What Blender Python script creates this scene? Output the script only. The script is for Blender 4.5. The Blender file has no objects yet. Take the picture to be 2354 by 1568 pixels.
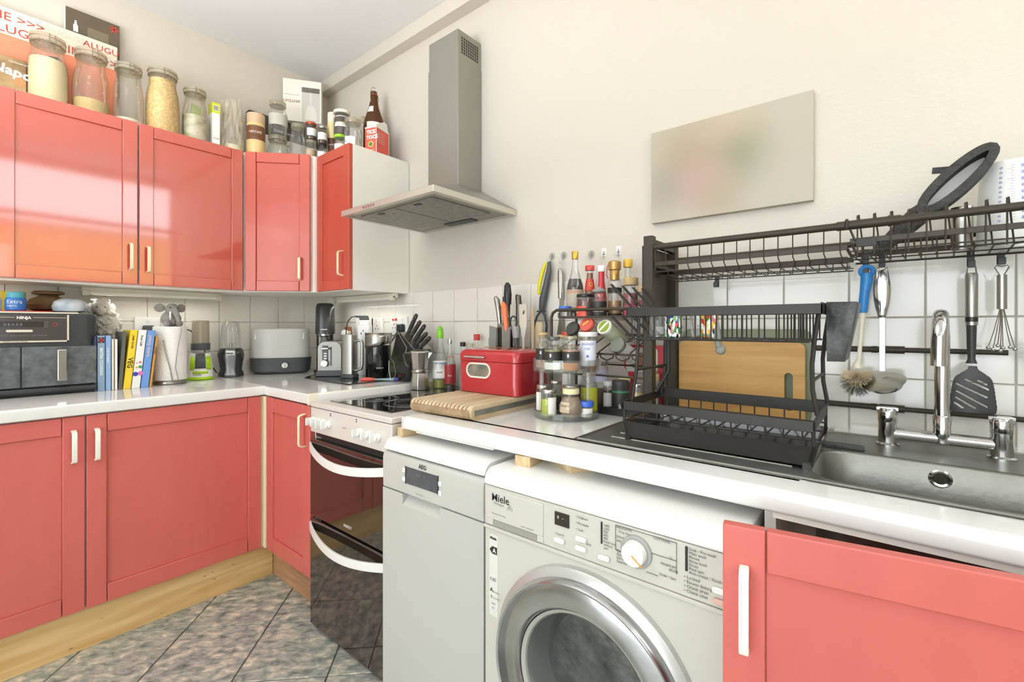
import bpy, bmesh, math, random
from mathutils import Vector, Matrix
random.seed(7)
sc = bpy.context.scene
col = sc.collection
PI = math.pi
S = 1.14                                   # drawing units to metres
FLOOR = 0.098
def W(x, y, z): return Vector((x * S, y * S, (z - FLOOR) * S))
# ---------------- camera ----------------
cam = bpy.data.cameras.new('camera'); camo = bpy.data.objects.new('camera', cam); col.objects.link(camo)
CX, CY, CZ = 2.543, -1.404, 1.141
camo.location = W(CX, CY, CZ)
camo.rotation_euler = (PI / 2, 0, math.radians(39.3))
cam.sensor_width = 36; cam.lens = 1060 / 2354 * 36
cam.shift_y = -34 / 2354
cam.clip_start = 0.02
sc.camera = camo
# ---------------- world ----------------
w = bpy.data.worlds.new('sky'); sc.world = w; w.use_nodes = True
w.node_tree.nodes['Background'].inputs[0].default_value = (0.92, 0.96, 1.0, 1)
w.node_tree.nodes['Background'].inputs[1].default_value = 6.1
# ---------------- lights ----------------
def area(name, loc, rot, sx, sy, power, color=(1, 1, 1)):
    d = bpy.data.lights.new(name, 'AREA'); d.shape = 'RECTANGLE'; d.size = sx; d.size_y = sy
    d.energy = power; d.color = color
    o = bpy.data.objects.new(name, d); col.objects.link(o); o.location = loc; o.rotation_euler = rot
    return o
# added unseen fills: up at ceiling, from behind, window side, mid-room; portal for window
area('ceiling_bounce_fill', W(1.2, -1.6, 1.75), (math.radians(180), 0, 0), 1.0, 1.0, 35)  # added fill aimed up so the ceiling spreads it
area('rear_fill', W(2.0, -2.4, 1.2), (math.radians(90), 0, math.radians(40)), 1.4, 1.4, 2)  # added fill standing free in the room behind the camera
area('window_side_fill', W(3.0, -1.5, 1.35), (math.radians(85), 0, math.radians(75)), .9, .9, 4)
_d = bpy.data.lights.new('omni_fill', 'POINT'); _d.energy = 4; _d.shadow_soft_size = .2
_o = bpy.data.objects.new('omni_fill', _d); col.objects.link(_o); _o.location = W(1.25, -1.9, 1.95)  # added point fill; no lamp hangs here
p = area('window_daylight', W(3.385, -.68, 2.0), (0, math.radians(90), 0), 1.2, 1.6, 1)
p.data.cycles.is_portal = True
sc.view_settings.view_transform = 'Standard'; sc.view_settings.look = 'None'
sc.view_settings.gamma = 1.0; sc.view_settings.use_curve_mapping = False
sc.view_settings.exposure = 0.0
sc.cycles.max_bounces = 10; sc.cycles.transparent_max_bounces = 24
sc.cycles.caustics_reflective = False; sc.cycles.caustics_refractive = False
sc.cycles.sample_clamp_indirect = 6

# ---------------- materials ----------------
def lin(c):
    return tuple(((v / 255) / 12.92 if v / 255 <= .04045 else ((v / 255 + .055) / 1.055) ** 2.4) for v in c) + (1,)
MATS = {}
def M(name, rgb, rough=.5, metal=0, coat=0, bump=0, bscale=40, var=0, vscale=6, spec=.5, stretch=(1, 1, 1), rgb2=None, emit=0):
    if name in MATS: return MATS[name]
    m = bpy.data.materials.new(name); m.use_nodes = True; n = m.node_tree; b = n.nodes['Principled BSDF']
    b.inputs['Base Color'].default_value = lin(rgb); b.inputs['Roughness'].default_value = rough
    b.inputs['Metallic'].default_value = metal; b.inputs['Coat Weight'].default_value = coat
    b.inputs['Coat Roughness'].default_value = .06; b.inputs['Specular IOR Level'].default_value = spec
    tc = n.nodes.new('ShaderNodeTexCoord'); mp = n.nodes.new('ShaderNodeMapping'); mp.inputs['Scale'].default_value = stretch
    n.links.new(tc.outputs['Object'], mp.inputs['Vector'])
    if var:
        t = n.nodes.new('ShaderNodeTexNoise'); t.inputs['Scale'].default_value = vscale; t.inputs['Detail'].default_value = 5
        n.links.new(mp.outputs[0], t.inputs['Vector'])
        mx = n.nodes.new('ShaderNodeMix'); mx.data_type = 'RGBA'
        c2 = lin(rgb2) if rgb2 else tuple(v * (1 - var) for v in lin(rgb)[:3]) + (1,)
        mx.inputs[6].default_value = lin(rgb); mx.inputs[7].default_value = c2
        r = n.nodes.new('ShaderNodeMapRange'); r.inputs[1].default_value = .35; r.inputs[2].default_value = .68
        n.links.new(t.outputs[0], r.inputs[0]); n.links.new(r.outputs[0], mx.inputs[0]); n.links.new(mx.outputs[2], b.inputs['Base Color'])
    if bump:
        t = n.nodes.new('ShaderNodeTexNoise'); t.inputs['Scale'].default_value = bscale; t.inputs['Detail'].default_value = 3
        n.links.new(mp.outputs[0], t.inputs['Vector'])
        bp = n.nodes.new('ShaderNodeBump'); bp.inputs['Strength'].default_value = bump; bp.inputs['Distance'].default_value = .01
        n.links.new(t.outputs[0], bp.inputs['Height']); n.links.new(bp.outputs[0], b.inputs['Normal'])
    if emit:
        b.inputs['Emission Color'].default_value = lin(rgb); b.inputs['Emission Strength'].default_value = emit
    MATS[name] = m; return m
def glass(name, rgb, dens=.12, refl=1.0, rough=.02):
    if name in MATS: return MATS[name]
    m = bpy.data.materials.new(name); m.use_nodes = True; n = m.node_tree; n.nodes.clear()
    o = n.nodes.new('ShaderNodeOutputMaterial'); tr = n.nodes.new('ShaderNodeBsdfTransparent'); tr.inputs[0].default_value = lin(rgb)
    g = n.nodes.new('ShaderNodeBsdfGlossy'); g.inputs['Roughness'].default_value = rough
    df = n.nodes.new('ShaderNodeBsdfDiffuse'); df.inputs[0].default_value = lin(tuple(min(255, v + 0) for v in rgb))
    lw = n.nodes.new('ShaderNodeLayerWeight'); lw.inputs[0].default_value = .35
    mr = n.nodes.new('ShaderNodeMapRange'); mr.inputs[3].default_value = .03; mr.inputs[4].default_value = .45 * refl
    n.links.new(lw.outputs['Fresnel'], mr.inputs[0])
    m1 = n.nodes.new('ShaderNodeMixShader'); m1.inputs[0].default_value = dens
    n.links.new(tr.outputs[0], m1.inputs[1]); n.links.new(df.outputs[0], m1.inputs[2])
    m2 = n.nodes.new('ShaderNodeMixShader'); n.links.new(mr.outputs[0], m2.inputs[0])
    n.links.new(m1.outputs[0], m2.inputs[1]); n.links.new(g.outputs[0], m2.inputs[2]); n.links.new(m2.outputs[0], o.inputs[0])
    MATS[name] = m; return m
def wood(name, c1, c2, axis=0, scale=7, rough=.45, knots=False):
    if name in MATS: return MATS[name]
    m = bpy.data.materials.new(name); m.use_nodes = True; n = m.node_tree; b = n.nodes['Principled BSDF']
    b.inputs['Roughness'].default_value = rough
    tc = n.nodes.new('ShaderNodeTexCoord'); mp = n.nodes.new('ShaderNodeMapping')
    s = [scale * 6] * 3; s[axis] = scale * .45; mp.inputs['Scale'].default_value = s
    n.links.new(tc.outputs['Object'], mp.inputs['Vector'])
    t = n.nodes.new('ShaderNodeTexNoise'); t.inputs['Scale'].default_value = 1; t.inputs['Detail'].default_value = 6; t.inputs['Distortion'].default_value = .6
    n.links.new(mp.outputs[0], t.inputs['Vector'])
    cr = n.nodes.new('ShaderNodeValToRGB'); cr.color_ramp.elements[0].position = .33; cr.color_ramp.elements[1].position = .68
    cr.color_ramp.elements[0].color = lin(c2); cr.color_ramp.elements[1].color = lin(c1)
    n.links.new(t.outputs[0], cr.inputs[0])
    out = cr.outputs[0]
    if knots:
        v = n.nodes.new('ShaderNodeTexVoronoi'); mp2 = n.nodes.new('ShaderNodeMapping'); s2 = [9] * 3; s2[axis] = 3.2; mp2.inputs['Scale'].default_value = s2
        n.links.new(tc.outputs['Object'], mp2.inputs['Vector']); n.links.new(mp2.outputs[0], v.inputs['Vector'])
        r = n.nodes.new('ShaderNodeMapRange'); r.inputs[1].default_value = .13; r.inputs[2].default_value = .02
        n.links.new(v.outputs['Distance'], r.inputs[0])
        mx = n.nodes.new('ShaderNodeMix'); mx.data_type = 'RGBA'; mx.inputs[7].default_value = lin((110, 78, 46))
        n.links.new(r.outputs[0], mx.inputs[0]); n.links.new(out, mx.inputs[6]); out = mx.outputs[2]
    n.links.new(out, b.inputs['Base Color'])
    bp = n.nodes.new('ShaderNodeBump'); bp.inputs['Strength'].default_value = .15; bp.inputs['Distance'].default_value = .004
    n.links.new(t.outputs[0], bp.inputs['Height']); n.links.new(bp.outputs[0], b.inputs['Normal'])
    MATS[name] = m; return m
def blobs(name, base, bl, rough=.6, scale_noise=0):
    """base colour with soft coloured round patches: (x,y,z,radius,rgb) in object space"""
    m = bpy.data.materials.new(name); m.use_nodes = True; n = m.node_tree; b = n.nodes['Principled BSDF']; b.inputs['Roughness'].default_value = rough
    tc = n.nodes.new('ShaderNodeTexCoord'); prev = None
    for (x, y, z, r, c) in bl:
        d = n.nodes.new('ShaderNodeVectorMath'); d.operation = 'DISTANCE'; d.inputs[1].default_value = (x, y, z)
        n.links.new(tc.outputs['Object'], d.inputs[0])
        mr = n.nodes.new('ShaderNodeMapRange'); mr.interpolation_type = 'SMOOTHSTEP'; mr.inputs[1].default_value = r; mr.inputs[2].default_value = 0; mr.inputs[4].default_value = .85
        n.links.new(d.outputs['Value'], mr.inputs[0])
        mx = n.nodes.new('ShaderNodeMix'); mx.data_type = 'RGBA'; mx.inputs[7].default_value = lin(c)
        if prev: n.links.new(prev, mx.inputs[6])
        else: mx.inputs[6].default_value = lin(base)
        n.links.new(mr.outputs[0], mx.inputs[0]); prev = mx.outputs[2]
    n.links.new(prev, b.inputs['Base Color']); return m
def confetti(name, cols, scale):
    m = bpy.data.materials.new(name); m.use_nodes = True; n = m.node_tree; b = n.nodes['Principled BSDF']; b.inputs['Roughness'].default_value = .15
    tc = n.nodes.new('ShaderNodeTexCoord'); mp = n.nodes.new('ShaderNodeMapping'); mp.inputs['Scale'].default_value = (scale, scale, scale * .55)
    v = n.nodes.new('ShaderNodeTexVoronoi'); v.inputs['Scale'].default_value = 1
    n.links.new(tc.outputs['Object'], mp.inputs[0]); n.links.new(mp.outputs[0], v.inputs['Vector'])
    sp = n.nodes.new('ShaderNodeSeparateColor'); n.links.new(v.outputs['Color'], sp.inputs[0])
    cr = n.nodes.new('ShaderNodeValToRGB'); cr.color_ramp.interpolation = 'CONSTANT'
    e = cr.color_ramp.elements
    while len(e) < len(cols): e.new(.5)
    for i, c in enumerate(cols): e[i].position = i / len(cols); e[i].color = lin(c)
    n.links.new(sp.outputs[0], cr.inputs[0]); n.links.new(cr.outputs[0], b.inputs['Base Color']); return m

RED = M('red_paint', (198, 84, 66), .25, coat=1, bump=.10, bscale=9, var=.06, vscale=3, stretch=(3, 3, .6))
REDMID = M('red_paint_gloss', (198, 88, 70), .32, coat=.2, bump=.08, bscale=9, var=.06, vscale=3, stretch=(3, 3, .6))
RED.node_tree.nodes['Principled BSDF'].inputs['Coat IOR'].default_value = 1.85
REDLOW = M('red_paint_satin', (206, 104, 94), .38, coat=.12, bump=.10, bscale=16, var=.08, vscale=3, stretch=(3, 3, .7))
WHITEH = M('handle_white', (238, 234, 222), .35)
CREAMH = M('handle_cream', (236, 224, 190), .35)
WHITE = M('white_melamine', (240, 237, 228), .35)
WORK = M('white_laminate', (230, 229, 224), .12, coat=.3, var=.03, vscale=8)
WALL = M('cream_wall', (209, 203, 191), .75, bump=.12, bscale=110)
CEIL = M('ceiling_paint', (230, 229, 229), .85)
TILE = M('glazed_tile', (226, 222, 212), .12, coat=.3, bump=.06, bscale=14)
GROUT = M('grout', (178, 172, 160), .9)
STEEL = M('brushed_steel', (170, 169, 162), .28, metal=1, bump=.05, bscale=60, stretch=(1, 1, 12))
HOODM = M('hood_steel', (160, 159, 151), .42, metal=.75, var=.06, vscale=4)
CHROME = M('chrome', (198, 198, 196), .12, metal=1)
ALU = M('cast_aluminium', (190, 188, 180), .3, metal=1)
SINKM = M('sink_steel', (140, 139, 131), .36, metal=.8, var=.18, vscale=14, bump=.05, bscale=90)
BLACK = M('black_plastic', (34, 34, 34), .35)
BLACKG = M('black_gloss', (22, 22, 22), .1, coat=.5)
BWIRE = M('black_coated_wire', (44, 40, 35), .42, spec=.35)
BRONZE = M('dark_bronze_metal', (66, 58, 46), .4, metal=.2)
DGREY = M('dark_grey_plastic', (74, 78, 80), .45)
GREY = M('grey_plastic', (150, 150, 148), .45)
APPW = M('appliance_white', (232, 231, 226), .28, coat=.2)
COOKW = M('cooker_enamel', (212, 206, 196), .35, coat=.1)
APPS = M('appliance_silver', (188, 188, 180), .35, coat=.1)
MIELE = M('appliance_beige', (198, 195, 184), .35, coat=.1)
PRINT = M('print_black', (40, 40, 40), .6)
PRINTG = M('print_grey', (120, 120, 118), .6)
PRINTW = M('print_white', (240, 238, 230), .6)
PRINTR = M('print_red', (196, 66, 56), .6)
PRINTB = M('print_blue', (60, 90, 180), .6)
PAPER = M('paper_white', (240, 238, 232), .7)
GLASS = glass('clear_glass', (250, 251, 249), .05)
GLASSJ = glass('jar_glass', (250, 248, 242), .04)
ACRYL = glass('clear_acrylic', (250, 252, 250), .04)
BROWNG = glass('amber_glass', (120, 72, 30), .45)
GREENG = glass('smoked_plastic', (214, 206, 190), .35)
PINE = wood('pine', (232, 202, 146), (204, 162, 98), 1, 5, .4, True)
PINEX = wood('pine_x', (190, 150, 108), (150, 110, 78), 0, 5, .45, True)
BLOCKW = wood('timber_block', (222, 200, 160), (190, 162, 118), 1, 7, .7)
BOARDW = wood('board_beech', (218, 200, 168), (184, 158, 122), 1, 7, .55)
BAMBOO = wood('bamboo', (222, 176, 104), (196, 146, 78), 0, 6, .5)
CORK = M('cork', (206, 176, 128), .85, var=.2, vscale=60)

# ---------------- mesh builder ----------------
WM = {}
class MB:
    def __init__(s): s.v = []; s.f = []; s.mi = []; s.cur = 0; s.m = None
    def add(s, vs, fs):
        o = len(s.v)
        s.v += [(s.m @ Vector(v)) if s.m else Vector(v) for v in vs]
        s.f += [tuple(o + i for i in f) for f in fs]; s.mi += [s.cur] * len(fs); return s
    def box(s, x0, x1, y0, y1, z0, z1):
        return s.add([(x0, y0, z0), (x1, y0, z0), (x1, y1, z0), (x0, y1, z0), (x0, y0, z1), (x1, y0, z1), (x1, y1, z1), (x0, y1, z1)],
              [(0, 3, 2, 1), (4, 5, 6, 7), (0, 1, 5, 4), (1, 2, 6, 5), (2, 3, 7, 6), (3, 0, 4, 7)])
    def bar(s, a, b, w, h=None, up=(0, 0, 1)):
        a = Vector(a); b = Vector(b); d = (b - a).normalized(); h = h or w; u = Vector(up)
        if abs(d.dot(u)) > .95: u = Vector((0, 1, 0))
        r = d.cross(u).normalized(); u = r.cross(d).normalized()
        vs = [p + r * sx * w / 2 + u * sy * h / 2 for p in (a, b) for sx, sy in ((-1, -1), (1, -1), (1, 1), (-1, 1))]
        return s.add(vs, [(3, 2, 1, 0), (4, 5, 6, 7), (0, 1, 5, 4), (1, 2, 6, 5), (2, 3, 7, 6), (3, 0, 4, 7)])
    def tube(s, pts, r, n=8, closed=False):
        pts = [Vector(p) for p in pts]; N = len(pts); rs = r if isinstance(r, (list, tuple)) else [r] * N
        vs = []; prev = None
        for i, p in enumerate(pts):
            if closed: d = (pts[(i + 1) % N] - pts[i - 1]).normalized()
            else: d = (pts[min(i + 1, N - 1)] - pts[max(i - 1, 0)]).normalized()
            if prev is None:
                u = Vector((0, 0, 1)) if abs(d.z) < .9 else Vector((1, 0, 0)); a = d.cross(u).normalized()
            else: a = (prev - d * prev.dot(d)).normalized()
            prev = a; b = d.cross(a)
            for k in range(n):
                t = 2 * PI * k / n; vs.append(p + (a * math.cos(t) + b * math.sin(t)) * rs[i])
        fs = []
        for i in range(N if closed else N - 1):
            j = (i + 1) % N
            for k in range(n): fs.append((i * n + k, i * n + (k + 1) % n, j * n + (k + 1) % n, j * n + k))
        if not closed: fs += [tuple(range(n - 1, -1, -1)), tuple((N - 1) * n + k for k in range(n))]
        return s.add(vs, fs)
    def cyl(s, a, b, r, r2=None, n=24): return s.tube([a, b], [r, r if r2 is None else r2], n)
    def lathe(s, prof, n=28, c=(0, 0, 0), sx=1, sy=1, a0=0, a1=None, cap=True):
        full = a1 is None; a1 = 2 * PI if full else a1; cnt = n if full else n + 1; vs = []; fs = []
        for r, z in prof:
            for k in range(cnt):
                t = a0 + (a1 - a0) * k / n; vs.append((c[0] + max(r, 1e-5) * sx * math.cos(t), c[1] + max(r, 1e-5) * sy * math.sin(t), c[2] + z))
        for i in range(len(prof) - 1):
            for k in range(n):
                k2 = (k + 1) % cnt; fs.append((i * cnt + k, i * cnt + k2, (i + 1) * cnt + k2, (i + 1) * cnt + k))
        if full and cap and prof[0] != prof[-1]:
            if prof[0][0] > 1e-4: fs.append(tuple(range(n - 1, -1, -1)))
            if prof[-1][0] > 1e-4: fs.append(tuple((len(prof) - 1) * n + k for k in range(n)))
        return s.add(vs, fs)
    def prism(s, poly, lo, hi, pl='xy'):
        n = len(poly)
        def q(a, b, h): return {'xy': (a, b, h), 'xz': (a, h, b), 'yz': (h, a, b)}[pl]
        vs = [q(a, b, lo) for a, b in poly] + [q(a, b, hi) for a, b in poly]
        fs = [tuple(range(n - 1, -1, -1)), tuple(range(n, 2 * n))] + [(i, (i + 1) % n, n + (i + 1) % n, n + i) for i in range(n)]
        return s.add(vs, fs)
    def sph(s, c, r, sc_=(1, 1, 1), n=16, m=10):
        prof = [(r * math.sin(PI * i / m), -r * math.cos(PI * i / m)) for i in range(m + 1)]
        vs = []; fs = []
        for rr, z in prof:
            for k in range(n):
                t = 2 * PI * k / n; vs.append((c[0] + rr * sc_[0] * math.cos(t), c[1] + rr * sc_[1] * math.sin(t), c[2] + z * sc_[2]))
        for i in range(m):
            for k in range(n): fs.append((i * n + k, i * n + (k + 1) % n, (i + 1) * n + (k + 1) % n, (i + 1) * n + k))
        return s.add(vs, fs)
    def grid(s, fn, nu, nv):
        vs = [fn(i / nu, j / nv) for j in range(nv + 1) for i in range(nu + 1)]
        return s.add(vs, [(j * (nu + 1) + i, j * (nu + 1) + i + 1, (j + 1) * (nu + 1) + i + 1, (j + 1) * (nu + 1) + i) for j in range(nv) for i in range(nu)])
def rrect(x0, x1, y0, y1, r, n=5):
    out = []
    for cx, cy, a in ((x1 - r, y1 - r, 0), (x0 + r, y1 - r, 90), (x0 + r, y0 + r, 180), (x1 - r, y0 + r, 270)):
        for i in range(n + 1):
            t = math.radians(a + 90 * i / n); out.append((cx + r * math.cos(t), cy + r * math.sin(t)))
    return out
def arc(c, r, a0, a1, n, ax='xz', k=0):
    o = []
    for i in range(n + 1):
        t = math.radians(a0 + (a1 - a0) * i / n); u = c[0] + r * math.cos(t); v = c[1] + r * math.sin(t)
        o.append({'xz': (u, k, v), 'yz': (k, u, v), 'xy': (u, v, k)}[ax])
    return o
def thing(name, label, cat, loc=(0, 0, 0), rz=0, group=None):
    o = bpy.data.objects.new(name, None); o.empty_display_size = .02; col.objects.link(o)
    o.location = loc; o.rotation_euler = (0, 0, rz); o['label'] = label; o['category'] = cat
    if group: o['group'] = group
    WM[o.name] = Matrix.Translation(loc) @ Matrix.Rotation(rz, 4, 'Z'); return o
def part(name, mb, mat, parent=None, world=False, bevel=0, seg=2, smooth=True, solid=0, label=None, sub=0):
    me = bpy.data.meshes.new(name); bm = bmesh.new()
    inv = WM[parent.name].inverted() if (parent and world) else None
    vs = [bm.verts.new(inv @ v if inv else v) for v in mb.v]
    for f, mi in zip(mb.f, mb.mi):
        try: fc = bm.faces.new([vs[i] for i in f]); fc.material_index = mi; fc.smooth = smooth
        except ValueError: pass
    bmesh.ops.recalc_face_normals(bm, faces=bm.faces[:]); bm.to_mesh(me); bm.free()
    if smooth: me.set_sharp_from_angle(angle=math.radians(38))
    for mt in (mat if isinstance(mat, (list, tuple)) else [mat]): me.materials.append(mt)
    o = bpy.data.objects.new(name, me); col.objects.link(o)
    if parent: o.parent = parent; WM[o.name] = WM[parent.name]
    else: WM[o.name] = Matrix.Identity(4)
    if solid: md = o.modifiers.new('thick', 'SOLIDIFY'); md.thickness = solid; md.offset = 0
    if sub: md = o.modifiers.new('smooth', 'SUBSURF'); md.levels = sub; md.render_levels = sub
    if bevel: md = o.modifiers.new('edge', 'BEVEL'); md.width = bevel; md.segments = seg; md.limit_method = 'ANGLE'; md.angle_limit = math.radians(35)
    if label: o['label'] = label
    return o
def tag(o, label, cat, group=None):
    o['label'] = label; o['category'] = cat
    if group: o['group'] = group
    return o
def struct(o): o['kind'] = 'structure'; return o
FY = Matrix(((1, 0, 0), (0, 0, -1), (0, 1, 0))).to_4x4()       # text facing -y
FX = Matrix(((0, 0, 1), (1, 0, 0), (0, 1, 0))).to_4x4()        # text facing +x
FZ = Matrix.Identity(4)
def textmesh(s, size, bold=0, align='LEFT', spacing=1.0):
    cu = bpy.data.curves.new('lettering', 'FONT'); cu.body = s; cu.size = size; cu.offset = bold; cu.align_x = align; cu.resolution_u = 2
    cu.space_character = spacing; ob = bpy.data.objects.new('lettering', cu); me = bpy.data.meshes.new_from_object(ob)
    bpy.data.objects.remove(ob); bpy.data.curves.remove(cu); return me
def text(s, size, mat, parent, loc, rot=FY, bold=0, align='LEFT', world=True, name='lettering', spacing=1.0, roll=0, cyl=None):
    """flat print; cyl=(radius, z, angle) wraps it round a local cylinder"""
    me = textmesh(s, size, bold, align, spacing)
    if cyl:
        R_, z0, a0 = cyl
        for v in me.vertices:
            t = a0 + v.co.x / R_; v.co = Vector((R_ * math.cos(t), R_ * math.sin(t), z0 + v.co.y))
    else:
        T = Matrix.Translation(loc) @ rot @ Matrix.Rotation(roll, 4, 'Z')
        if world and parent: T = WM[parent.name].inverted() @ T
        me.transform(T)
    me.materials.clear(); me.materials.append(mat)
    o = bpy.data.objects.new(name, me); col.objects.link(o)
    if parent: o.parent = parent; WM[o.name] = WM[parent.name]
    return o
def camang(x, y): return math.atan2(CY - y, CX - x)
# ================= the room =================
RX, RY, CEILZ = 3.42, -3.4, 2.539
part_ = part
b = MB().box(-.12, RX + .12, RY - .12, .12, FLOOR - .08, FLOOR - .004); floor = struct(part('floor', b, M('floor_joint', (92, 88, 78), .8)))
# floor tiles laid on the diagonal
def stone_mat():
    m = bpy.data.materials.new('stone_tile'); m.use_nodes = True; n = m.node_tree; b = n.nodes['Principled BSDF']; b.inputs['Roughness'].default_value = .42
    tc = n.nodes.new('ShaderNodeTexCoord'); oi = n.nodes.new('ShaderNodeObjectInfo')
    mu = n.nodes.new('ShaderNodeMath'); mu.operation = 'MULTIPLY'; mu.inputs[1].default_value = 37; n.links.new(oi.outputs['Random'], mu.inputs[0])
    ad = n.nodes.new('ShaderNodeVectorMath'); ad.operation = 'ADD'; n.links.new(tc.outputs['Object'], ad.inputs[0]); n.links.new(mu.outputs[0], ad.inputs[1])
    mp = n.nodes.new('ShaderNodeMapping'); mp.inputs['Scale'].default_value = (1, 1.7, 1); n.links.new(ad.outputs[0], mp.inputs[0])
    t = n.nodes.new('ShaderNodeTexNoise'); t.inputs['Scale'].default_value = 24; t.inputs['Detail'].default_value = 15; t.inputs['Distortion'].default_value = .35; t.inputs['Roughness'].default_value = .62
    n.links.new(mp.outputs[0], t.inputs[0])
    cr = n.nodes.new('ShaderNodeValToRGB'); e = cr.color_ramp.elements
    e[0].position = .3; e[0].color = lin((92, 100, 94)); e[1].position = .68; e[1].color = lin((232, 222, 198))
    for pos, c in ((.42, (140, 148, 140)), (.5, (166, 170, 160)), (.57, (190, 188, 172))):
        x = e.new(pos); x.color = lin(c)
    n.links.new(t.outputs[0], cr.inputs[0]); n.links.new(cr.outputs[0], b.inputs['Base Color'])
    bp = n.nodes.new('ShaderNodeBump'); bp.inputs['Strength'].default_value = .35; bp.inputs['Distance'].default_value = .004
    n.links.new(t.outputs[0], bp.inputs['Height']); n.links.new(bp.outputs[0], b.inputs['Normal']); return m
STONE = stone_mat()
TP = .274; g = TP / 2 - .0022
t0 = part('tile', MB().box(-g, g, -g, g, -.01, 0), STONE, floor, bevel=.0015, seg=1)
first = True
for i in range(-14, 15):
    for j in range(-14, 15):
        x = .858 + (i - j) * TP * math.sqrt(.5); y = -.689 + (i + j + 1) * TP * math.sqrt(.5)
        if not (.25 < x < RX - .1 and RY + .1 < y < -.3): continue
        t = t0 if first else t0.copy()
        if not first: col.objects.link(t); t.parent = floor
        first = False
        t.location = (x, y, FLOOR); t.rotation_euler = (0, 0, PI / 4)
struct(part('ceiling', MB().box(-.12, RX + .12, RY - .12, .12, CEILZ, CEILZ + .08), CEIL))
wl = struct(part('wall_left', MB().box(-.12, 0, RY - .12, .12, FLOOR, CEILZ), WALL))
wb = struct(part('wall_back', MB().box(0, RX, 0, .12, FLOOR, CEILZ), WALL))
# wall with the window, facing the red cupboards
WY0, WY1, WZ0, WZ1 = -1.38, -.004, 1.50, 2.50
wr = MB().box(RX, RX + .12, RY - .12, WY0, FLOOR, CEILZ).box(RX, RX + .12, WY1, .12, FLOOR, CEILZ).box(RX, RX + .12, WY0, WY1, FLOOR, WZ0).box(RX, RX + .12, WY0, WY1, WZ1, CEILZ)
struct(part('wall_right', wr, WALL))
wf = MB().box(0, 1.1, RY - .12, RY, FLOOR, CEILZ).box(3.3, RX, RY - .12, RY, FLOOR, CEILZ).box(1.1, 3.3, RY - .12, RY, 2.3, CEILZ)
struct(part('wall_front', wf, WALL))
UPVC = M('window_frame_white', (240, 240, 236), .3)
win = MB()
for z in (WZ0, 2.035, WZ1 - .04): win.box(RX + .02, RX + .08, WY0, WY1, z, z + .04)
for y in (WY0, WY1 - .04): win.box(RX + .02, RX + .08, y, y + .05, WZ0, WZ1)
wo = struct(part('window_1', win, UPVC, bevel=.003))
part('pane', MB().box(RX + .045, RX + .05, WY0 + .02, WY1 - .02, WZ0 + .02, WZ1 - .02), glass('window_glass', (250, 252, 252), .0, .3), wo)
dm = MB()  # unseen glazed door, added to let light in from behind
for x in (1.1, 2.17, 3.24): dm.box(x, x + .06, RY - .1, RY - .04, FLOOR, 2.3)
for z in (FLOOR, 2.24): dm.box(1.1, 3.3, RY - .1, RY - .04, z, z + .06)
do = struct(part('door_1', dm, UPVC, bevel=.003))
part('pane', MB().box(1.15, 3.25, RY - .075, RY - .07, .15, 2.25), glass('window_glass', (250, 252, 252)), do)
# what stands outside the window: a sandy garden wall
gw = thing('garden_wall', 'sandy yellow rendered garden wall outside the window', 'wall', (6.2, -1.3, FLOOR))
part('wall_face', MB().box(6.1, 6.4, -7, 4.5, FLOOR, 2.35), M('sandy_render', (232, 190, 120), .9, var=.15), gw, world=True)
part('coping', MB().box(6.05, 6.45, -7, 4.5, 2.35, 2.42), M('coping_stone', (190, 170, 140), .9), gw, world=True)
struct(part('trim_1', MB().box(0, RX, -.055, 0, 2.474, CEILZ), WALL, bevel=.002))
# wall tiles
TR = [(.879, 1.0185), (1.0205, 1.1605), (1.1625, 1.301)]
tb = part('tile', MB().box(.0012, .1383, -.007, 0, .0, .1395), TILE, wb, bevel=.0015, seg=1); first = True
for k in range(-7, 18):
    for (z0, z1) in TR:
        x = .932 + .1395 * k
        if x < -.05 or x > RX - .1: continue
        t = tb if first else tb.copy()
        if not first: col.objects.link(t); t.parent = wb
        first = False; t.location = (x, 0, z0)
part('grout', MB().box(0, RX, -.0045, 0, .87, 1.299), GROUT, wb)
tl = part('tile', MB().box(0, .007, -.1401, -.0012, 0, .1395), TILE, wl, bevel=.0015, seg=1); first = True
for k in range(0, 14):
    for (z0, z1) in TR:
        t = tl if first else tl.copy()
        if not first: col.objects.link(t); t.parent = wl
        first = False; t.location = (0, -.1413 * k, z0)
part('grout', MB().box(0, .0045, -1.98, 0, .87, 1.299), GROUT, wl)

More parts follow.
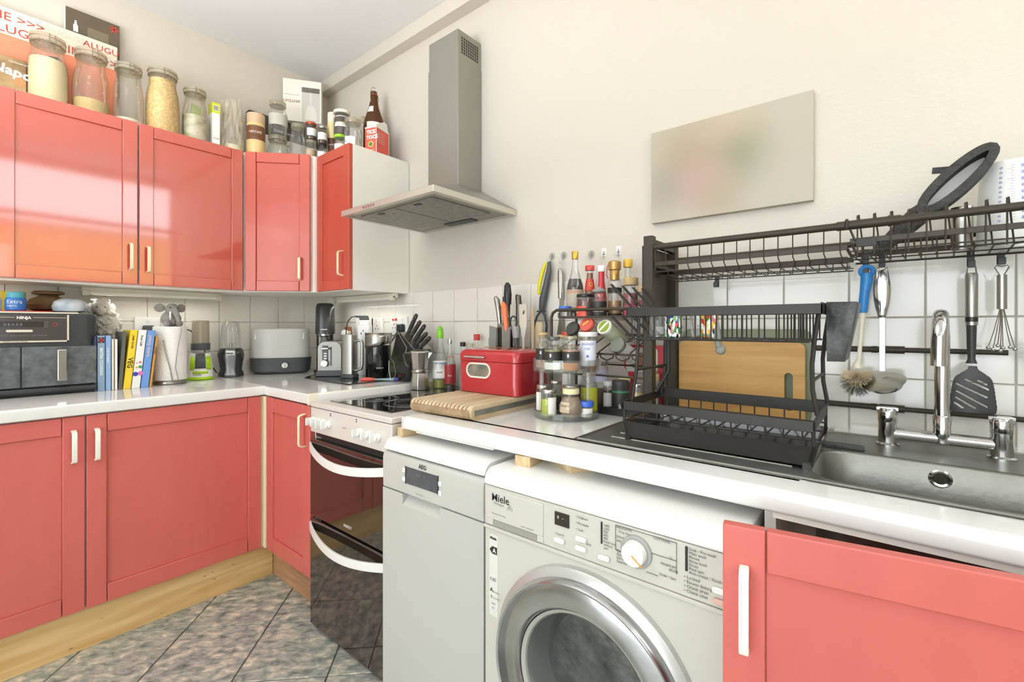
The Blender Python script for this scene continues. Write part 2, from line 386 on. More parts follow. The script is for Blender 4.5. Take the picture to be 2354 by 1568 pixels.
# ================= fitted kitchen =================
def frame_m(o, u, n):
    u = Vector(u).normalized(); n = Vector(n).normalized()
    return Matrix(((u.x, n.x, 0, o[0]), (u.y, n.y, 0, o[1]), (0, 0, 1, o[2]), (0, 0, 0, 1)))
def handle(m, u, z0, z1, out, parent, mat=CREAMH, wd=.011):
    """strap handle bowed out from the door"""
    mb = MB(); mb.m = m; k = .010
    pts = [(u, 0, z0), (u, out * .55, z0 + .001), (u, out * .9, z0 + k * .45), (u, out, z0 + k), (u, out, z1 - k), (u, out * .9, z1 - k * .45), (u, out * .55, z1 - .001), (u, 0, z1)]
    vs = []; fs = []
    for i, p in enumerate(pts):
        a = Vector(pts[max(i - 1, 0)]); c = Vector(pts[min(i + 1, 7)]); d = (c - a).normalized(); nn = Vector((0, d.z, -d.y)) * .0028
        for sx, sn in ((-1, -1), (1, -1), (1, 1), (-1, 1)): vs.append(Vector(p) + Vector((sx * wd, 0, 0)) * .5 + nn * sn)
    for i in range(7):
        for k2 in range(4): fs.append((i * 4 + k2, i * 4 + (k2 + 1) % 4, i * 4 + 4 + (k2 + 1) % 4, i * 4 + 4 + k2))
    fs += [(3, 2, 1, 0), (28, 29, 30, 31)]
    mb.add(vs, fs)
    return part('handle', mb, mat, parent, world=True, bevel=.0015)
def door(par, o, u, n, w_, h, mat, st=.046, rl=.046, hnd=None, wd=.011, out=.022, hm=None):
    m = frame_m(o, u, n); T = .018; e = .0009
    mb = MB(); mb.m = m
    mb.box(0, st - e, 0, T, 0, h).box(w_ - st + e, w_, 0, T, 0, h).box(st + e, w_ - st - e, 0, T, 0, rl - e).box(st + e, w_ - st - e, 0, T, h - rl + e, h)
    mb.box(.004, w_ - .004, 0, T * .55, .004, h - .004)
    d = part('door', mb, mat, par, world=True, bevel=.0018)
    pm = MB(); pm.m = m; pm.box(st + .0005, w_ - st - .0005, T * .5, T * .62, rl + .0005, h - rl - .0005)
    part('panel', pm, mat, d, world=True)
    if hnd:
        hu, hz0, hz1 = hnd; m2 = frame_m(Vector(o) + Vector(n).normalized() * T, u, n)
        handle(m2, hu, hz0, hz1, out, d, hm or CREAMH, wd=wd)
    return d
UB, UT = 1.297, 1.927     # wall units: bottom and top
# wide double wall cabinet
c = thing('wall_cabinet', 'wide wall cabinet with two glossy red doors above the air fryer and books', 'cabinet', (.14, -.94, UB))
part('carcass', MB().box(.002, .284, -1.312, -.562, UB, UT), WHITE, c, world=True, bevel=.0015)
door(c, (.286, -1.310, UB + .004), (0, 1, 0), (1, 0, 0), .367, .625, RED, hnd=(.345, .055, .155))
door(c, (.286, -.938, UB + .004), (0, 1, 0), (1, 0, 0), .368, .625, RED, hnd=(.026, .050, .150))
part('light_rail', MB().box(.262, .284, -1.31, -.565, UB - .004, UB), WHITE, c, world=True)
# corner cabinet with a slanted door
c = thing('corner_wall_cabinet', 'corner wall cabinet with a slanted narrow red door facing the room', 'cabinet', (.2, -.25, UB))
part('carcass', MB().prism([(.002, -.56), (.284, -.56), (.288, -.553), (.486, -.332), (.488, -.002), (.002, -.002)], UB, UT), WHITE, c, world=True, bevel=.001)
uu = Vector((.200, .214, 0)).normalized(); nn = Vector((uu.y, -uu.x, 0))
o0 = Vector((.292, -.548, UB + .004)) + nn * .002
door(c, tuple(o0), uu, nn, .276, .625, REDMID, hnd=(.236, .052, .152))
# single cabinet at the end of the run
c = thing('wall_cabinet', 'narrow wall cabinet with one red door and a plain white side beside the extractor hood', 'cabinet', (.62, -.15, UB))
part('carcass', MB().box(.490, .756, -.303, -.002, UB, UT), WHITE, c, world=True, bevel=.001)
door(c, (.486, -.304, UB + .004), (1, 0, 0), (0, -1, 0), .271, .625, REDMID, hnd=(.227, .06, .165), out=.026)
# base cabinets, left run
BB, BT = .247, .858
c = thing('base_cabinet', 'wide base cabinet with two red doors on a pine plinth below the white worktop', 'cabinet', (.3, -1.1, FLOOR))
part('carcass', MB().box(.01, .562, -1.70, -.605, BB, BT + .002), WHITE, c, world=True)
door(c, (.562, -1.645, BB), (0, 1, 0), (1, 0, 0), .513, .611, REDLOW, st=.052, rl=.055, hnd=(.487, .47, .568), wd=.013, hm=WHITEH)
door(c, (.562, -1.128, BB), (0, 1, 0), (1, 0, 0), .524, .611, REDLOW, st=.050, rl=.058, hnd=(.024, .468, .566), wd=.013, hm=WHITEH)
part('filler', MB().box(.54, .575, -.606, -.570, BB, BT), CREAMH, c, world=True)
part('plinth', MB().box(.515, .531, -1.70, -.5375, FLOOR, BB), PINE, c, world=True, bevel=.001)
c = thing('base_cabinet', 'narrow base cabinet with one red door tucked between corner and double oven', 'cabinet', (.78, -.3, FLOOR))
part('carcass', MB().box(.585, .962, -.575, -.01, BB, BT + .002), WHITE, c, world=True)
part('corner_post', MB().box(.580, .600, -.598, -.572, BB, BT), CREAMH, c, world=True, bevel=.002)
door(c, (.606, -.577, BB), (1, 0, 0), (0, -1, 0), .352, .611, REDLOW, st=.052, rl=.058, hnd=(.322, .465, .58), out=.026)
part('plinth', MB().box(.533, .955, -.5375, -.522, FLOOR, BB), PINEX, c, world=True, bevel=.001)
# worktops
def edge_prof(f, z0, z1, r=.012):    # rounded front edge: y positions from front f back to wall
    o = [(0, z0), (0, z1)]
    for i in range(7):
        t = math.radians(90 + 15 * i); o.append((f + r + r * math.cos(t), z1 - r + r * math.sin(t)))
    for i in range(4):
        t = math.radians(180 + 30 * i); o.append((f + r * .4 + r * .4 * math.cos(t), z0 + r * .4 + r * .4 * math.sin(t)))
    return o
c = thing('worktop', 'white laminate worktop of the left corner run holding the air fryer, books and blenders', 'worktop', (.3, -.9, .866))
a = [(-x, z) for x, z in edge_prof(-.592, .864, .9, .006)]
part('slab', MB().prism(a, -1.95, -.592, 'xz'), WORK, c, world=True)
part('slab', MB().prism([(.002, -.002), (.002, -.593), (.592, -.593), (.598, -.600), (.955, -.600), (.985, -.50), (1.012, -.002)], .8645, .9, 'xy'), WORK, c, world=True, bevel=.003)
mb = MB().prism([(.9555, -.603), (.961, -.603), (1.017, -.004), (1.0125, -.004)], .862, .9025, 'xy')
part('end_strip', mb, M('cream_edge', (240, 232, 208), .4), c, world=True, bevel=.001)
part('joint_strip', MB().box(.02, .6, -.597, -.594, .9, .9006), M('joint_cream', (214, 204, 182), .6), c, world=True)
c = thing('worktop', 'long white worktop resting on wooden blocks above dishwasher and washing machine, holding the sink', 'worktop', (2.2, -.3, .855))
SX0, SX1, SY0, SY1 = 2.0, 2.96, -.53, -.078
mb = MB()
mb.prism([(x * 1.0 if x == 0 else x, z) for x, z in [(q[0], q[1]) for q in edge_prof(-.607, .856, .891, .014)] if x <= -.53 or True][2:] + [(-.524, .856), (-.524, .891)], 1.505, 3.3, 'yz')
mb.box(1.445, 2.43, -.535, -.003, .856, .891)
mb.box(2.44, 3.3, -.255, -.003, .856, .891).box(2.9, 3.3, -.535, -.255, .856, .891)
mb.prism([(1.445, -.535), (1.505, -.535), (1.505, -.607), (1.49, -.604), (1.48, -.594), (1.478, -.58)], .857, .8905, 'xy')
part('slab', mb, WORK, c, world=True)
part('support_rail', MB().box(1.53, 1.815, -.585, -.567, .846, .856), APPW, c, world=True)
# ================= blocks that carry the worktop =================
def tblock(label, x, y, lx, ly, rz, z0=.8305, z1=.8555, slots=False):
    t = thing('timber_block', label, 'wood block', (x, y, z0), rz, 'timber offcuts propping up the worktop')
    mb = MB().box(-lx / 2, lx / 2, -ly / 2, ly / 2, 0, z1 - z0); part('offcut', mb, BLOCKW, t, bevel=.001)
    return t
tblock('pale timber offcut at the corner of the dishwasher lid, under the worktop end', 1.487, -.535, .03, .13, math.radians(-10))
tblock('short timber block standing near the front of the washing machine, under the worktop', 1.911, -.547, .038, .12, math.radians(8))
tblock('slanting timber block behind the short one on the washing machine, under the worktop', 1.998, -.528, .105, .062, math.radians(-30))
# ================= cooker =================
c = thing('cooker', 'white freestanding double oven cooker with black ceramic hob and dark glass doors', 'cooker', (1.2, -.3, FLOOR))
OX0, OX1, OF = .985, 1.448, -.608
part('body', MB().box(1.018, OX1 - .002, -.585, -.02, .11, .862), M('oven_side', (60, 58, 54), .5), c, world=True)
part('hob_surround', MB().prism([(OX0, OF), (OX1, OF), (OX1, -.02), (1.019, -.02), (.99, -.56), (OX0, -.575)], .862, .8795, 'xy'), COOKW, c, world=True, bevel=.003)
hob = part('hob_glass', MB().box(1.036, 1.385, -.562, -.035, .8795, .8825), M('hob_black_glass', (20, 20, 20), .05, coat=.6), c, world=True, bevel=.001)
for (x, y, r) in ((1.13, -.43, .07), (1.29, -.42, .085), (1.12, -.18, .085), (1.29, -.18, .07)):
    rb = MB()
    for rr in (r, r * .93, r * .6): rb.tube([(x + rr * math.cos(t * PI / 20), y + rr * math.sin(t * PI / 20), .8826) for t in range(40)], .0005, 4, True)
    part('ring_mark', rb, PRINTG, hob, world=True)
cp = part('control_panel', MB().box(OX0, OX1, OF + .002, -.57, .776, .860), COOKW, c, world=True, bevel=.002)
def knob(x, z, label=None):
    k = MB(); k.cyl((x, OF + .002, z), (x, OF - .006, z), .0135, n=20); k.cyl((x, OF - .006, z), (x, OF - .014, z), .0105, .010, 20)
    k.box(x - .0028, x + .0028, OF - .03, OF - .006, z - .0125, z + .0125)
    part('knob', k, APPW, c, world=True, bevel=.001)
for x in (1.012, 1.044, 1.076, 1.110): knob(x, .817)
for x in (1.295, 1.34, 1.385): knob(x, .817)
for x, z in ((1.118, .846), (1.118, .852), (1.27, .846), (1.27, .853)): part('indicator_light', MB().cyl((x, OF + .002, z), (x, OF - .0004, z), .0018, n=8), PRINT, cp, world=True)
text('INDESIT', .0065, PRINTG, cp, (1.19, OF + .0010, .815))
part('vent_gap', MB().box(OX0 + .004, OX1 - .004, OF + .02, -.55, .757, .776), BLACK, c, world=True)
OVG = M('oven_door_glass', (42, 34, 28), .04, coat=.8, spec=.9)
def ovendoor(z0, z1):
    d = part('oven_door', MB().box(OX0, OX1, OF, OF + .02, z0, z1), OVG, c, world=True, bevel=.002)
    zt = z1 - .012; hb = MB(); n = 18; vs = []; fs = []
    for i in range(n + 1):
        t = i / n; x = OX0 + .002 + (OX1 - OX0 - .004) * t; o = OF - .004 - .040 * math.sin(PI * t) ** .8; z = zt - .024 * math.sin(PI * t)
        vs += [(x, o, z - .026), (x, o, z), (x, o + .007, z), (x, o + .007, z - .026)]
    for i in range(n):
        for k in range(4): fs.append((i * 4 + k, i * 4 + (k + 1) % 4, i * 4 + 4 + (k + 1) % 4, i * 4 + 4 + k))
    fs += [(3, 2, 1, 0), (n * 4, n * 4 + 1, n * 4 + 2, n * 4 + 3)]
    hb.add(vs, fs); part('handle', hb, APPW, d, world=True, bevel=.001); return d
ovendoor(.487, .752)
ovendoor(.112, .478)
text('INDESIT', .013, PRINTW, c, (1.20, OF - .0006, .505))
part('plinth', MB().box(OX0 + .01, OX1 - .01, -.58, -.1, FLOOR, .112), BLACK, c, world=True)
# ================= dishwasher =================
c = thing('dishwasher', 'slim silver grey dishwasher standing between the cooker and the washing machine', 'dishwasher', (1.645, -.3, FLOOR))
DX0, DX1, DF = 1.458, 1.836, -.642
part('body', MB().box(DX0 + .004, DX1 - .004, -.60, -.04, FLOOR + .01, .80), APPS, c, world=True)
lid = [(-.04, .8), (-.04, .83), (-.617, .83), (-.628, .826), (-.641, .803), (-.63, .800)]
part('lid', MB().prism(lid, DX0, DX1, 'yz'), APPW, c, world=True, bevel=.002)
panel = part('control_panel', MB().prism([(-.6, .699), (-.6, .797), (-.634, .797), (-.640, .792), (-.643, .78), (DF, .699)], DX0 - .001, DX1 + .001, 'yz'), APPS, c, world=True, bevel=.003)
d = MB()
hx0, hx1 = 1.545, 1.692
d.box(DX0 - .001, hx0, DF, -.6, .13, .697).box(hx1, DX1 + .001, DF, -.6, .13, .697).box(hx0, hx1, DF, -.6, .13, .664).box(hx0, hx1, DF + .03, -.6, .66, .697)
part('door', d, APPS, c, world=True)
part('grip_recess', MB().prism([(DF, .664), (DF + .03, .676), (DF + .03, .697), (DF + .029, .697), (DF, .668)], hx0, hx1, 'yz'), APPS, c, world=True)
part('toe_panel', MB().box(DX0 + .01, DX1 - .01, -.58, -.57, FLOOR, .13), APPS, c, world=True)
DS = M('display_grey', (84, 92, 96), .2, var=.35, vscale=30)
ds = part('display', MB().box(1.560, 1.686, DF - .0022, DF + .002, .729, .773), DS, c, world=True, bevel=.001)
part('screen_frame', MB().box(1.5585, 1.5615, DF - .0028, DF, .728, .774).box(1.6845, 1.6875, DF - .0028, DF, .728, .774), PRINT, ds, world=True)
text('ECO   50', .009, PRINTG, ds, (1.605, DF - .0028, .757))
for x, z in ((1.553, .762), (1.553, .739), (1.694, .756), (1.694, .733)): part('button', MB().box(x - .005, x + .006, DF - .005, DF, z - .006, z + .006), APPW, c, world=True, bevel=.002)
text('AEG', .0155, PRINT, c, (1.612, DF - .0018, .778), bold=.0003)
text('FAVORIT', .0065, PRINTG, c, (1.600, DF - .0008, .708), spacing=1.3)
# ================= washing machine =================
c = thing('washing_machine', 'beige front loading washing machine with a round chrome rimmed porthole door', 'washing machine', (2.15, -.3, FLOOR))
MX0, MX1, MF = 1.863, 2.378, -.668
part('body', MB().box(MX0 + .002, MX0 + .008, -.64, -.04, FLOOR + .01, .795).box(MX1 - .008, MX1 - .002, -.64, -.04, FLOOR + .01, .795).box(MX0 + .008, MX1 - .008, -.05, -.04, FLOOR + .01, .795), MIELE, c, world=True)
lid = [(-.04, .800), (-.04, .833), (-.645, .833)] + [(-.645 - .025 * math.sin(math.radians(a)), .805 + .028 * math.cos(math.radians(a))) for a in range(10, 91, 10)] + [(-.670, .800)]
part('lid', MB().prism(lid, MX0, MX1, 'yz'), APPW, c, world=True, bevel=.004, seg=3)
cp = part('control_panel', MB().box(MX0, MX1, MF + .001, -.6, .714, .7985), MIELE, c, world=True, bevel=.002)
mb = MB(); nn_ = 64; vs = []; fs = []
for k in range(nn_):
    a = 2 * PI * (k + .5) / nn_; ca_, sa_ = math.cos(a), math.sin(a); hx = (MX1 - 2.115) if ca_ > 0 else (2.115 - MX0); hz = (.706 - .484) if sa_ > 0 else (.484 - .14)
    q = min(hx / max(abs(ca_), 1e-6), hz / max(abs(sa_), 1e-6)); vs.append((2.115 + ca_ * q, sa_ * q + .484))
for xx, zz in ((MX0, .706), (MX1, .706), (MX0, .14), (MX1, .14)):
    kk = min(range(nn_), key=lambda k: (vs[k][0] - xx) ** 2 + (vs[k][1] - zz) ** 2); vs[kk] = (xx, zz)
outer_ = vs[:]; inner_ = [(2.115 + .150 * math.cos(2 * PI * (k + .5) / nn_), .484 + .150 * math.sin(2 * PI * (k + .5) / nn_)) for k in range(nn_)]
v3 = [(x, MF + .004, z) for x, z in outer_] + [(x, MF + .004, z) for x, z in inner_] + [(x, -.635, z) for x, z in outer_] + [(x, -.635, z) for x, z in inner_]
for k in range(nn_):
    q = (k + 1) % nn_
    fs += [(k, q, nn_ + q, nn_ + k), (2 * nn_ + k, 2 * nn_ + q, 3 * nn_ + q, 3 * nn_ + k), (k, q, 2 * nn_ + q, 2 * nn_ + k), (nn_ + k, nn_ + q, 3 * nn_ + q, 3 * nn_ + k)]
part('front', mb.add(v3, fs), MIELE, c, world=True)
part('trim_strip', MB().box(MX0 - .001, MX1 + .001, MF - .001, -.6, .7065, .7135), MIELE, c, world=True, bevel=.001)
part('toe_panel', MB().box(MX0 + .01, MX1 - .01, -.63, -.6, FLOOR, .14), MIELE, c, world=True)
F = MF + .0004
# detergent drawer
dr = part('detergent_drawer', MB().box(1.869, 2.020, F - .0022, F + .004, .7295, .793).box(2.005, 2.020, F - .0022, F + .004, .7165, .7295).box(1.869, 1.889, F - .0022, F + .004, .7165, .7295), MIELE, c, world=True, bevel=.0015)
part('finger_slot', MB().box(1.890, 2.003, F - .0008, F + .002, .7165, .729), M('slot_shadow', (150, 148, 138), .6), dr, world=True)
text('Miele', .0225, PRINT, dr, (1.886, F - .0026, .7705), bold=.0003)
text('Paragon', .0085, PRINTG, dr, (1.893, F - .0026, .7635))
text('Waterproof System', .0048, PRINTG, dr, (1.886, F - .0026, .742))
text('made in germany', .0048, PRINTG, dr, (1.965, F - .0026, .735))
for x, z in ((1.936, .7685), (1.9405, .763), (1.9325, .763)): part('emblem', MB().tube([(x + .0028 * math.cos(t * PI / 8), F - .0028, z + .0028 * math.sin(t * PI / 8)) for t in range(16)], .0003, 4, True), PRINTG, dr, world=True)
ds = part('display', MB().box(2.047, 2.079, F - .0015, F, .762, .787), M('display_dark', (52, 46, 38), .2), c, world=True)
text('0   –', .008, PRINTW, ds, (2.053, F - .002, .775))
def mbut(x, z, m=APPW, w_=.0115): part('button', MB().prism(rrect(x - w_, x + w_, z - .0045, z + .0045, .0042, 4), F - .005, F, 'xz'), m, c, world=True, bevel=.001)
for x, z in ((2.058, .734), (2.105, .750), (2.105, .733), (2.152, .731)): mbut(x, z)
mbut(2.346, .7425); mbut(2.347, .7255, M('pinkish_button', (214, 180, 160), .4))
def lab(s, x, z, size=.0062, m=PRINT, par=cp): text(s, size, m, par, (x, F - .0018, z))
for s, x, z in (('• Vollkorn', 2.094, .787), ('• Pre-wash', 2.094, .776), ('• Soak', 2.094, .7645), ('• Water plus', 2.094, .7435), ('• Start II', 2.047, .7435)): lab(s, x, z)
for i, s in enumerate(('1400', '1200', '900', '600', '400', 'Rinse hold', 'without', 'spin')): lab(s, 2.151, .787 - .0057 * i, .0056)
for q in ((2.1455, 2.148, .7545, .793), (2.294, 2.2975, .756, .794)): part('scale_bar', MB().box(q[0], q[1], F - .0018, F, q[2], q[3]), PRINT, cp, world=True)
for i, s in enumerate(('Soak / Pre-wash', 'Main wash', 'Rinses', 'Rinse hold', 'Drain', 'Final spin', 'Anti-crease / Finish')): lab(s, 2.300, .790 - .0061 * i, .0062)
for i, s in enumerate(('• Locked', '• Excess detergent', '• Check drain', '• Check inlet')): lab(s, 2.292, .7445 - .0072 * i, .0068)
for s, x, z in (('DELICATES', 2.176, .791), ('Drip dry', 2.18, .784), ('SYNTHETICS', 2.176, .774), ('WOOLLENS', 2.176, .767), ('Quick wash', 2.176, .750), ('Automatic', 2.176, .744), ('Starch', 2.176, .738), ('Separate rinse', 2.176, .732), ('COTTONS', 2.242, .791), ('°C', 2.268, .766), ('MINIMUM', 2.254, .753), ('IRON', 2.268, .747), ('Drain / Spin', 2.252, .735)): lab(s, x, z, .0058)
ln = MB()
for (x0, z0, x1, z1) in ((2.174, .795, 2.280, .795), (2.280, .795, 2.280, .745), (2.174, .795, 2.174, .752), (2.174, .752, 2.19, .752), (2.228, .766, 2.28, .766), (2.23, .732, 2.25, .732)):
    ln.box(min(x0, x1) - .0002, max(x0, x1) + .0002, F - .0017, F, min(z0, z1) - .0002, max(z0, z1) + .0002)
part('printed_line', ln, PRINTG, cp, world=True)
kx, kz = 2.212, .760
part('dial_ring', MB().cyl((kx, F + .001, kz), (kx, F - .004, kz), .0275, n=40), M('dial_grey', (160, 160, 156), .4), c, world=True, bevel=.001)
kn = part('dial', MB().cyl((kx, F - .004, kz), (kx, F - .019, kz), .0215, .0195, n=40), APPW, c, world=True, bevel=.002)
part('pointer', MB().bar((kx, F - .0195, kz), (kx + .018, F - .0195, kz - .014), .002, .001, (0, 1, 0)), M('orange_mark', (214, 150, 50), .5), kn, world=True)
# energy label strip
sk = part('energy_label', MB().box(1.875, 1.899, MF + .0032, MF + .0045, .520, .694), M('label_clear', (214, 212, 204), .5), c, world=True)
L0 = MF + .0028
text('Miele', .0085, PRINT, sk, (1.877, L0, .684), bold=.0003)
part('arrow_mark', MB().prism([(1.876, .6615), (1.883, .669), (1.897, .669), (1.897, .6535), (1.883, .6535)], L0 - .0003, L0 + .001, 'xz'), PRINT, sk, world=True)
text('A', .013, PRINTW, sk, (1.8855, L0 - .0007, .657), bold=.0004)
text('0,85', .0105, PRINT, sk, (1.877, L0, .595))
text('A', .013, PRINT, sk, (1.877, L0, .571), bold=.0003); text('BCDEFG', .005, PRINTG, sk, (1.886, L0, .571))
text('B', .009, PRINT, sk, (1.879, L0, .558)); text('ACDEFG', .005, PRINTG, sk, (1.886, L0, .558)); text('1400', .006, PRINTG, sk, (1.880, L0, .545)); text('5,0', .006, PRINTG, sk, (1.882, L0, .536))
# porthole door
PX, PZ = 2.115, .484
def ring(prof, n=64):       # profile (radius, depth outwards)
    m = MB(); m.m = Matrix(((1, 0, 0, PX), (0, 0, -1, MF + .004), (0, 1, 0, PZ), (0, 0, 0, 1))); return m.lathe(prof + [prof[0]], n)
dd = part('porthole_door', ring([(.212, 0), (.210, .010), (.200, .018), (.190, .020), (.185, .012), (.185, 0)]), M('shroud_silver', (196, 198, 194), .3, metal=.5), c, world=True)
part('chrome_rim', ring([(.196, .012), (.195, .030), (.191, .036), (.187, .034), (.184, .024), (.160, .032), (.146, .030), (.140, .022), (.139, .0)]), M('worn_chrome', (205, 206, 208), .2, metal=1, var=.25, vscale=12), dd, world=True)
part('door_seal', ring([(.139, .004), (.138, .020), (.131, .016), (.126, .0), (.120, -.02), (.118, -.05), (.139, -.05)]), M('rubber_grey', (170, 170, 160), .5), dd, world=True)
m = MB(); m.m = Matrix(((1, 0, 0, PX), (0, 0, -1, MF + .004), (0, 1, 0, PZ), (0, 0, 0, 1)))
m.lathe([(.138, .010), (.128, .012), (.118, -.010), (.100, -.06), (.07, -.075), (.0, -.08)], 48, cap=False)
part('porthole_glass', m, glass('porthole_glass', (205, 210, 210), .16, 1.8), dd, world=True)
DRM = Matrix(((1, 0, 0, PX), (0, 0, -1, MF + .004), (0, 1, 0, PZ), (0, 0, 0, 1)))
m = MB(); m.m = DRM
m.lathe([(.128, -.045), (.150, -.050), (.215, -.07), (.218, -.30), (.10, -.33), (0, -.33)], 48)
part('drum', m, M('drum_steel', (120, 122, 118), .3, metal=.6, bump=.3, bscale=60, var=.6, vscale=22), c, world=True)
for k in range(3):
    m = MB(); m.m = DRM @ Matrix.Rotation(k * 2 * PI / 3 + .5, 4, 'Z'); m.prism([(-.02, .215), (.02, .215), (.006, .165), (-.006, .165)], -.29, -.08, 'xy')
    part('drum_paddle', m, DGREY, c, world=True, bevel=.004)
# ================= red door of the sink cabinet, slightly open =================
c = thing('sink_cabinet', 'sink base cabinet with its red door standing ajar beside the washing machine', 'cabinet', (2.8, -.3, FLOOR))
part('side_panel', MB().box(2.388, 2.404, -.575, -.02, FLOOR, .850), WHITE, c, world=True)
part('side_panel', MB().box(3.25, 3.268, -.575, -.02, FLOOR, .850), WHITE, c, world=True)
part('bottom_shelf', MB().box(2.404, 3.25, -.575, -.02, .2, .218), WHITE, c, world=True)
part('back_panel', MB().box(2.404, 3.25, -.03, -.02, .218, .80), wood('brown_board', (150, 112, 72), (120, 86, 54), 0, 5), c, world=True)
part('top_rail', MB().box(2.404, 3.25, -.600, -.585, .8465, .8558), WHITE, c, world=True)
u = Vector((.288, .051, 0)).normalized(); n_ = Vector((u.y, -u.x, 0))
o_ = Vector((2.366, -.731, .262)) - n_ * .018
door(c, tuple(o_), u, n_, .60, .608, REDLOW, st=.052, rl=.056, hnd=(.0265, .446, .556), wd=.0120, out=.02, hm=WHITEH)
# ================= extractor hood =================
c = thing('extractor_hood', 'stainless steel chimney extractor hood on the wall above the hob', 'extractor hood', (1.14, 0, 1.57))
ch = MB(); CHX0, CHX1, CHY = 1.052, 1.231, -.135
ch.box(CHX0, CHX1, CHY, -.001, 1.70, 2.20)
part('chimney_cover', ch, HOODM, c, world=True, bevel=.001)
up = part('upper_chimney', MB().box(CHX0 + .003, CHX1 - .003, CHY + .002, -.001, 2.20, 2.315), HOODM, c, world=True, bevel=.001)
holes = MB()
for i in range(8):
    for j in range(6):
        y = -.115 + i * .0125; z = 2.292 - j * .0115; holes.box(CHX1 - .0035, CHX1 - .0026, y, y + .0085, z - .0085, z)
part('vent_hole', holes, BLACK, up, world=True)['kind'] = 'stuff'
HX0, HX1, HY = .872, 1.418, -.425
z0, z1, z2 = 1.572, 1.594, 1.70
m = MB()
A = [(HX0, HY), (HX1, HY), (HX1, -.002), (HX0, -.002)]; B = [(CHX0 - .001, CHY - .002), (CHX1 + .001, CHY - .002), (CHX1 + .001, -.002), (CHX0 - .001, -.002)]
m.add([(x, y, z1) for x, y in A] + [(x, y, z2) for x, y in B], [(3, 2, 1, 0), (4, 5, 6, 7), (0, 1, 5, 4), (1, 2, 6, 5), (2, 3, 7, 6), (3, 0, 4, 7)])
cn = part('canopy', m, HOODM, c, world=True, bevel=.001)
part('canopy_rim', MB().box(HX0, HX1, HY, HY + .02, z0, z1).box(HX0, HX0 + .02, HY + .02, -.002, z0, z1).box(HX1 - .02, HX1, HY + .02, -.002, z0, z1).box(HX0 + .02, HX1 - .02, -.02, -.002, z0, z1), M('rim_steel', (205, 203, 192), .35, metal=.6), c, world=True, bevel=.0015)
part('underside', MB().box(HX0 + .02, HX1 - .02, HY + .02, -.02, z0 + .003, z0 + .008), HOODM, c, world=True)
MESHM = M('filter_mesh', (160, 160, 152), .45, metal=.6, var=.3, vscale=45, bump=.6, bscale=160)
for x0, x1 in ((.93, 1.142), (1.148, 1.36)):
    f = part('grease_filter', MB().box(x0, x1, -.375, -.09, z0 - .001, z0 + .004), MESHM, c, world=True, bevel=.002)
    part('latch', MB().box((x0 + x1) / 2 - .014, (x0 + x1) / 2 + .014, -.362, -.345, z0 - .003, z0), BLACK, f, world=True)
part('lamp_cover', MB().box(1.08, 1.24, -.075, -.035, z0 - .002, z0 + .004), DGREY, c, world=True, bevel=.001)
for i in range(5): part('button', MB().cyl((1.03 + i * .016, HY, 1.583), (1.03 + i * .016, HY - .004, 1.583), .0042, n=12), CHROME, c, world=True)
# ================= canvas on the wall =================
cv = blobs('canvas_print', (184, 178, 162), [(.10, 0, .20, .16, (170, 156, 124)), (.22, 0, .22, .15, (190, 174, 144)), (.15, 0, .15, .15, (170, 150, 130)), (.265, 0, .15, .13, (142, 144, 120)), (.05, 0, .10, .13, (156, 150, 138)), (.15, 0, .09, .12, (186, 156, 148)), (.20, 0, .05, .12, (172, 158, 136)), (.40, 0, .12, .16, (182, 176, 160))])
o = part('canvas_picture', MB().box(0, .424, -.02, -.001, 0, .280), cv, None, bevel=.001)
o.location = (1.970, 0, 1.460); tag(o, 'frameless canvas with a blurred pinkish and green print on the cream wall', 'picture')
# ================= under-cabinet lamps =================
def striplamp(label, a, b, out):
    t = thing('strip_light', label, 'lamp', ((a[0] + b[0]) / 2, (a[1] + b[1]) / 2, 1.262))
    m = MB(); m.bar((a[0], a[1], 1.285), (b[0], b[1], 1.285), .03, .022); part('housing', m, M('aged_white', (214, 208, 190), .5), t, world=True, bevel=.002)
    o = Vector(out) * .012; d = (Vector(b) - Vector(a)).normalized() * .02
    part('tube', MB().cyl(Vector((a[0], a[1], 1.272)) + o + d, Vector((b[0], b[1], 1.272)) + o - d, .008, n=12), M('lamp_tube', (232, 230, 220), .2), t, world=True)
    L_ = area('under_cabinet_fill', W((a[0] + b[0]) / 2, (a[1] + b[1]) / 2, 1.248) + Vector(out) * .02, (0, 0, 0 if out[1] else PI / 2), .5, .03, .58, (1, .97, .9))  # added fill below the fitting; the tube itself is off
    for q, s in ((a, 1), (b, -1)):
        p0 = Vector((q[0], q[1], 1.272)) + o; part('end_cap', MB().bar(p0, p0 + d * s * 1.0, .022, .022), M('aged_white', (214, 208, 190), .5), t, world=True, bevel=.002)
striplamp('long slim strip light under the wide wall cabinet', (.09, -1.075, 0), (.09, -.59, 0), (1, 0, 0))
striplamp('slim strip light under the end wall cabinet, above the sockets', (.25, -.08, 0), (.755, -.08, 0), (0, -1, 0))
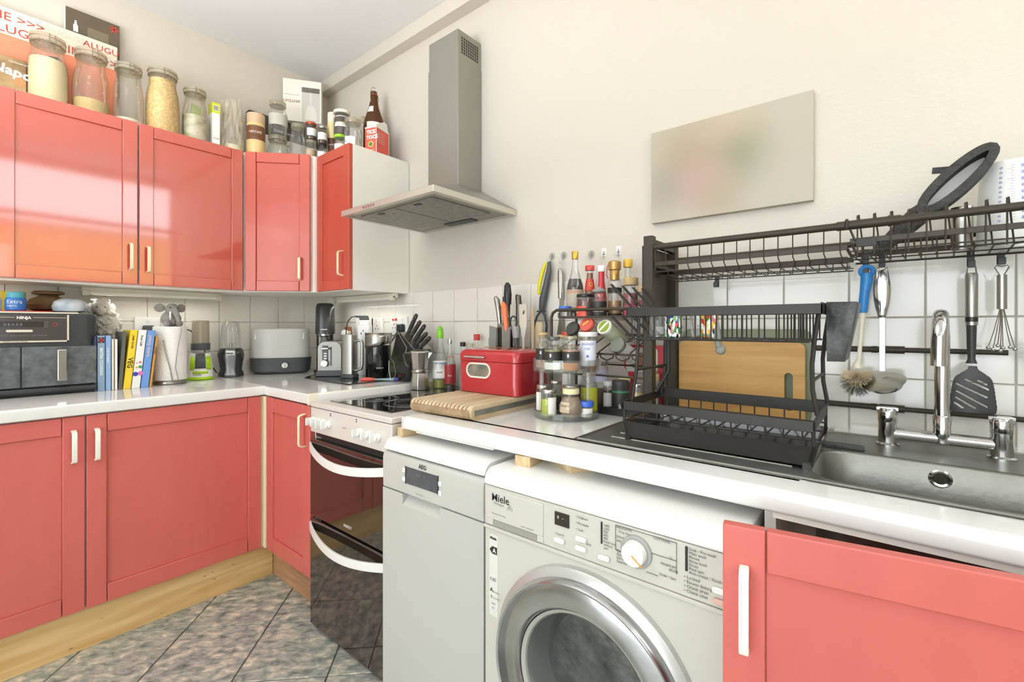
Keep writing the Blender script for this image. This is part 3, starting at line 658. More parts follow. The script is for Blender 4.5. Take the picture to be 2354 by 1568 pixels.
# ================= sockets =================
def socket(label, P, axis, w_, plug=None, sw=True):
    t = thing('wall_socket', label, 'socket', P)
    m = MB(); h = .092
    f = (lambda u, n, z: (P[0] + u, P[1] - n, P[2] + z)) if axis == 'y' else (lambda u, n, z: (P[0] + n, P[1] + u, P[2] + z))
    def bx(u0, u1, n0, n1, z0, z1): a_ = f(u0, n0, z0); b_ = f(u1, n1, z1); return (min(a_[0], b_[0]), max(a_[0], b_[0]), min(a_[1], b_[1]), max(a_[1], b_[1]), min(a_[2], b_[2]), max(a_[2], b_[2]))
    part('face_plate', MB().box(*bx(-w_ / 2, w_ / 2, 0, .012, -h / 2, h / 2)), APPW, t, world=True, bevel=.002)
    for k in ((-w_ / 4, w_ / 4) if w_ > .1 else (0,)):
        mm = MB()
        for du, dz in ((0, .006), (-.011, -.010), (.011, -.010)): mm.box(*bx(k + du - .0022, k + du + .0022, .0118, .0124, dz - .004, dz + .004))
        part('pin_hole', mm, PRINT, t, world=True)
        part('switch', MB().box(*bx(k - .005, k + .005, .012, .015, .026, .036)), APPW, t, world=True, bevel=.001)
    return t, bx
def plug(label, t_bx, P, u, z, cable, mat=BLACK, cat='plug'):
    bx = t_bx
    pl = thing('plug', label, cat, P)
    part('plug_body', MB().box(*bx(u - .019, u + .019, .0122, .038, z - .022, z + .018)), mat, pl, world=True, bevel=.005)
    if cable: part('cable', MB().tube(cable, .0028, 6), BLACK, pl, world=True)
    return pl
t, bx = socket('double wall socket with a black plug, next to the white adapter tower', (.405, -.0072, 1.138), 'y', .16)
plug('black plug in the socket next to the white adapter tower', bx, (.44, -.03, 1.138), .042, -.010, [(.447, -.04, 1.11), (.45, -.045, 1.06), (.47, -.05, .95), (.50, -.05, .91)])
socket('small unused wall socket between the two sockets that hold plugs', (.517, -.0072, 1.138), 'y', .092)
t, bx = socket('wide cooker control switch with red markings and a black plug', (.693, -.0072, 1.143), 'y', .13)
text('COOKER', .008, PRINTR, t, (.655, -.0198, 1.150)); part('red_switch', MB().box(.650, .664, -.024, -.019, 1.168, 1.178).box(.672, .686, -.024, -.019, 1.168, 1.180), PRINTR, t, world=True, bevel=.001)
plug('black plug with a lead running down to the coffee grinder', bx, (.72, -.03, 1.14), .037, -.010, [(.735, -.045, 1.12), (.72, -.06, 1.09), (.70, -.075, 1.05), (.672, -.095, 1.02), (.66, -.10, .96)])
t, bx = socket('left wall socket half hidden behind the cookery books and paper towels', (.0072, -.85, 1.135), 'x', .09)
plug('grey plug in the left wall socket behind the paper towels', bx, (.03, -.85, 1.13), 0, -.008, [(.04, -.85, 1.12), (.06, -.80, 1.13), (.05, -.76, 1.145), (.06, -.70, 1.12), (.05, -.65, 1.05), (.06, -.62, .96), (.08, -.60, .92)], DGREY)

# ================= generic containers =================
def prof_for(shape, r, h):
    if shape == 'jar': return [(r * .9, 0), (r, .004), (r, h * .72), (r * .93, h * .80), (r * .80, h * .86), (r * .80, h)]
    if shape == 'straight': return [(r * .95, 0), (r, .003), (r, h * .93), (r * .94, h)]
    if shape == 'kilner': return [(r * .80, 0), (r * .93, .006), (r, h * .18), (r, h * .55), (r * .93, h * .72), (r * .80, h * .84), (r * .80, h)]
    if shape == 'bottle': return [(r * .92, 0), (r, .004), (r, h * .50), (r * .93, h * .57), (r * .60, h * .72), (r * .38, h * .84), (r * .34, h)]
    if shape == 'sauce': return [(r * .92, 0), (r, .004), (r * .98, h * .42), (r * .8, h * .6), (r * .58, h * .8), (r * .56, h)]
    if shape == 'apoth': return [(r * .9, 0), (r, .003), (r, h * .62), (r * .85, h * .72), (r * .55, h * .78), (r * .55, h * .9), (r * .68, h * .94), (r * .68, h)]
    if shape == 'globe': return [(r * .62, 0), (r * .8, .004), (r, h * .32), (r * .97, h * .55), (r * .72, h * .8), (r * .62, h * .86), (r * .62, h)]
def radius_at(p, z):
    for (r0, z0), (r1, z1) in zip(p, p[1:]):
        if z0 <= z <= z1: return r0 + (r1 - r0) * (z - z0) / max(z1 - z0, 1e-6)
    return p[-1][0]
def container(name, label, cat, x, y, z, r, h, shape='jar', body=None, lid=None, fill=None, band=None, group=None, txt=None, clip=False, n=26):
    """lid=(mat, radius factor, height); fill=(mat, fraction); band=(mat, z0, z1, span deg, offset deg)"""
    body = body or GLASSJ; lh = lid[2] if lid else 0
    t = thing(name, label, cat, (x, y, z), 0, group)
    P = prof_for(shape, r, h - lh); part('body', MB().lathe(P, n), body, t)
    if fill:
        fz = fill[1] * (h - lh); pts = [(max(rr - .0018, .0005), max(zz, .002)) for rr, zz in P if zz < fz] + [(radius_at(P, fz) - .0018, fz), (0, fz + .001)]
        part('contents', MB().lathe([(0, .002)] + pts, n), fill[0], t)
    ca = camang(x, y)
    if band:
        bm_, b0, b1, sp, off = band; b0 *= h; b1 *= h; a = ca + math.radians(off); s = math.radians(sp) / 2
        rr = [(radius_at(P, b0) + .0008, b0), (radius_at(P, b1) + .0008, b1)]
        full = sp >= 359
        bd = part('paper_label', MB().lathe(rr, 24, a0=a - s, a1=a + s), bm_, t)
        if txt:
            for (s_, size, mt, zz, o_) in txt:
                wtx = len(s_) * size * .6
                text(s_, size, mt, bd, None, cyl=(max(radius_at(P, zz * h) + .0014, .004), zz * h, a + math.radians(o_) - wtx / 2 / r))
    if lid:
        lm, lf, lh = lid; R_ = P[-1][0] * lf
        part('lid', MB().lathe([(R_ * .98, 0), (R_, .001), (R_, lh - .0015), (R_ * .95, lh)], n, (0, 0, h - lh)), lm, t)
    if clip:
        R_ = P[-1][0]; top = h - lh; a = ca + .25
        def pt(ang, rr, zz): return (rr * math.cos(ang), rr * math.sin(ang), zz)
        wr_ = MB(); wr_.tube([pt(2 * PI * k / 24, R_ * 1.02 + .001, top - .004) for k in range(24)], .0011, 5, True)
        wr_.tube([pt(2 * PI * k / 24, R_ * 1.08 + .001, top + lh * .5) for k in range(24)], .0011, 5, True)
        for q in (-.16, .16): wr_.tube([pt(a + q, R_ * 1.1, top + lh * .9), pt(a + q, R_ * 1.25, top), pt(a + q, R_ * 1.12, top - .022)], .0012, 5)
        wr_.tube([pt(a - .16, R_ * 1.12, top - .022), pt(a, R_ * 1.2, top - .028), pt(a + .16, R_ * 1.12, top - .022)], .0012, 5)
        part('wire_clip', wr_, M('clip_wire', (170, 160, 140), .35, metal=1), t)
    return t
FLOUR = M('flour', (238, 226, 186), .95); SUGAR = M('brown_sugar', (220, 196, 140), .95, var=.15, vscale=60)
OATS = M('oats', (224, 184, 110), .95, var=.5, vscale=110, rgb2=(250, 228, 170)); SALT = M('white_powder', (240, 234, 220), .95)
GLID = glass('lid_glass', (236, 230, 212), .25)
ZT = UT + .0005
G = 'glass clip jars in a row on the wide wall cabinet'
container('clip_jar', 'largest clip jar on the wall cabinet, filled with pale flour', 'jar', .2, -1.178, ZT, .054, .250, 'kilner', lid=(GLID, 1.1, .028), fill=(FLOUR, .74), clip=True, group=G)
container('clip_jar', 'clip jar with a little brown sugar at the bottom, next to the flour jar', 'jar', .2, -1.062, ZT, .053, .250, 'kilner', lid=(GLID, 1.1, .026), fill=(SUGAR, .27), clip=True, group=G)
container('clip_jar', 'clip jar holding a thin layer of white powder, between sugar jar and oats jar', 'jar', .2, -.951, ZT, .049, .247, 'kilner', lid=(GLID, 1.1, .024), fill=(SALT, .13), clip=True, group=G)
container('clip_jar', 'clip jar packed full of golden oats on the wall cabinet', 'jar', .2, -.839, ZT, .058, .274, 'kilner', lid=(GLID, 1.08, .026), fill=(OATS, .93), clip=True, group=G)
t = container('clip_jar', 'smallest clip jar in the row, holding green and white packets', 'jar', .2, -.724, ZT, .047, .242, 'kilner', lid=(GLID, 1.1, .022), fill=(M('packets', (236, 230, 214), .8, var=.3, vscale=30, rgb2=(170, 176, 130)), .55), clip=True, group=G)
part('green_packet', MB().prism([(-.02, .10), (.02, .12), (.024, .17), (-.012, .18)], -.004, .004, 'yz'), M('leaf_green', (150, 166, 96), .7), t)
container('spice_bottle', 'small brown bottle peeping out behind the flour and sugar jars', 'bottle', .10, -1.150, ZT, .020, .225, 'straight', BROWNG, lid=(BLACK, 1.05, .02))
# big carton behind the jars
c = thing('flat_carton', 'long white and orange carton printed in red capitals, leaning on the wall behind the jars', 'box', (.07, -1.12, ZT))
part('carton', MB().box(.05, .09, -1.42, -.966, ZT, 2.285), M('carton_white', (222, 214, 196), .7), c, world=True, bevel=.001)
part('orange_panel', MB().box(.0885, .0908, -1.42, -.966, ZT, 2.188), M('carton_orange', (228, 140, 106), .7, var=.08), c, world=True)
text('ALUGUSS LINE >>>', .042, PRINTR, c, (.0914, -1.325, 2.196), FX)
text('LINE >>>', .042, PRINTR, c, (.0914, -1.345, 2.240), FX)
text('ALUGU', .033, PRINTR, c, (.0914, -1.070, 2.246), FX)
text('ALUGUSS', .030, M('print_pale', (206, 196, 176), .7), c, (.0914, -1.19, 2.250), FX)
c = thing('picture_box', 'dark brown gift box showing a bottle pictogram and red bow, behind the long carton', 'box', (.03, -1.03, ZT))
part('carton', MB().box(.004, .045, -1.114, -.950, 2.10, 2.398), M('box_brown', (96, 84, 66), .5, var=.1), c, world=True, bevel=.001)
part('side_face', MB().box(.004, .044, -1.1155, -1.114, 2.10, 2.397), PAPER, c, world=True)
part('support', MB().box(.006, .043, -1.112, -.952, ZT, 2.10), M('box_brown', (96, 84, 66), .5), c, world=True)
bt = MB(); bt.m = Matrix(((0, 0, 1, .0455), (1, 0, 0, -1.085), (0, 1, 0, 2.330), (0, 0, 0, 1)))
bt.prism([(-.007, -.02), (.007, -.02), (.007, .004), (.003, .012), (.003, .024), (-.003, .024), (-.003, .012), (-.007, .004)], 0, .0004)
part('bottle_pictogram', bt, PRINTW, c, world=True)
part('oval_pictogram', MB().tube([(.0458, -1.056 + .013 * math.cos(t * PI / 12), 2.332 + .010 * math.sin(t * PI / 12)) for t in range(24)], .0006, 4, True), PRINTG, c, world=True)
part('window_print', MB().box(.045, .0454, -1.05, -.985, 2.29, 2.345), M('dull_olive', (120, 110, 88), .6), c, world=True)
bw = MB()
for k in range(6):
    a = k * PI / 3; bw.bar((.0458, -.968, 2.375), (.0458, -.968 + .016 * math.cos(a), 2.375 + .016 * math.sin(a)), .004, .0006, (1, 0, 0))
part('red_bow', bw, PRINTR, c, world=True)
ic = MB()
for k in range(3): ic.box(.045, .0455, -.976, -.957, 2.285 - .021 * k, 2.303 - .021 * k)
part('white_icon', ic, PRINTW, c, world=True)
c = thing('coffee_packet', 'dark coffee box with white script at the far end of the wall cabinet', 'box', (.2, -1.27, ZT))
part('carton', MB().box(.16, .215, -1.36, -1.232, ZT, 2.064), M('coffee_brown', (122, 96, 62), .55, var=.4, vscale=14, rgb2=(190, 160, 110)), c, world=True, bevel=.003)
text('Napo', .044, PRINTW, c, (.2158, -1.318, 2.008), FX, bold=.0012, roll=-.12)
text('THE ITALIAN COFFEE', .006, PRINTW, c, (.2158, -1.275, 2.046), FX)
text('AMALFI', .018, PRINTW, c, (.2158, -1.27, 1.945), FX)
fl = MB()
for k in range(6):
    a = k * PI / 3; fl.sph((.2158, -1.249 + .010 * math.cos(a), 1.985 + .010 * math.sin(a)), .006, (.1, 1, 1), 8, 5)
part('flower_print', fl, M('flower_orange', (226, 130, 84), .6), c, world=True)
c = thing('small_carton', 'narrow white carton with a lime green barcode top beside the smallest clip jar', 'box', (.2, -.65, ZT))
part('carton', MB().box(.175, .222, -.664, -.634, ZT, 2.135), PAPER, c, world=True, bevel=.001)
part('green_top', MB().box(.1745, .2228, -.6645, -.6335, 2.090, 2.1355), M('lime_print', (206, 212, 50), .5), c, world=True)
part('barcode_panel', MB().box(.2229, .2233, -.660, -.640, 2.10, 2.125), PAPER, c, world=True)
bc = MB()
for k in range(8): bc.box(.2234, .2236, -.659 + k * .0023, -.6578 + k * .0023, 2.102, 2.123)
part('barcode', bc, PRINT, c, world=True)
text('SUGAR', .008, PRINT, c, (.2228, -.661, 1.975), FX)
# crumpled bag
c = thing('plastic_bag', 'crumpled clear plastic bag standing beside the instant coffee jar', 'bag', (.18, -.571, ZT))
random.seed(4)
def bagf(u, v):
    a = 2 * PI * u; e = 1 - v; wr_ = .006 * math.sin(9 * a + 7 * v) + .004 * math.sin(17 * a - 11 * v)
    rx = (.014 + .020 * e ** .6 + wr_ * .5) * (0.25 if v > .97 else 1); ry = .042 + .003 * math.sin(7 * v) + wr_ * .4
    return (rx * math.cos(a), ry * math.sin(a), .27 * v + (.02 * math.sin(a) * v))
part('film', MB().grid(bagf, 48, 26), glass('bag_film', (244, 240, 230), .22, .8, .2), c)
part('rolled_contents', MB().lathe([(.0, 0), (.038, .002), (.042, .02), (.036, .05), (.0, .055)], 20), M('pale_contents', (222, 216, 190), .8, var=.2, vscale=30), c)
container('instant_coffee_jar', 'instant coffee jar with brown and cream label and tan lid', 'jar', .2, -.474, ZT, .040, .222, 'straight', M('cream_jar', (226, 198, 140), .3), lid=(M('tan_lid', (214, 182, 150), .5), 1.04, .045), band=(M('coffee_label', (120, 78, 48), .4), .42, .72, 150, 0), txt=[('NESCAFÉ', .014, PRINTW, .56, 0), ('GOLD', .014, PRINT, .48, 0)])
c = thing('flat_black_box', 'long flat dark box lying behind the coffee jar and glass jars', 'box', (.05, -.25, ZT))
part('carton', MB().box(.02, .06, -.45, -.052, 2.13, 2.228), M('box_dark', (70, 68, 60), .5), c, world=True, bevel=.001)
part('lower_carton', MB().box(.02, .058, -.45, -.052, ZT, 2.13), PAPER, c, world=True, bevel=.001)
text('HOME CLASSIC', .016, PRINTW, c, (.0606, -.33, 2.16), FX); text('set of storage', .013, PRINT, c, (.0586, -.32, 2.10), FX)
G2 = 'empty glass jars over the corner cabinet'
container('glass_jar', 'wide clear glass jar under another jar, beside the coffee jar', 'jar', .2, -.372, ZT, .048, .148, 'kilner', GLASS, lid=(GLID, 1.1, .018), clip=True, group=G2)
container('glass_jar', 'tall clear glass jar stacked on another jar, with a yellow spot on its label', 'jar', .2, -.372, ZT + .149, .0435, .172, 'jar', GLASS, lid=(GLID, 1.08, .022), band=(M('faded_label', (196, 196, 186), .6), .28, .6, 150, 10), group=G2)
container('glass_jar', 'small clear glass jar with plain glass lid in front of the dark flat box', 'jar', .235, -.29, ZT, .037, .228, 'jar', GLASS, lid=(GLID, 1.05, .02), group=G2)
container('glass_jar', 'small short glass jar of pinkish powder beneath the dark jam jar', 'jar', .335, -.272, ZT, .028, .128, 'jar', GLASS, lid=(GLID, 1.05, .016), fill=(M('pink_powder', (222, 190, 160), .9), .7))
JAM = M('dark_jam', (80, 40, 28), .3)
container('jam_jar', 'dark jam jar with a copper lid stacked on a short glass jar', 'jar', .335, -.272, ZT + .129, .027, .086, 'jar', GLASS, lid=(M('copper_lid', (186, 90, 60), .3, metal=.6), 1.15, .012), fill=(JAM, .9), band=(PAPER, .2, .62, 110, 15))
container('spice_jar', 'tiny jar with a paper label under another tiny dark jar', 'jar', .404, -.25, ZT, .022, .098, 'jar', GLASS, lid=(BLACK, 1.1, .012), band=(PAPER, .15, .6, 140, 0))
container('spice_jar', 'tiny dark jar with a silver lid on top of another, next to the cream tin', 'jar', .404, -.25, ZT + .099, .022, .088, 'jar', GLASS, lid=(ALU, 1.15, .012), fill=(JAM, .8), band=(PAPER, .2, .6, 140, 0))
container('cream_tin', 'tall cream tin with a dark round badge and pale cap above the red door', 'tin', .400, -.195, ZT, .024, .27, 'straight', M('tin_cream', (232, 214, 160), .4), lid=(M('cap_cream', (230, 222, 204), .5), 1.02, .05), band=(M('badge_brown', (96, 60, 44), .5), .25, .52, 95, -10), txt=[('OATS', .012, PRINTW, .38, -10)])
container('jam_jar', 'squat jam jar with a lime green lid beneath the cream lidded jar', 'jar', .525, -.225, ZT, .030, .118, 'jar', GLASS, lid=(M('lime_lid', (160, 210, 40), .4), 1.2, .014), fill=(M('dark_brown', (90, 60, 40), .4), .5), band=(PAPER, .15, .6, 120, 0))
container('jam_jar', 'jar with a wide cream lid and round paper label stacked on the lime lidded jar', 'jar', .520, -.215, ZT + .1185, .037, .118, 'jar', GLASS, lid=(M('cream_lid', (236, 230, 208), .4), 1.3, .014), fill=(M('dark_choc', (64, 44, 34), .4), .85), band=(PAPER, .3, .75, 95, -10))
container('glass_jar', 'stout clear jar with a small paper label at the cabinet corner by the beer bottle', 'jar', .630, -.225, ZT, .040, .165, 'jar', GLASS, lid=(GLID, 1.1, .022), band=(PAPER, .12, .45, 70, -20), txt=[('sel', .012, PRINTB, .3, -20)])
container('glass_jar', 'small clear stoppered bottle behind the stout clear jar', 'bottle', .505, -.090, ZT, .024, .262, 'bottle', GLASS, lid=(GLID, 1.3, .03))
# white glassware box with an upside down print
t = thing('glassware_box', 'tall white box with an upside down printed name and wine glass picture in the corner', 'box', (.128, -.214, 2.2285), math.radians(55))
part('carton', MB().box(-.094, .094, .002, .055, 0, .222), M('box_white', (238, 236, 228), .6), t, bevel=.001)
part('photo_panel', MB().box(-.002, .086, .0008, .0022, .004, .180), M('photo_grey', (206, 204, 196), .5), t)
part('photo_top', MB().box(-.002, .086, .0002, .0010, .158, .184), M('photo_dark', (120, 118, 110), .5, var=.4, vscale=40), t)
part('wine_glass_print', MB().prism([(.012 + .030 - .030 * math.cos(PI * k / 14), .012 + .082 * math.sin(PI * k / 14)) for k in range(15)], .0000, .0009, 'xz').box(.038, .046, .0000, .0008, .09, .158), M('photo_pale', (224, 222, 214), .3), t)
text('ANYDAY', .0215, M('print_bronze', (150, 120, 90), .6), t, (-.010, .0012, .112), FY, world=False, roll=PI, bold=.0003)
part('small_print', MB().box(-.088, -.014, .0010, .0018, .1375, .1385), PRINTG, t)
# swing top beer bottle
t = thing('beer_bottle', 'brown swing top beer bottle with white labels beside the red tea carton', 'bottle', (.600, -.092, ZT))
part('body', MB().lathe([(.046, 0), (.050, .006), (.050, .18), (.044, .215), (.024, .275), (.018, .31), (.018, .335)], 28), BROWNG, t)
part('beer', MB().lathe([(0, .004), (.044, .006), (.047, .17), (.040, .212), (.018, .27), (0, .271)], 24), M('beer_brown', (86, 52, 22), .3), t)
ca = camang(.600, -.092)
lb = part('paper_label', MB().lathe([(.0508, .10), (.0508, .19)], 16, a0=ca - .7, a1=ca + .7), PAPER, t)
part('neck_label', MB().lathe([(.0345, .245), (.0245, .275)], 8, a0=ca - 1.0, a1=ca - .1), PAPER, t)
text('FLENSBURGER', .014, PRINT, lb, None, cyl=(.0515, .155, ca - .65)); text('PILSENER', .013, PRINTR, lb, None, cyl=(.0515, .125, ca - .5))
part('stopper', MB().lathe([(.014, 0), (.016, .004), (.014, .018), (.0, .022)], 16, (0, 0, .336)), M('stopper_brown', (76, 60, 46), .25), t)
part('rubber_seal', MB().lathe([(.015, 0), (.0175, .001), (.0175, .004), (.015, .005)], 16, (0, 0, .334)), PRINTR, t)
wb_ = MB()
for s in (-1, 1): wb_.tube([(0, s * .019, .30), (.006, s * .024, .318), (0, s * .020, .345), (0, s * .010, .372)], .0016, 6)
wb_.tube([(0, -.010, .372), (0, 0, .376), (0, .010, .372)], .0016, 6)
part('wire_bail', wb_, STEEL, t)
# tea carton
t = thing('tea_carton', 'red tea carton with an open white flap on the end of the wall cabinet', 'box', (.745, -.155, ZT), math.radians(18))
CR = M('carton_red', (222, 96, 78), .55)
part('carton', MB().box(-.062, .0, -.030, .062, 0, .118), CR, t, bevel=.001)
part('white_edge', MB().box(-.0625, .0005, -.0305, .0625, .112, .1185).box(-.001, .0008, -.031, -.029, 0, .118).box(-.0005, .0008, .0605, .0625, 0, .118), PAPER, t)
part('open_flap', MB().prism([(-.03, .118), (.06, .118), (.05, .155), (.03, .158), (-.02, .13)], -.004, -.002, 'yz'), PAPER, t)
M1 = WM[t.name]
text('TICK', .022, PRINTW, t, (-.052, -.0312, .086), FY, bold=.0012, world=False)
text('TOCK', .022, PRINTW, t, (-.052, -.0312, .062), FY, bold=.0012, world=False)
part('leaf_badge', MB().cyl((-.030, -.0305, .038), (-.030, -.0315, .038), .014, n=20), M('badge_yellow', (220, 210, 140), .6), t)
part('leaf_mark', MB().cyl((-.030, -.0312, .038), (-.030, -.0322, .038), .010, n=20), M('leaf_dark_green', (90, 130, 50), .6), t)
text('ROOIBOS', .010, PRINTW, t, (-.055, -.0312, .008), FY, world=False)
for i in range(6): text('naturally caffeine free', .006, PRINTW, t, (.0012, -.022, .092 - i * .009), FX, world=False)
# ================= left counter =================
ZC = .9006
FRY = M('fryer_black', (56, 60, 62), .38, bump=.05, bscale=60)
c = thing('air_fryer', 'large black double drawer air fryer with chrome handle on the left counter', 'air fryer', (.16, -1.30, ZC))
part('body', MB().prism(rrect(.035, .275, -1.56, -1.052, .035), .925, 1.184, 'xy'), FRY, c, world=True, bevel=.006)
part('base', MB().prism([(.05, .9006), (.262, .9006), (.29, .914), (.29, .928), (.04, .928)], -1.55, -1.058, 'xz'), M('fryer_base', (54, 56, 58), .4), c, world=True, bevel=.003)
cpn = part('control_panel', MB().box(.272, .281, -1.50, -1.136, 1.088, 1.180), M('fryer_panel', (64, 60, 58), .22, coat=.3), c, world=True, bevel=.003)
ol = MB(); ol.box(.2808, .2822, -1.50, -1.133, 1.086, 1.0915).box(.2808, .2822, -1.1375, -1.1325, 1.086, 1.181).box(.2808, .2820, -1.50, -1.264, 1.170, 1.1712).box(.2808, .2820, -1.221, -1.139, 1.170, 1.1712)
part('silver_outline', ol, M('outline_silver', (214, 206, 188), .35, metal=.3), cpn, world=True)
text('NINJA', .0125, PRINTW, cpn, (.2816, -1.260, 1.1655), FX, bold=.0004)
part('screen', MB().box(.2808, .2814, -1.40, -1.196, 1.138, 1.157), M('screen_black', (46, 44, 42), .15), cpn, world=True)
text('8:8.8.8.8', .013, PRINTG, cpn, (.2817, -1.290, 1.142), FX)
part('slide_button', MB().prism(rrect(-1.284, -1.222, 1.121, 1.129, .0035), .2808, .283, 'yz'), M('button_silver', (220, 212, 196), .3), cpn, world=True)
for y, z in ((-1.190, 1.153), (-1.190, 1.141)): part('button_ring', MB().tube([(.2816, y + .004 * math.cos(t * PI / 8), z + .004 * math.sin(t * PI / 8)) for t in range(16)], .0006, 4, True), PRINTG, cpn, world=True)
part('dial_ring', MB().tube([(.2816, -1.168 + .006 * math.cos(t * PI / 8), 1.147 + .006 * math.sin(t * PI / 8)) for t in range(16)], .0008, 4, True), PRINTR, cpn, world=True)
text('ROAST | BAKE | REHEAT | DEHYDRATE', .0065, PRINTG, cpn, (.2816, -1.300, 1.107), FX)
text('SMART COOK SYSTEM', .0055, PRINT, cpn, (.2826, -1.29, 1.0865), FX)
DRW = M('fryer_drawer', (104, 110, 112), .3, var=.5, vscale=45)
for y0, y1 in ((-1.44, -1.251), (-1.248, -1.058)):
    d = part('drawer', MB().box(.27, .284, y0, y1, .932, 1.070), DRW, c, world=True, bevel=.003)
    yh = -1.152 if y0 > -1.3 else -1.345
    part('handle', MB().prism(rrect(yh - .013, yh + .013, .950, 1.060, .004), .284, .306, 'yz'), CHROME, d, world=True, bevel=.003)
vt = MB()
for k in range(9): vt.box(.262, .2655, -1.125 + k * .006, -1.121 + k * .006, 1.1835, 1.1848)
part('vent', vt, BLACK, c, world=True)['kind'] = 'stuff'
ZF = 1.1846
c = thing('serving_tray', 'thin white tray with a red cloth edge lying on the air fryer', 'tray', (.16, -1.25, ZF))
part('board', MB().box(.05, .268, -1.5, -1.105, ZF, ZF + .006), M('tray_white', (232, 224, 206), .4), c, world=True, bevel=.002)
part('red_cloth', MB().box(.055, .264, -1.48, -1.172, ZF + .006, ZF + .009), M('cloth_red', (196, 66, 50), .8, bump=.3, bscale=120), c, world=True, bevel=.002)
ZR = ZF + .0095
container('gum_tub', 'blue plastic gum tub with white lettering and teal lid on the air fryer', 'tub', .22, -1.258, ZR, .0255, .064, 'straight', M('tub_blue', (56, 120, 200), .35), lid=(M('teal_lid', (92, 178, 196), .35), .92, .02), txt=[('Extra', .019, PRINTW, .38, 12), ('MINTS', .009, PRINTW, .2, -20)], band=(M('tub_blue', (56, 120, 200), .35), .06, .62, 170, 0))
container('gum_tub', 'white gum tub partly out of frame beside the blue one', 'tub', .215, -1.309, ZR, .018, .062, 'straight', M('tub_white', (206, 216, 226), .4), lid=(PAPER, .92, .02), txt=[('Extra', .013, PRINTB, .38, 20)], band=(M('tub_white', (206, 216, 226), .4), .06, .62, 170, 0))
c = thing('yellow_packet', 'bright yellow packet standing behind the blue gum tub', 'packet', (.10, -1.25, ZR))
part('packet', MB().box(.09, .112, -1.305, -1.225, ZR, ZR + .072), M('packet_yellow', (232, 214, 70), .5, var=.1), c, world=True, bevel=.004)
c = thing('clay_pot', 'rounded brown clay pot with a flat wide rimmed lid on the air fryer tray', 'pot', (.112, -1.168, ZR))
CLAY = M('clay_brown', (132, 104, 72), .6, var=.4, vscale=30)
part('bowl', MB().lathe([(.032, 0), (.054, .010), (.060, .026), (.050, .046), (.030, .056), (.024, .062)], 28), CLAY, c)
part('lid', MB().lathe([(.026, .0622), (.044, .066), (.045, .072), (.038, .077), (.0, .077)], 28), CLAY, c)
c = thing('marble_dish', 'pale blue grey marbled stone dish beside the clay pot', 'dish', (.205, -1.120, ZF))
part('bowl', MB().lathe([(.026, .0062), (.046, .012), (.050, .028), (.044, .046), (.028, .056), (.0, .058)], 28, sx=.8, sy=1), M('marbled', (226, 230, 232), .3, var=.4, vscale=22, rgb2=(140, 160, 178)), c)
# plush sheep
c = thing('sheep_ornament', 'pale woolly sheep ornament standing between the air fryer and the books', 'ornament', (.088, -1.000, ZC))
WOOL = M('wool_white', (222, 218, 208), .95, bump=1, bscale=150)
m = MB(); m.sph((0, 0, .255), .052, (.8, .85, 1.15)); part('body', m, WOOL, c)
m = MB(); m.sph((.020, -.018, .318), .030, (1, 1, 1.1)); m.sph((.042, -.024, .303), .019, (1.1, .9, 1)); part('head', m, WOOL, c)
for s in (-1, 1): part('ear', MB().sph((.008, -.016 + s * .034, .312), .014, (.5, .8, 1.5)), WOOL, c)
for s in (-1, 1): part('eye', MB().sph((.0475, -.024 + s * .011, .315), .0035), PRINT, c)
m = MB()
random.seed(3)
for k in range(70):
    a = random.uniform(0, 2 * PI); zz = random.uniform(-.8, .9); rr = math.sqrt(1 - zz * zz); m.sph((.042 * rr * math.cos(a), .045 * rr * math.sin(a), .255 + .058 * zz), .009, n=7, m=5)
for k in range(14): m.sph((.014 + .02 * math.cos(k), -.018 + .022 * math.sin(k), .343 + .004 * math.sin(k * 3)), .009, n=7, m=5)
part('wool_curl', m, WOOL, c)['kind'] = 'stuff'
part('pedestal', MB().lathe([(.034, 0), (.034, .01), (.026, .02), (.026, .2), (.0, .2)], 20), M('pedestal_grey', (150, 146, 138), .6), c)
# books, spines towards the room
BX = .282
def book(label, y0, y1, z1, colr, lean=0, depth=.12, txts=(), g=True, spine=None):
    t = thing('book', label, 'book', (BX - depth / 2, (y0 + y1) / 2, ZC), 0, 'cookery books in a row on the counter')
    h = z1 - ZC; a = lean
    sh = Matrix(((1, 0, 0, 0), (0, 1, a, 0), (0, 0, 1, 0), (0, 0, 0, 1)))
    w_ = y1 - y0; m = MB(); m.m = sh
    m.box(-depth / 2, depth / 2, -w_ / 2, -w_ / 2 + .0016, 0, h).box(-depth / 2, depth / 2, w_ / 2 - .0016, w_ / 2, 0, h).box(depth / 2 - .002, depth / 2, -w_ / 2, w_ / 2, 0, h)
    part('cover', m, colr, t, bevel=.0008, seg=1)
    m = MB(); m.m = sh; m.box(-depth / 2 + .003, depth / 2 - .0022, -w_ / 2 + .0016, w_ / 2 - .0016, .003, h - .003); part('pages', m, M('page_block', (232, 226, 206), .9), t)
    for s_, size, mt, zz, off in txts:      # reading downwards
        R_ = Matrix(((0, 0, 1), (0, 1, 0), (-1, 0, 0))).to_4x4()  # local x -> -z, y -> +y, normal +x
        yy = off + a * zz
        o = text(s_, size, mt, t, Vector((depth / 2 + .0006, yy - size * .33, zz)), Matrix.Rotation(math.atan(-a), 4, 'X') @ R_, world=False, bold=size * .02)
    return t
BK = lambda n, c_: M('book_' + n, c_, .4)
book('thin dark navy book at the air fryer end of the row', -1.066, -1.058, 1.104, BK('navy', (40, 58, 84)))
b_ = book('blue grey book with a small union flag at the top of its spine', -1.056, -1.035, 1.106, BK('bluegrey', (132, 160, 184)), txts=[('BRITISH COOKING', .012, PRINTW, .16, 0)])
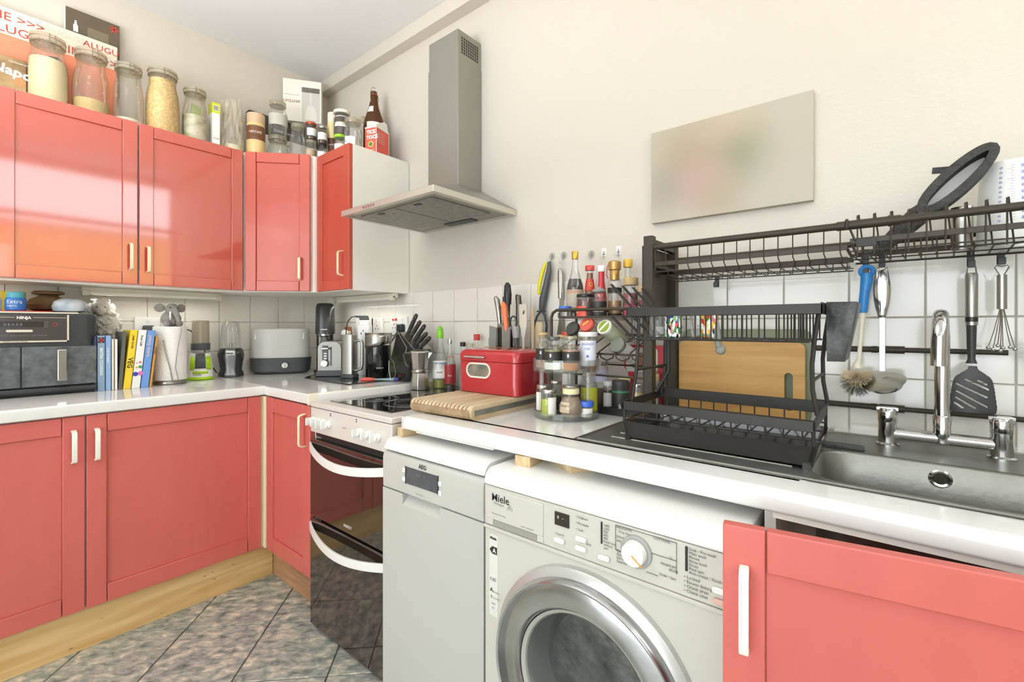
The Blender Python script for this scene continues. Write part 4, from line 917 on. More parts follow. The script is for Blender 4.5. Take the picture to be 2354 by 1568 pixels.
m = MB().box(.0601, .0606, -.009, .009, .178, .199); part('flag_blue', m, BK('navy', (40, 58, 84)), b_)
m = MB().box(.0605, .0612, -.009, .009, .1865, .1905).box(.0605, .0612, -.002, .002, .178, .199); part('flag_cross', m, PRINTR, b_)
book('slim pale blue book beside the flag book', -1.033, -1.018, 1.106, BK('paleblue', (140, 176, 220)), txts=[('a year of suppers', .008, PRINTW, .16, 0)])
book('narrow cream booklet with a green edge, fourth from the air fryer', -1.016, -1.009, 1.092, BK('cream', (226, 220, 200)))
book('narrow white booklet between the cream one and the grey book', -1.007, -.999, 1.092, BK('white', (236, 234, 228)))
book('mottled dark grey book just before the yellow one', -.997, -.985, 1.120, BK('grey', (96, 96, 88)), lean=.06)
book('bright yellow vegetable cookbook leaning in the row', -.983, -.960, 1.126, BK('yellow', (240, 208, 50)), lean=.10, txts=[('JAMIE OLIVER', .0085, PRINT, .205, 0), ('VEG', .022, PRINT, .120, 0)])
b_ = book('white cookbook with coloured dots on its spine', -.958, -.932, 1.126, BK('white2', (238, 238, 234)), lean=.10, txts=[('Rose Café', .010, PRINT, .205, 0)])
for (yy, zz, r, c_) in ((-.006, .055, .0085, (60, 70, 170)), (.009, .057, .0085, (220, 120, 190)), (.006, .082, .006, (60, 160, 110)), (-.005, .080, .004, (236, 170, 60)), (.004, .100, .004, (220, 110, 100)), (-.006, .097, .003, (230, 170, 170))):
    part('coloured_dot', MB().cyl((.0596, yy + zz * .1, zz), (.0608, yy + zz * .1, zz), r, n=16), M('dot_%d_%d' % (c_[0], c_[1]), c_, .6), b_)
book('sky blue cookbook with pale handwritten title', -.930, -.905, 1.124, BK('sky', (110, 156, 220)), lean=.10, txts=[('plenty more', .017, M('pale_gold', (220, 200, 180), .6), .205, 0)])
book('thin orange brown book leaning against the paper towels', -.903, -.895, 1.100, BK('orange', (206, 150, 70)), lean=.11, txts=[('KITCHEN', .007, PRINT, .16, 0)])
# paper towels
TX, TY = .205, -.815
c = thing('paper_towel_holder', 'roll of white paper towels on a steel stand with a wire arm', 'paper towels', (TX, TY, ZC))
part('base', MB().lathe([(.056, 0), (.060, .004), (.060, .012), (.056, .016), (0, .016)], 36), STEEL, c)
part('roll', MB().lathe([(.018, .018), (.057, .017), (.0585, .020), (.0585, .236), (.057, .239), (.018, .239)], 40), M('towel_paper', (240, 238, 232), .9, bump=.5, bscale=130), c)
a = camang(TX, TY); ca_, sa_ = math.cos(a), math.sin(a)
def loc_(rad, tan, z): return (rad * ca_ - tan * sa_, rad * sa_ + tan * ca_, z)
part('wire_arm', MB().tube([loc_(.062, .008, .015), loc_(.064, .002, .06), loc_(.064, -.014, .13), loc_(.063, -.022, .180)], .0018, 8).tube([loc_(.060, .028, .018), loc_(.062, .018, .07), loc_(.062, .026, .15), loc_(.050, .040, .235)], .0012, 6), STEEL, c)
part('wire_knob', MB().sph(loc_(.063, -.022, .181), .0036), STEEL, c)
c = thing('elephant_ornament', 'grey elephant ornament with round ears sitting on the paper towel roll', 'ornament', (TX - .01, TY + .006, ZC + .2395))
GE = M('elephant_grey', (150, 148, 142), .9, bump=.7, bscale=140)
m = MB(); m.sph((0, 0, .032), .036, (1, 1, .95)); part('body', m, GE, c)
m = MB(); m.sph((.018, 0, .070), .026); part('head', m, GE, c)
for s in (-1, 1):
    e_ = MB(); e_.m = Matrix.Rotation(s * .35, 4, 'Z'); e_.sph((.006, s * .038, .078), .019, (.28, 1, .95)); part('ear', e_, GE, c)
part('trunk', MB().tube([(.040, .002, .070), (.052, .004, .055), (.056, .008, .040), (.060, .010, .024), (.066, .012, .014)], [.012, .011, .009, .0075, .006], 12), GE, c)
for s in (-1, 1):
    part('eye', MB().sph((.0405, s * .013, .078), .0028), PRINT, c)
    part('tusk', MB().tube([(.040, s * .012, .060), (.050, s * .016, .040), (.056, s * .016, .028)], [.004, .003, .001], 8), PAPER, c)
    part('foot', MB().sph((.030, s * .022, .012), .013), GE, c)
# green blender
c = thing('blender', 'small white and lime green personal blender with an upside down smoky cup', 'blender', (.125, -.680, ZC), math.radians(-18))
LIME = M('lime_green', (170, 214, 20), .35)
m = MB(); m.lathe([(.050, .012), (.050, .02), (.046, .07), (.043, .10), (.039, .118), (.034, .120), (0, .120)], 32); part('body', m, APPW, c)
part('base_ring', MB().lathe([(.046, 0), (.052, .003), (.052, .013), (.048, .014), (0, .014)], 32), LIME, c)
for a0, a1, z0_, z1_ in ((-.95, -.48, .045, .105), (.48, .95, .045, .105), (-.62, .62, .028, .052)):
    part('green_panel', MB().lathe([(.0492, z0_), (.0475, (z0_ + z1_) / 2), (.0448, z1_)], 14, a0=a0, a1=a1), LIME, c, solid=.0015)
part('grey_panel', MB().lathe([(.0490, .052), (.0460, .085), (.0415, .119)], 14, a0=-.42, a1=.42), DGREY, c, solid=.002)
part('collar', MB().lathe([(.034, .120), (.036, .123), (.034, .132), (.0, .132)], 32), ACRYL, c)
part('blade_cap', MB().lathe([(.036, .133), (.037, .136), (.037, .162), (.034, .165), (0, .165)], 32), DGREY, c)
part('cup', MB().lathe([(.034, .165), (.033, .25), (.033, .263), (.031, .266), (0, .266)], 32), GREENG, c)
text('breville', .011, PRINT, c, None, cyl=(.0512, .021, -.55))
text('active', .008, PRINTG, c, None, cyl=(.0500, .066, -.3))
# grey blender
c = thing('blender', 'black and silver blender with an upturned clear cup, beside the steriliser', 'blender', (.095, -.545, ZC), math.radians(-22))
m = MB(); m.lathe([(.052, 0), (.054, .004), (.053, .016), (.045, .032), (.050, .07), (.056, .10), (.053, .122), (.045, .135), (0, .135)], 32); part('body', m, M('ninja_black', (44, 44, 42), .25, coat=.3), c)
part('silver_front', MB().lathe([(.0550, .003), (.0540, .016), (.0462, .032), (.0512, .07), (.0572, .10), (.0545, .122), (.0468, .134)], 10, a0=-.42, a1=.42), M('ninja_silver', (128, 132, 134), .3, metal=.4), c, solid=.0015)
part('badge', MB().lathe([(.0585, .104), (.0570, .124)], 8, a0=-.32, a1=.32), PAPER, c, solid=.001)
text('NINJA', .0115, PRINT, c, None, cyl=(.0592, .109, -.30), bold=.0005)
text('PROFESSIONAL', .0065, PRINTW, c, None, cyl=(.0558, .012, -.42))
part('cup', MB().lathe([(.040, .136), (.041, .14), (.041, .20), (.038, .235), (.030, .262), (.028, .264), (0, .264)], 28), GLASS, c)
rb = MB()
for k in range(8):
    a = k * PI / 4; rb.tube([(.0405 * math.cos(a), .0405 * math.sin(a), .145), (.040 * math.cos(a), .040 * math.sin(a), .20), (.031 * math.cos(a), .031 * math.sin(a), .258)], .0018, 6)
part('cup_rib', rb, GLASS, c)
part('blade', MB().box(-.02, .02, -.003, .003, .150, .152).box(-.003, .003, -.018, .018, .156, .158).cyl((0, 0, .136), (0, 0, .160), .007, n=12), STEEL, c)
# steriliser
c = thing('bottle_steriliser', 'wide oval steriliser with a frosted clear cover and dark grey base', 'steriliser', (.105, -.312, ZC), math.radians(57))
def oval(a_, b_, n=40, p=2.6):
    o = []
    for k in range(n):
        t = 2 * PI * k / n; ct, st_ = math.cos(t), math.sin(t); o.append((a_ * math.copysign(abs(ct) ** (2 / p), ct), b_ * math.copysign(abs(st_) ** (2 / p), st_)))
    return o
def loft(rings):
    m = MB(); n = len(rings[0][0]); vs = [(x, y, z) for r_, z in rings for x, y in r_]; fs = []
    for i in range(len(rings) - 1):
        for k in range(n): fs.append((i * n + k, i * n + (k + 1) % n, (i + 1) * n + (k + 1) % n, (i + 1) * n + k))
    fs += [tuple(range(n - 1, -1, -1)), tuple((len(rings) - 1) * n + k for k in range(n))]
    return m.add(vs, fs)
part('base', loft([(oval(.125, .070), .004), (oval(.138, .080), .014), (oval(.143, .084), .072), (oval(.145, .086), .078), (oval(.139, .081), .080)]), DGREY, c)
part('cover', loft([(oval(.137, .080), .081), (oval(.134, .078), .225), (oval(.130, .074), .229)]), glass('frosted_cover', (242, 241, 236), .50, .4, .3), c)
part('tray', loft([(oval(.125, .070), .170), (oval(.125, .070), .174)]), glass('frosted_tray', (240, 240, 236), .22, .4, .2), c)
pr = MB()
for k in range(12):
    x = -.11 + k * .02; pr.tube([(x, -.055, .175), (x + .004, -.055, .21)], [.004, .001], 6)
part('prong', pr, M('translucent_white', (236, 236, 232), .4), c)['kind'] = 'stuff'
part('knob', MB().cyl((.03, -.083, .044), (.03, -.096, .044), .014, n=24).box(.0282, .0318, -.100, -.09, .032, .056), M('knob_silver', (200, 200, 192), .3, metal=.3), c, bevel=.001)
for x in (-.06, .06): part('foot', MB().cyl((x, -.05, 0), (x, -.05, .006), .008, n=12), DGREY, c)
# soda maker
c = thing('soda_maker', 'tall black sparkling water maker in the corner of the counter', 'soda maker', (.262, -.158, ZC), math.radians(-35))
part('tower', MB().prism(rrect(-.045, .035, -.040, .040, .018), .0, .24, 'xy'), BLACKG, c, bevel=.003)
part('head', loft([(oval(.047, .048), .20), (oval(.047, .048), .21), (oval(.044, .045), .34), (oval(.038, .040), .356), (oval(.030, .030), .36)]), M('soda_black', (44, 44, 42), .3, coat=.2), c)
part('base', MB().lathe([(.050, 0), (.052, .004), (.050, .018), (.03, .02), (0, .02)], 28, (.03, 0, 0)), BLACKG, c)
part('nozzle', MB().tube([(.052, 0, .205), (.056, 0, .17), (.054, 0, .145)], [.006, .004, .003], 8), CHROME, c)
part('chrome_collar', MB().lathe([(.022, .188), (.030, .192), (.030, .200), (0, .200)], 20, (.04, 0, 0)), CHROME, c)
part('bottle', MB().lathe([(.022, .05), (.024, .056), (.024, .14), (.016, .17), (.012, .19)], 20, (.048, 0, 0)), glass('smoke_bottle', (150, 150, 146), .4), c)
part('carbonate_button', MB().box(.040, .050, -.015, .015, .222, .226), CHROME, c)
# black slab
c = thing('glass_chopping_board', 'dark glass board lying under the toaster', 'board', (.58, -.27, ZC))
part('slab', MB().prism([(.34, -.263), (.456, -.365), (.826, -.372), (.84, -.06), (.44, -.06)], ZC, ZC + .004, 'xy'), M('black_slab', (34, 34, 32), .12, coat=.4), c, world=True, bevel=.001)
ZB = ZC + .0045
# ornament with dial
c = thing('dial_ornament', 'small brown wooden ornament with a round white dial behind the toaster', 'ornament', (.335, -.07, ZC))
part('body', MB().lathe([(.03, 0), (.034, .02), (.030, .12), (.022, .18), (.018, .235), (.0, .24)], 20), M('ornament_brown', (134, 80, 52), .6, var=.3, vscale=30), c)
part('dial', MB().cyl((.012, -.022, .205), (.018, -.034, .205), .017, n=20), PAPER, c)
part('bead_string', MB().tube([(.03 + .004 * math.sin(k), -.012, .12 + .012 * k) for k in range(9)], [.006 + .003 * (k % 2) for k in range(9)], 8), M('beads', (190, 184, 150), .5), c)
# toaster
c = thing('toaster', 'stainless two slot toaster seen from its lever end', 'toaster', (.462, -.230, ZB), math.radians(48))
TS = M('toaster_steel', (132, 131, 124), .38, metal=.8)
pr_ = [(-.055, .025), (.055, .025)] + [(.055 - .035 + .035 * math.cos(math.radians(a)), .130 + .035 * math.sin(math.radians(a))) for a in range(0, 91, 15)] + [(-.055 + .035 + .035 * math.cos(math.radians(a)), .130 + .035 * math.sin(math.radians(a))) for a in range(90, 181, 15)]
part('body', MB().prism(pr_, -.06, .10, 'xz'), TS, c, bevel=.003)
part('base', MB().prism([(-.064, 0), (.064, 0), (.057, .028), (-.057, .028)], -.064, .102, 'xz'), DGREY, c, bevel=.003)
part('slot', MB().box(-.030, -.010, -.03, .08, .164, .1665).box(.010, .030, -.03, .08, .164, .1665), BLACK, c)
ep = part('control_strip', MB().box(-.032, -.006, -.0625, -.058, .05, .145), M('strip_dark', (58, 60, 58), .3), c, bevel=.002)
part('lever', MB().box(-.034, .002, -.088, -.062, .126, .136), CHROME, c, bevel=.004)
part('lever_slot', MB().box(.004, .010, -.0612, -.0595, .05, .14), BLACK, c)
for z in (.108, .096, .084): part('button', MB().box(-.024, -.012, -.066, -.062, z - .003, z + .003), PAPER, ep)
part('dial', MB().cyl((-.020, -.062, .062), (-.020, -.082, .062), .016, n=20), CHROME, c, bevel=.002)
# white adapter tower
c = thing('adapter_tower', 'white plastic adapter tower with a black plug on top behind the milk frother', 'adapter', (.543, -.105, ZC), math.radians(39))
part('body', MB().prism(rrect(-.030, .030, -.025, .025, .006), 0, .245, 'xy'), APPW, c, bevel=.002)
part('cap', MB().prism(rrect(-.024, .024, -.022, .022, .006), .245, .270, 'xy'), APPW, c, bevel=.002)
mm = MB()
for z in (.20, .14): mm.box(-.012, -.008, -.0258, -.0249, z, z + .01).box(.008, .012, -.0258, -.0249, z, z + .01).box(-.002, .002, -.0258, -.0249, z + .014, z + .022)
part('pin_hole', mm, PRINT, c)
c = thing('plug', 'black plug sitting on top of the white adapter tower with its lead arching down', 'plug', (.543, -.105, ZC + .2705), math.radians(39))
part('plug_body', MB().prism([(-.024, 0), (.020, 0), (.014, .022), (-.045, .022), (-.045, .014), (-.024, .010)], -.012, .012, 'xz'), BLACK, c, bevel=.002)
part('cable', MB().tube([(-.045, 0, .018), (-.065, 0, .016), (-.085, -.004, -.01), (-.09, -.008, -.06), (-.088, -.008, -.12), (-.075, -.01, -.17)], .0026, 8), BLACK, c)
# milk frother jug
c = thing('steel_jug', 'tall brushed steel jug with a long handle between toaster and coffee grinder', 'jug', (.628, -.236, ZB), math.radians(30))
part('body', MB().prism(rrect(-.032, .024, -.026, .026, .010), .016, .198, 'xy'), STEEL, c, bevel=.002)
part('base', MB().prism(rrect(-.036, .030, -.030, .030, .010), 0, .016, 'xy'), DGREY, c, bevel=.002)
hb = MB(); hb.tube([(.024, 0, .165), (.038, 0, .172), (.054, 0, .168), (.058, 0, .150), (.058, 0, .060), (.054, 0, .042), (.024, 0, .032)], .0065, 10)
part('handle', hb, STEEL, c)
# coffee grinder
c = thing('coffee_grinder', 'black cylindrical coffee grinder with a brushed steel top band', 'coffee grinder', (.722, -.150, ZB))
part('body', MB().lathe([(.054, 0), (.057, .004), (.057, .150), (.0, .150)], 36), BLACKG, c)
a = camang(.722, -.15)
def gb(u, v):
    t = 2 * PI * u; zlow = .150 + .014 * math.cos(t - a - 1.9); return (.0585 * math.cos(t), .0585 * math.sin(t), zlow + (.205 - zlow) * v)
part('steel_band', MB().grid(gb, 40, 3), STEEL, c, solid=.0015)
part('top', MB().lathe([(.0585, .203), (.057, .206), (0, .206)], 36), STEEL, c)
text('BOSCH', .009, PRINTW, c, None, cyl=(.0578, .045, a - .15))
# knife block
c = thing('knife_block', 'black slanted knife block filled with black handled knives beside the hob', 'knife block', (.87, -.12, ZC))
part('block', MB().prism([(.795, .9006), (.930, .9006), (1.000, 1.040), (.905, 1.110), (.872, 1.098)], -.165, -.075, 'xz'), BLACKG, c, world=True, bevel=.004)
part('steel_edge', MB().prism([(.866, 1.096), (.9055, 1.1105), (1.001, 1.0405), (1.004, 1.043), (.906, 1.1155), (.864, 1.100)], -.167, -.073, 'xz'), STEEL, c, world=True)
def knife(label, p0, p1, hm, wd=.016, blade=None, rivets=True, cap=None):
    t = thing('knife', label, 'knife', p0)
    p0 = Vector(p0); p1 = Vector(p1); d = (p1 - p0); mid = p0 + d * .5
    h = MB(); n = 8; pts = [p0 + d * (i / n) for i in range(n + 1)]
    h.tube(pts, [wd * .42, wd * .44, wd * .47, wd * .5, wd * .5, wd * .48, wd * .46, wd * .48, wd * .34], 12)
    hd = part('handle', h, hm, t, world=True)
    if rivets: 
        v = (Vector((CX, CY, CZ)) - p0).normalized() * wd * .46
        for f in (.15, .85): part('rivet', MB().sph(p0 + d * f + v, .0026, n=8, m=6), STEEL, hd, world=True)
    part('blade', MB().bar(p0 - d.normalized() * (blade or .05), p0, wd * .9, .002, (0, 1, 0)), STEEL, t, world=True)
    return t
KH = M('knife_black', (52, 50, 46), .4)
for i, (xa, za, xb, zb) in enumerate(((.902, 1.112, .958, 1.192), (.925, 1.098, .988, 1.162), (.947, 1.082, 1.012, 1.145), (.965, 1.066, 1.030, 1.112), (.985, 1.052, 1.046, 1.094))):
    knife(('longest black knife handle, highest in the slanted block', 'second highest black knife handle in the slanted block', 'middle black knife handle of the slanted block', 'second lowest black knife handle in the slanted block', 'lowest and shortest black knife handle in the slanted block')[i], (xa, -.12 - .004 * (i % 2), za), (xb, -.12 - .004 * (i % 2), zb), KH, .020, .03)['group'] = 'knives in the slanted block'
c = thing('wire_whisk', 'thin wire utensil hanging over the knife block', 'whisk', (.88, -.185, ZC))
part('wire', MB().tube([(.872, -.172, 1.10), (.90, -.178, 1.12), (.965, -.178, 1.05), (.955, -.178, 1.02)], .0018, 6).tube([(.858, -.18, 1.0), (.885, -.186, .985), (.90, -.186, .94), (.88, -.186, .903)], .0015, 6).tube([(.845, -.18, .99), (.850, -.185, .95), (.865, -.185, .903)], .0015, 6), STEEL, c, world=True)
# silicone brush
c = thing('silicone_spoon', 'silicone spoon with red head and blue handle lying on the worktop edge', 'spoon', (.82, -.19, ZC))
a0_ = Vector((.772, -.262, .909)); a1_ = Vector((.905, -.135, .909)); dv = a1_ - a0_
part('handle', MB().tube([a0_ + dv * .25, a0_ + dv * .5, a0_ + dv * .75, a1_], [.004, .005, .008, .006], 10), M('spoon_teal', (140, 170, 176), .4), c, world=True)
part('grip', MB().tube([a0_ + dv * .72, a0_ + dv * .85, a1_ + dv * .02], [.0085, .0095, .007], 10), M('spoon_blue', (72, 70, 160), .4), c, world=True)
part('head', MB().tube([a0_ + dv * .28, a0_ + dv * .12, a0_, a0_ + Vector((-.006, -.008, -.004))], [.006, .010, .010, .005], 10), M('spoon_red', (216, 90, 74), .4), c, world=True)
# ================= on the hob =================
ZH = .8828
c = thing('moka_pot', 'faceted aluminium stovetop coffee pot at the back of the hob', 'coffee pot', (1.052, -.180, ZH), math.radians(39))
part('boiler', MB().lathe([(.040, 0), (.041, .003), (.033, .068), (0, .068)], 8), ALU, c, bevel=.0015)
part('collar', MB().lathe([(.033, .068), (.034, .070), (.034, .080), (.031, .082), (0, .082)], 24), ALU, c)
part('upper_pot', MB().lathe([(.030, .082), (.032, .084), (.040, .148), (.041, .152), (0, .152)], 8), ALU, c, bevel=.0015)
part('lid', MB().lathe([(.042, .152), (.040, .156), (.010, .166), (.0, .167)], 8), ALU, c)
part('spout', MB().prism([(.036, .125), (.052, .150), (.036, .150)], -.006, .006, 'xz'), ALU, c)
part('knob', MB().sph((0, 0, .172), .007), BLACK, c)
part('handle', MB().tube([(-.036, 0, .146), (-.060, 0, .148), (-.066, 0, .140), (-.056, 0, .100), (-.046, 0, .092)], .0055, 8), M('handle_smoke', (66, 60, 50), .3), c)
WKB = M('white_paper_label', (232, 230, 222), .6)
t = container('oil_bottle', 'clear oil bottle with green cap and white label at the back of the hob', 'bottle', 1.085, -.098, ZH, .032, .240, 'bottle', GLASS, lid=(M('cap_green', (130, 200, 40), .4), 1.3, .032), fill=(M('olive_oil', (150, 150, 40), .2), .17), band=(WKB, .18, .48, 170, 0), txt=[('DOMAIN', .013, PRINTB, .42, 0), ('seed', .012, PRINT, .27, 0)])
part('stopper', MB().sph((0, 0, .246), .012), M('cap_green', (130, 200, 40), .4), t)
container('vinegar_bottle', 'small clear bottle with a red label beside the oil bottle', 'bottle', 1.125, -.080, ZH, .024, .205, 'bottle', GLASS, lid=(ALU, 1.15, .02), fill=(JAM, .08), band=(M('label_crimson', (158, 42, 44), .5), .10, .48, 359, 0), txt=[('DOVE', .014, PRINTR, .62, 0), ('ALE', .010, PRINTW, .25, 0)])
# ================= right counter =================
ZW = .8915
c = thing('bread_board', 'thick slatted wooden bread board with a metal inlay along its side', 'board', (1.57, -.37, ZW), math.radians(2))
WM_ = WM[c.name]
BXW, BY0, BY1 = .118, -.175, .19
n = 9; m = MB(); m.box(-BXW, BXW, BY0 + .01, BY1, .012, .026)
prof = [(BY1, .0)] + [(BY0 + .018 + .018 * math.cos(math.radians(a)), .018 - .018 * math.sin(math.radians(a))) for a in range(90, 181, 18)] + [(BY0 + .018 + .018 * math.cos(math.radians(a)), .020 + .018 * math.sin(math.radians(a))) for a in range(180, 89, -18)] + [(BY1, .038)]
part('core', MB().prism([(y, min(z, .026)) for y, z in prof], -BXW, BXW, 'yz'), wood('board_core', (170, 146, 112), (140, 116, 84), 1, 7, .7), c)
for k in range(16):
    x0 = -BXW + k * (2 * BXW) / 16
    part('slat', MB().prism([(BY0 + .004, .024), (BY0 + .001, .028), (BY0 + .008, .036), (BY0 + .018, .0385), (BY1, .0385), (BY1, .024)], x0, x0 + .0105, 'yz'), BOARDW, c, bevel=.0008, seg=1)
part('side_rail', MB().prism([(y, z) for y, z in prof], BXW - .004, BXW + .004, 'yz'), BOARDW, c)
part('metal_inlay', MB().box(BXW + .003, BXW + .0052, BY0 + .014, BY1 - .01, .012, .026), M('inlay_zinc', (150, 150, 140), .4, metal=.7, var=.3, vscale=30), c)
ZBB = ZW + .0388
c = thing('bread_bin', 'red enamel bread bin with a small oval window on the bread board', 'bread bin', (1.572, -.262, ZBB), math.radians(1))
ENR = M('enamel_red', (176, 44, 48), .22, coat=.5)
part('body', MB().prism(rrect(-.122, .124, -.086, .086, .022), .001, .100, 'xy'), ENR, c, bevel=.002)
lp = [(-.086, .101), (-.086, .116)] + [(-.086 + .020 - .020 * math.cos(math.radians(a)), .116 + .020 * math.sin(math.radians(a))) for a in range(15, 91, 15)] + [(.086 - .020 + .020 * math.cos(math.radians(a)), .116 + .020 * math.sin(math.radians(a))) for a in range(90, -1, -15)] + [(.086, .101)]
part('lid', loft([([(x, y) for x, y in rrect(-.123, .125, -.087, .087, .022)], .1012), ([(x, y) for x, y in rrect(-.123, .125, -.087, .087, .022)], .122), ([(x, y) for x, y in rrect(-.119, .121, -.083, .083, .022)], .131), ([(x, y) for x, y in rrect(-.108, .110, -.072, .072, .018)], .137)]), ENR, c)
part('handle', MB().prism(rrect(-.086, .000, .111, .117, .0028), -.096, -.088, 'xz').box(-.082, -.078, -.09, -.086, .112, .116).box(-.008, -.004, -.09, -.086, .112, .116), CHROME, c, bevel=.001)
def stad(x0, x1, z0, z1): return rrect(x0, x1, z0, z1, (z1 - z0) / 2 - .0002, 8)
a_ = stad(-.082, .020, .048, .096); b_ = stad(-.077, .015, .053, .091); vs = [(x, -.0885, z) for x, z in a_] + [(x, -.0885, z) for x, z in b_] + [(x, -.0855, z) for x, z in a_] + [(x, -.0855, z) for x, z in b_]; N = len(a_); fs = []
for k in range(N):
    q = (k + 1) % N; fs += [(k, q, N + q, N + k), (2 * N + k, 2 * N + q, 3 * N + q, 3 * N + k), (k, q, 2 * N + q, 2 * N + k), (N + k, N + q, 3 * N + q, 3 * N + k)]
part('window_frame', MB().add(vs, fs), M('frame_cream', (226, 220, 206), .35), c)
part('window_glass', MB().prism(b_, -.0870, -.0862, 'xz'), M('bin_window', (92, 96, 86), .1, var=.5, vscale=26, rgb2=(150, 140, 120)), c)
# bottles behind the bin
container('condiment_bottle', 'bottle with a red cap poking up behind the bread bin', 'bottle', 1.246, -.045, ZH, .020, .226, 'bottle', GLASS, lid=(PRINTR, 1.9, .025))
container('condiment_bottle', 'small bottle with a flat black cap nearest the oil bottles behind the bread bin', 'bottle', 1.166, -.045, ZH, .017, .192, 'sauce', GLASS, lid=(BLACK, 1.25, .018))
container('condiment_jar', 'little glass jar with a pale lid between black and red capped bottles', 'jar', 1.206, -.045, ZH, .016, .187, 'straight', GLASS, lid=(GLID, 1.05, .012))
container('condiment_bottle', 'slim glass bottle with a grey dripper top behind the bread bin', 'bottle', 1.322, -.045, ZH, .014, .212, 'sauce', GLASS, lid=(GREY, 1.2, .028))
# utensil block
c = thing('utensil_block', 'plain wooden block holding kitchen knives and scissors behind the bread bin', 'knife block', (1.455, -.115, ZW))
m = MB().box(1.388, 1.530, -.155, -.150, ZW, 1.066).box(1.388, 1.530, -.080, -.075, ZW, 1.066).box(1.388, 1.393, -.150, -.080, ZW, 1.066).box(1.525, 1.530, -.150, -.080, ZW, 1.066).box(1.39, 1.53, -.153, -.077, ZW, ZW + .01)
part('box', m, wood('block_brown', (186, 140, 92), (150, 106, 64), 0, 6), c, world=True, bevel=.001)
GU = 'utensils standing in the wooden block'
def U(name, label, cat='utensil'): 
    t = thing(name, label, cat, (1.45, -.115, ZW + .011), 0, GU); return t
def kn(label, pts, r, mat, bl, nm='knife'):
    t = thing(nm, label, nm, pts[-1], 0, GU)
    part('handle', MB().tube(pts, r, 12), mat, t, world=True)
    part('blade', MB().bar(bl[0], bl[1], .022, .002, (0, 1, 0)), STEEL, t, world=True); return t
kn('steel handled knife leaning out at the outer end of the wooden block', [(1.412, -.12, 1.250), (1.420, -.12, 1.238), (1.428, -.12, 1.20), (1.434, -.12, 1.150)], [.006, .011, .010, .008], STEEL, ((1.434, -.12, 1.15), (1.432, -.12, .92)))
kn('dark handled knife tucked behind the steel handled one', [(1.436, -.10, 1.250), (1.440, -.10, 1.235), (1.448, -.10, 1.150)], [.005, .008, .008], KH, ((1.448, -.10, 1.15), (1.446, -.10, .92)))
kn('knife with a smooth black oval handle standing tallest in the block', [(1.466, -.115, 1.300), (1.467, -.115, 1.290), (1.468, -.115, 1.255), (1.468, -.115, 1.220)], [.005, .012, .015, .013], BLACK, ((1.468, -.115, 1.22), (1.464, -.115, .92)))
kn('knife with a bright orange handle in the block', [(1.462, -.135, 1.228), (1.466, -.135, 1.215), (1.472, -.135, 1.175), (1.480, -.135, 1.125)], [.006, .0115, .010, .009], M('orange_handle', (232, 122, 76), .4), ((1.480, -.135, 1.125), (1.482, -.135, .92)))
kn('knife with a curved steel and black handle beside the orange one', [(1.504, -.110, 1.250), (1.512, -.110, 1.248), (1.516, -.110, 1.22), (1.513, -.110, 1.15)], [.006, .011, .011, .009], M('handle_gunmetal', (90, 88, 82), .3, metal=.7), ((1.513, -.110, 1.15), (1.50, -.110, .92)))
t = thing('scissors', 'kitchen scissors with dark round grips in the block', 'scissors', (1.487, -.125, 1.1), 0, GU)
part('grip', MB().tube([(1.472 + .015 * math.cos(k * PI / 8), -.128, 1.150 + .022 * math.sin(k * PI / 8)) for k in range(16)], .003, 8, True).tube([(1.500 + .014 * math.cos(k * PI / 8), -.122, 1.155 + .022 * math.sin(k * PI / 8)) for k in range(16)], .003, 8, True), KH, t, world=True)
part('blade', MB().bar((1.478, -.128, 1.13), (1.476, -.128, .93), .010, .002, (0, 1, 0)).bar((1.494, -.122, 1.13), (1.49, -.122, .93), .010, .002, (0, 1, 0)), STEEL, t, world=True)
for (x, lb_) in ((1.415, 'grey plastic knife sheath at the outer end of the wooden block'), (1.480, 'grey plastic knife sheath in the middle of the wooden block')):
    t = thing('knife_sheath', lb_, 'sheath', (x, -.138, ZW + .012), 0, GU)
    part('sheath', MB().prism([(-.016, 0), (.012, 0), (.020, .232), (-.014, .240)], -.004, .004, 'xz'), M('sheath_grey', (128, 128, 122), .5), t, bevel=.002)
# wooden spoons etc. in a glass tumbler behind the bin
c = thing('utensil_pot', 'dark steel pot of spatulas and tongs between wooden block and spice carousel', 'pot', (1.580, -.115, ZW))
part('pot', MB().lathe([(.038, 0), (.040, .004), (.040, .150), (.037, .150), (.037, .006), (0, .006)], 28), DGREY, c)
SPW = wood('spoon_wood', (206, 190, 160), (176, 156, 124), 2, 6, .6)
def spat(label, x, y, z0, z1, w_, mat, lean=0, slot=False, name='spatula', gr='spatulas and spoons in the dark pot'):
    t = thing(name, label, 'spatula', (x, y, z0), 0, gr); h = z1 - z0; hw = w_ / 2
    sh = Matrix(((1, 0, lean, 0), (0, 1, 0, 0), (0, 0, 1, 0), (0, 0, 0, 1)))
    m = MB(); m.m = sh
    out = [(-hw, h - .008), (-hw * .9, h), (hw * .9, h), (hw, h - .008), (hw, h - .07), (.005, h - .12), (.004, 0), (-.004, 0), (-.005, h - .12), (-hw, h - .07)]
    m.prism(out, -.0025, .0025, 'xz'); part('paddle', m, mat, t, bevel=.001); return t
t = spat('pale wooden spatula with a leaf shaped hole, tallest in the dark pot', 1.560, -.135, ZW + .02, 1.218, .034, M('pale_wood', (200, 194, 180), .6, var=.1), -.02)
part('leaf_hole', MB().prism([(-.006, .272), (-.004, .280), (.002, .287), (.003, .276), (-.002, .270)], -.0032, -.0026, 'xz'), M('dark_slot', (90, 76, 60), .7), t)
spat('brown wooden spoon handle right behind the pale spatula', 1.585, -.115, ZW + .02, 1.205, .014, SPW, -.02)
spat('rounded wooden spoon leaning on the pot edge towards the carousel', 1.600, -.105, ZW + .02, 1.155, .030, SPW, .01)
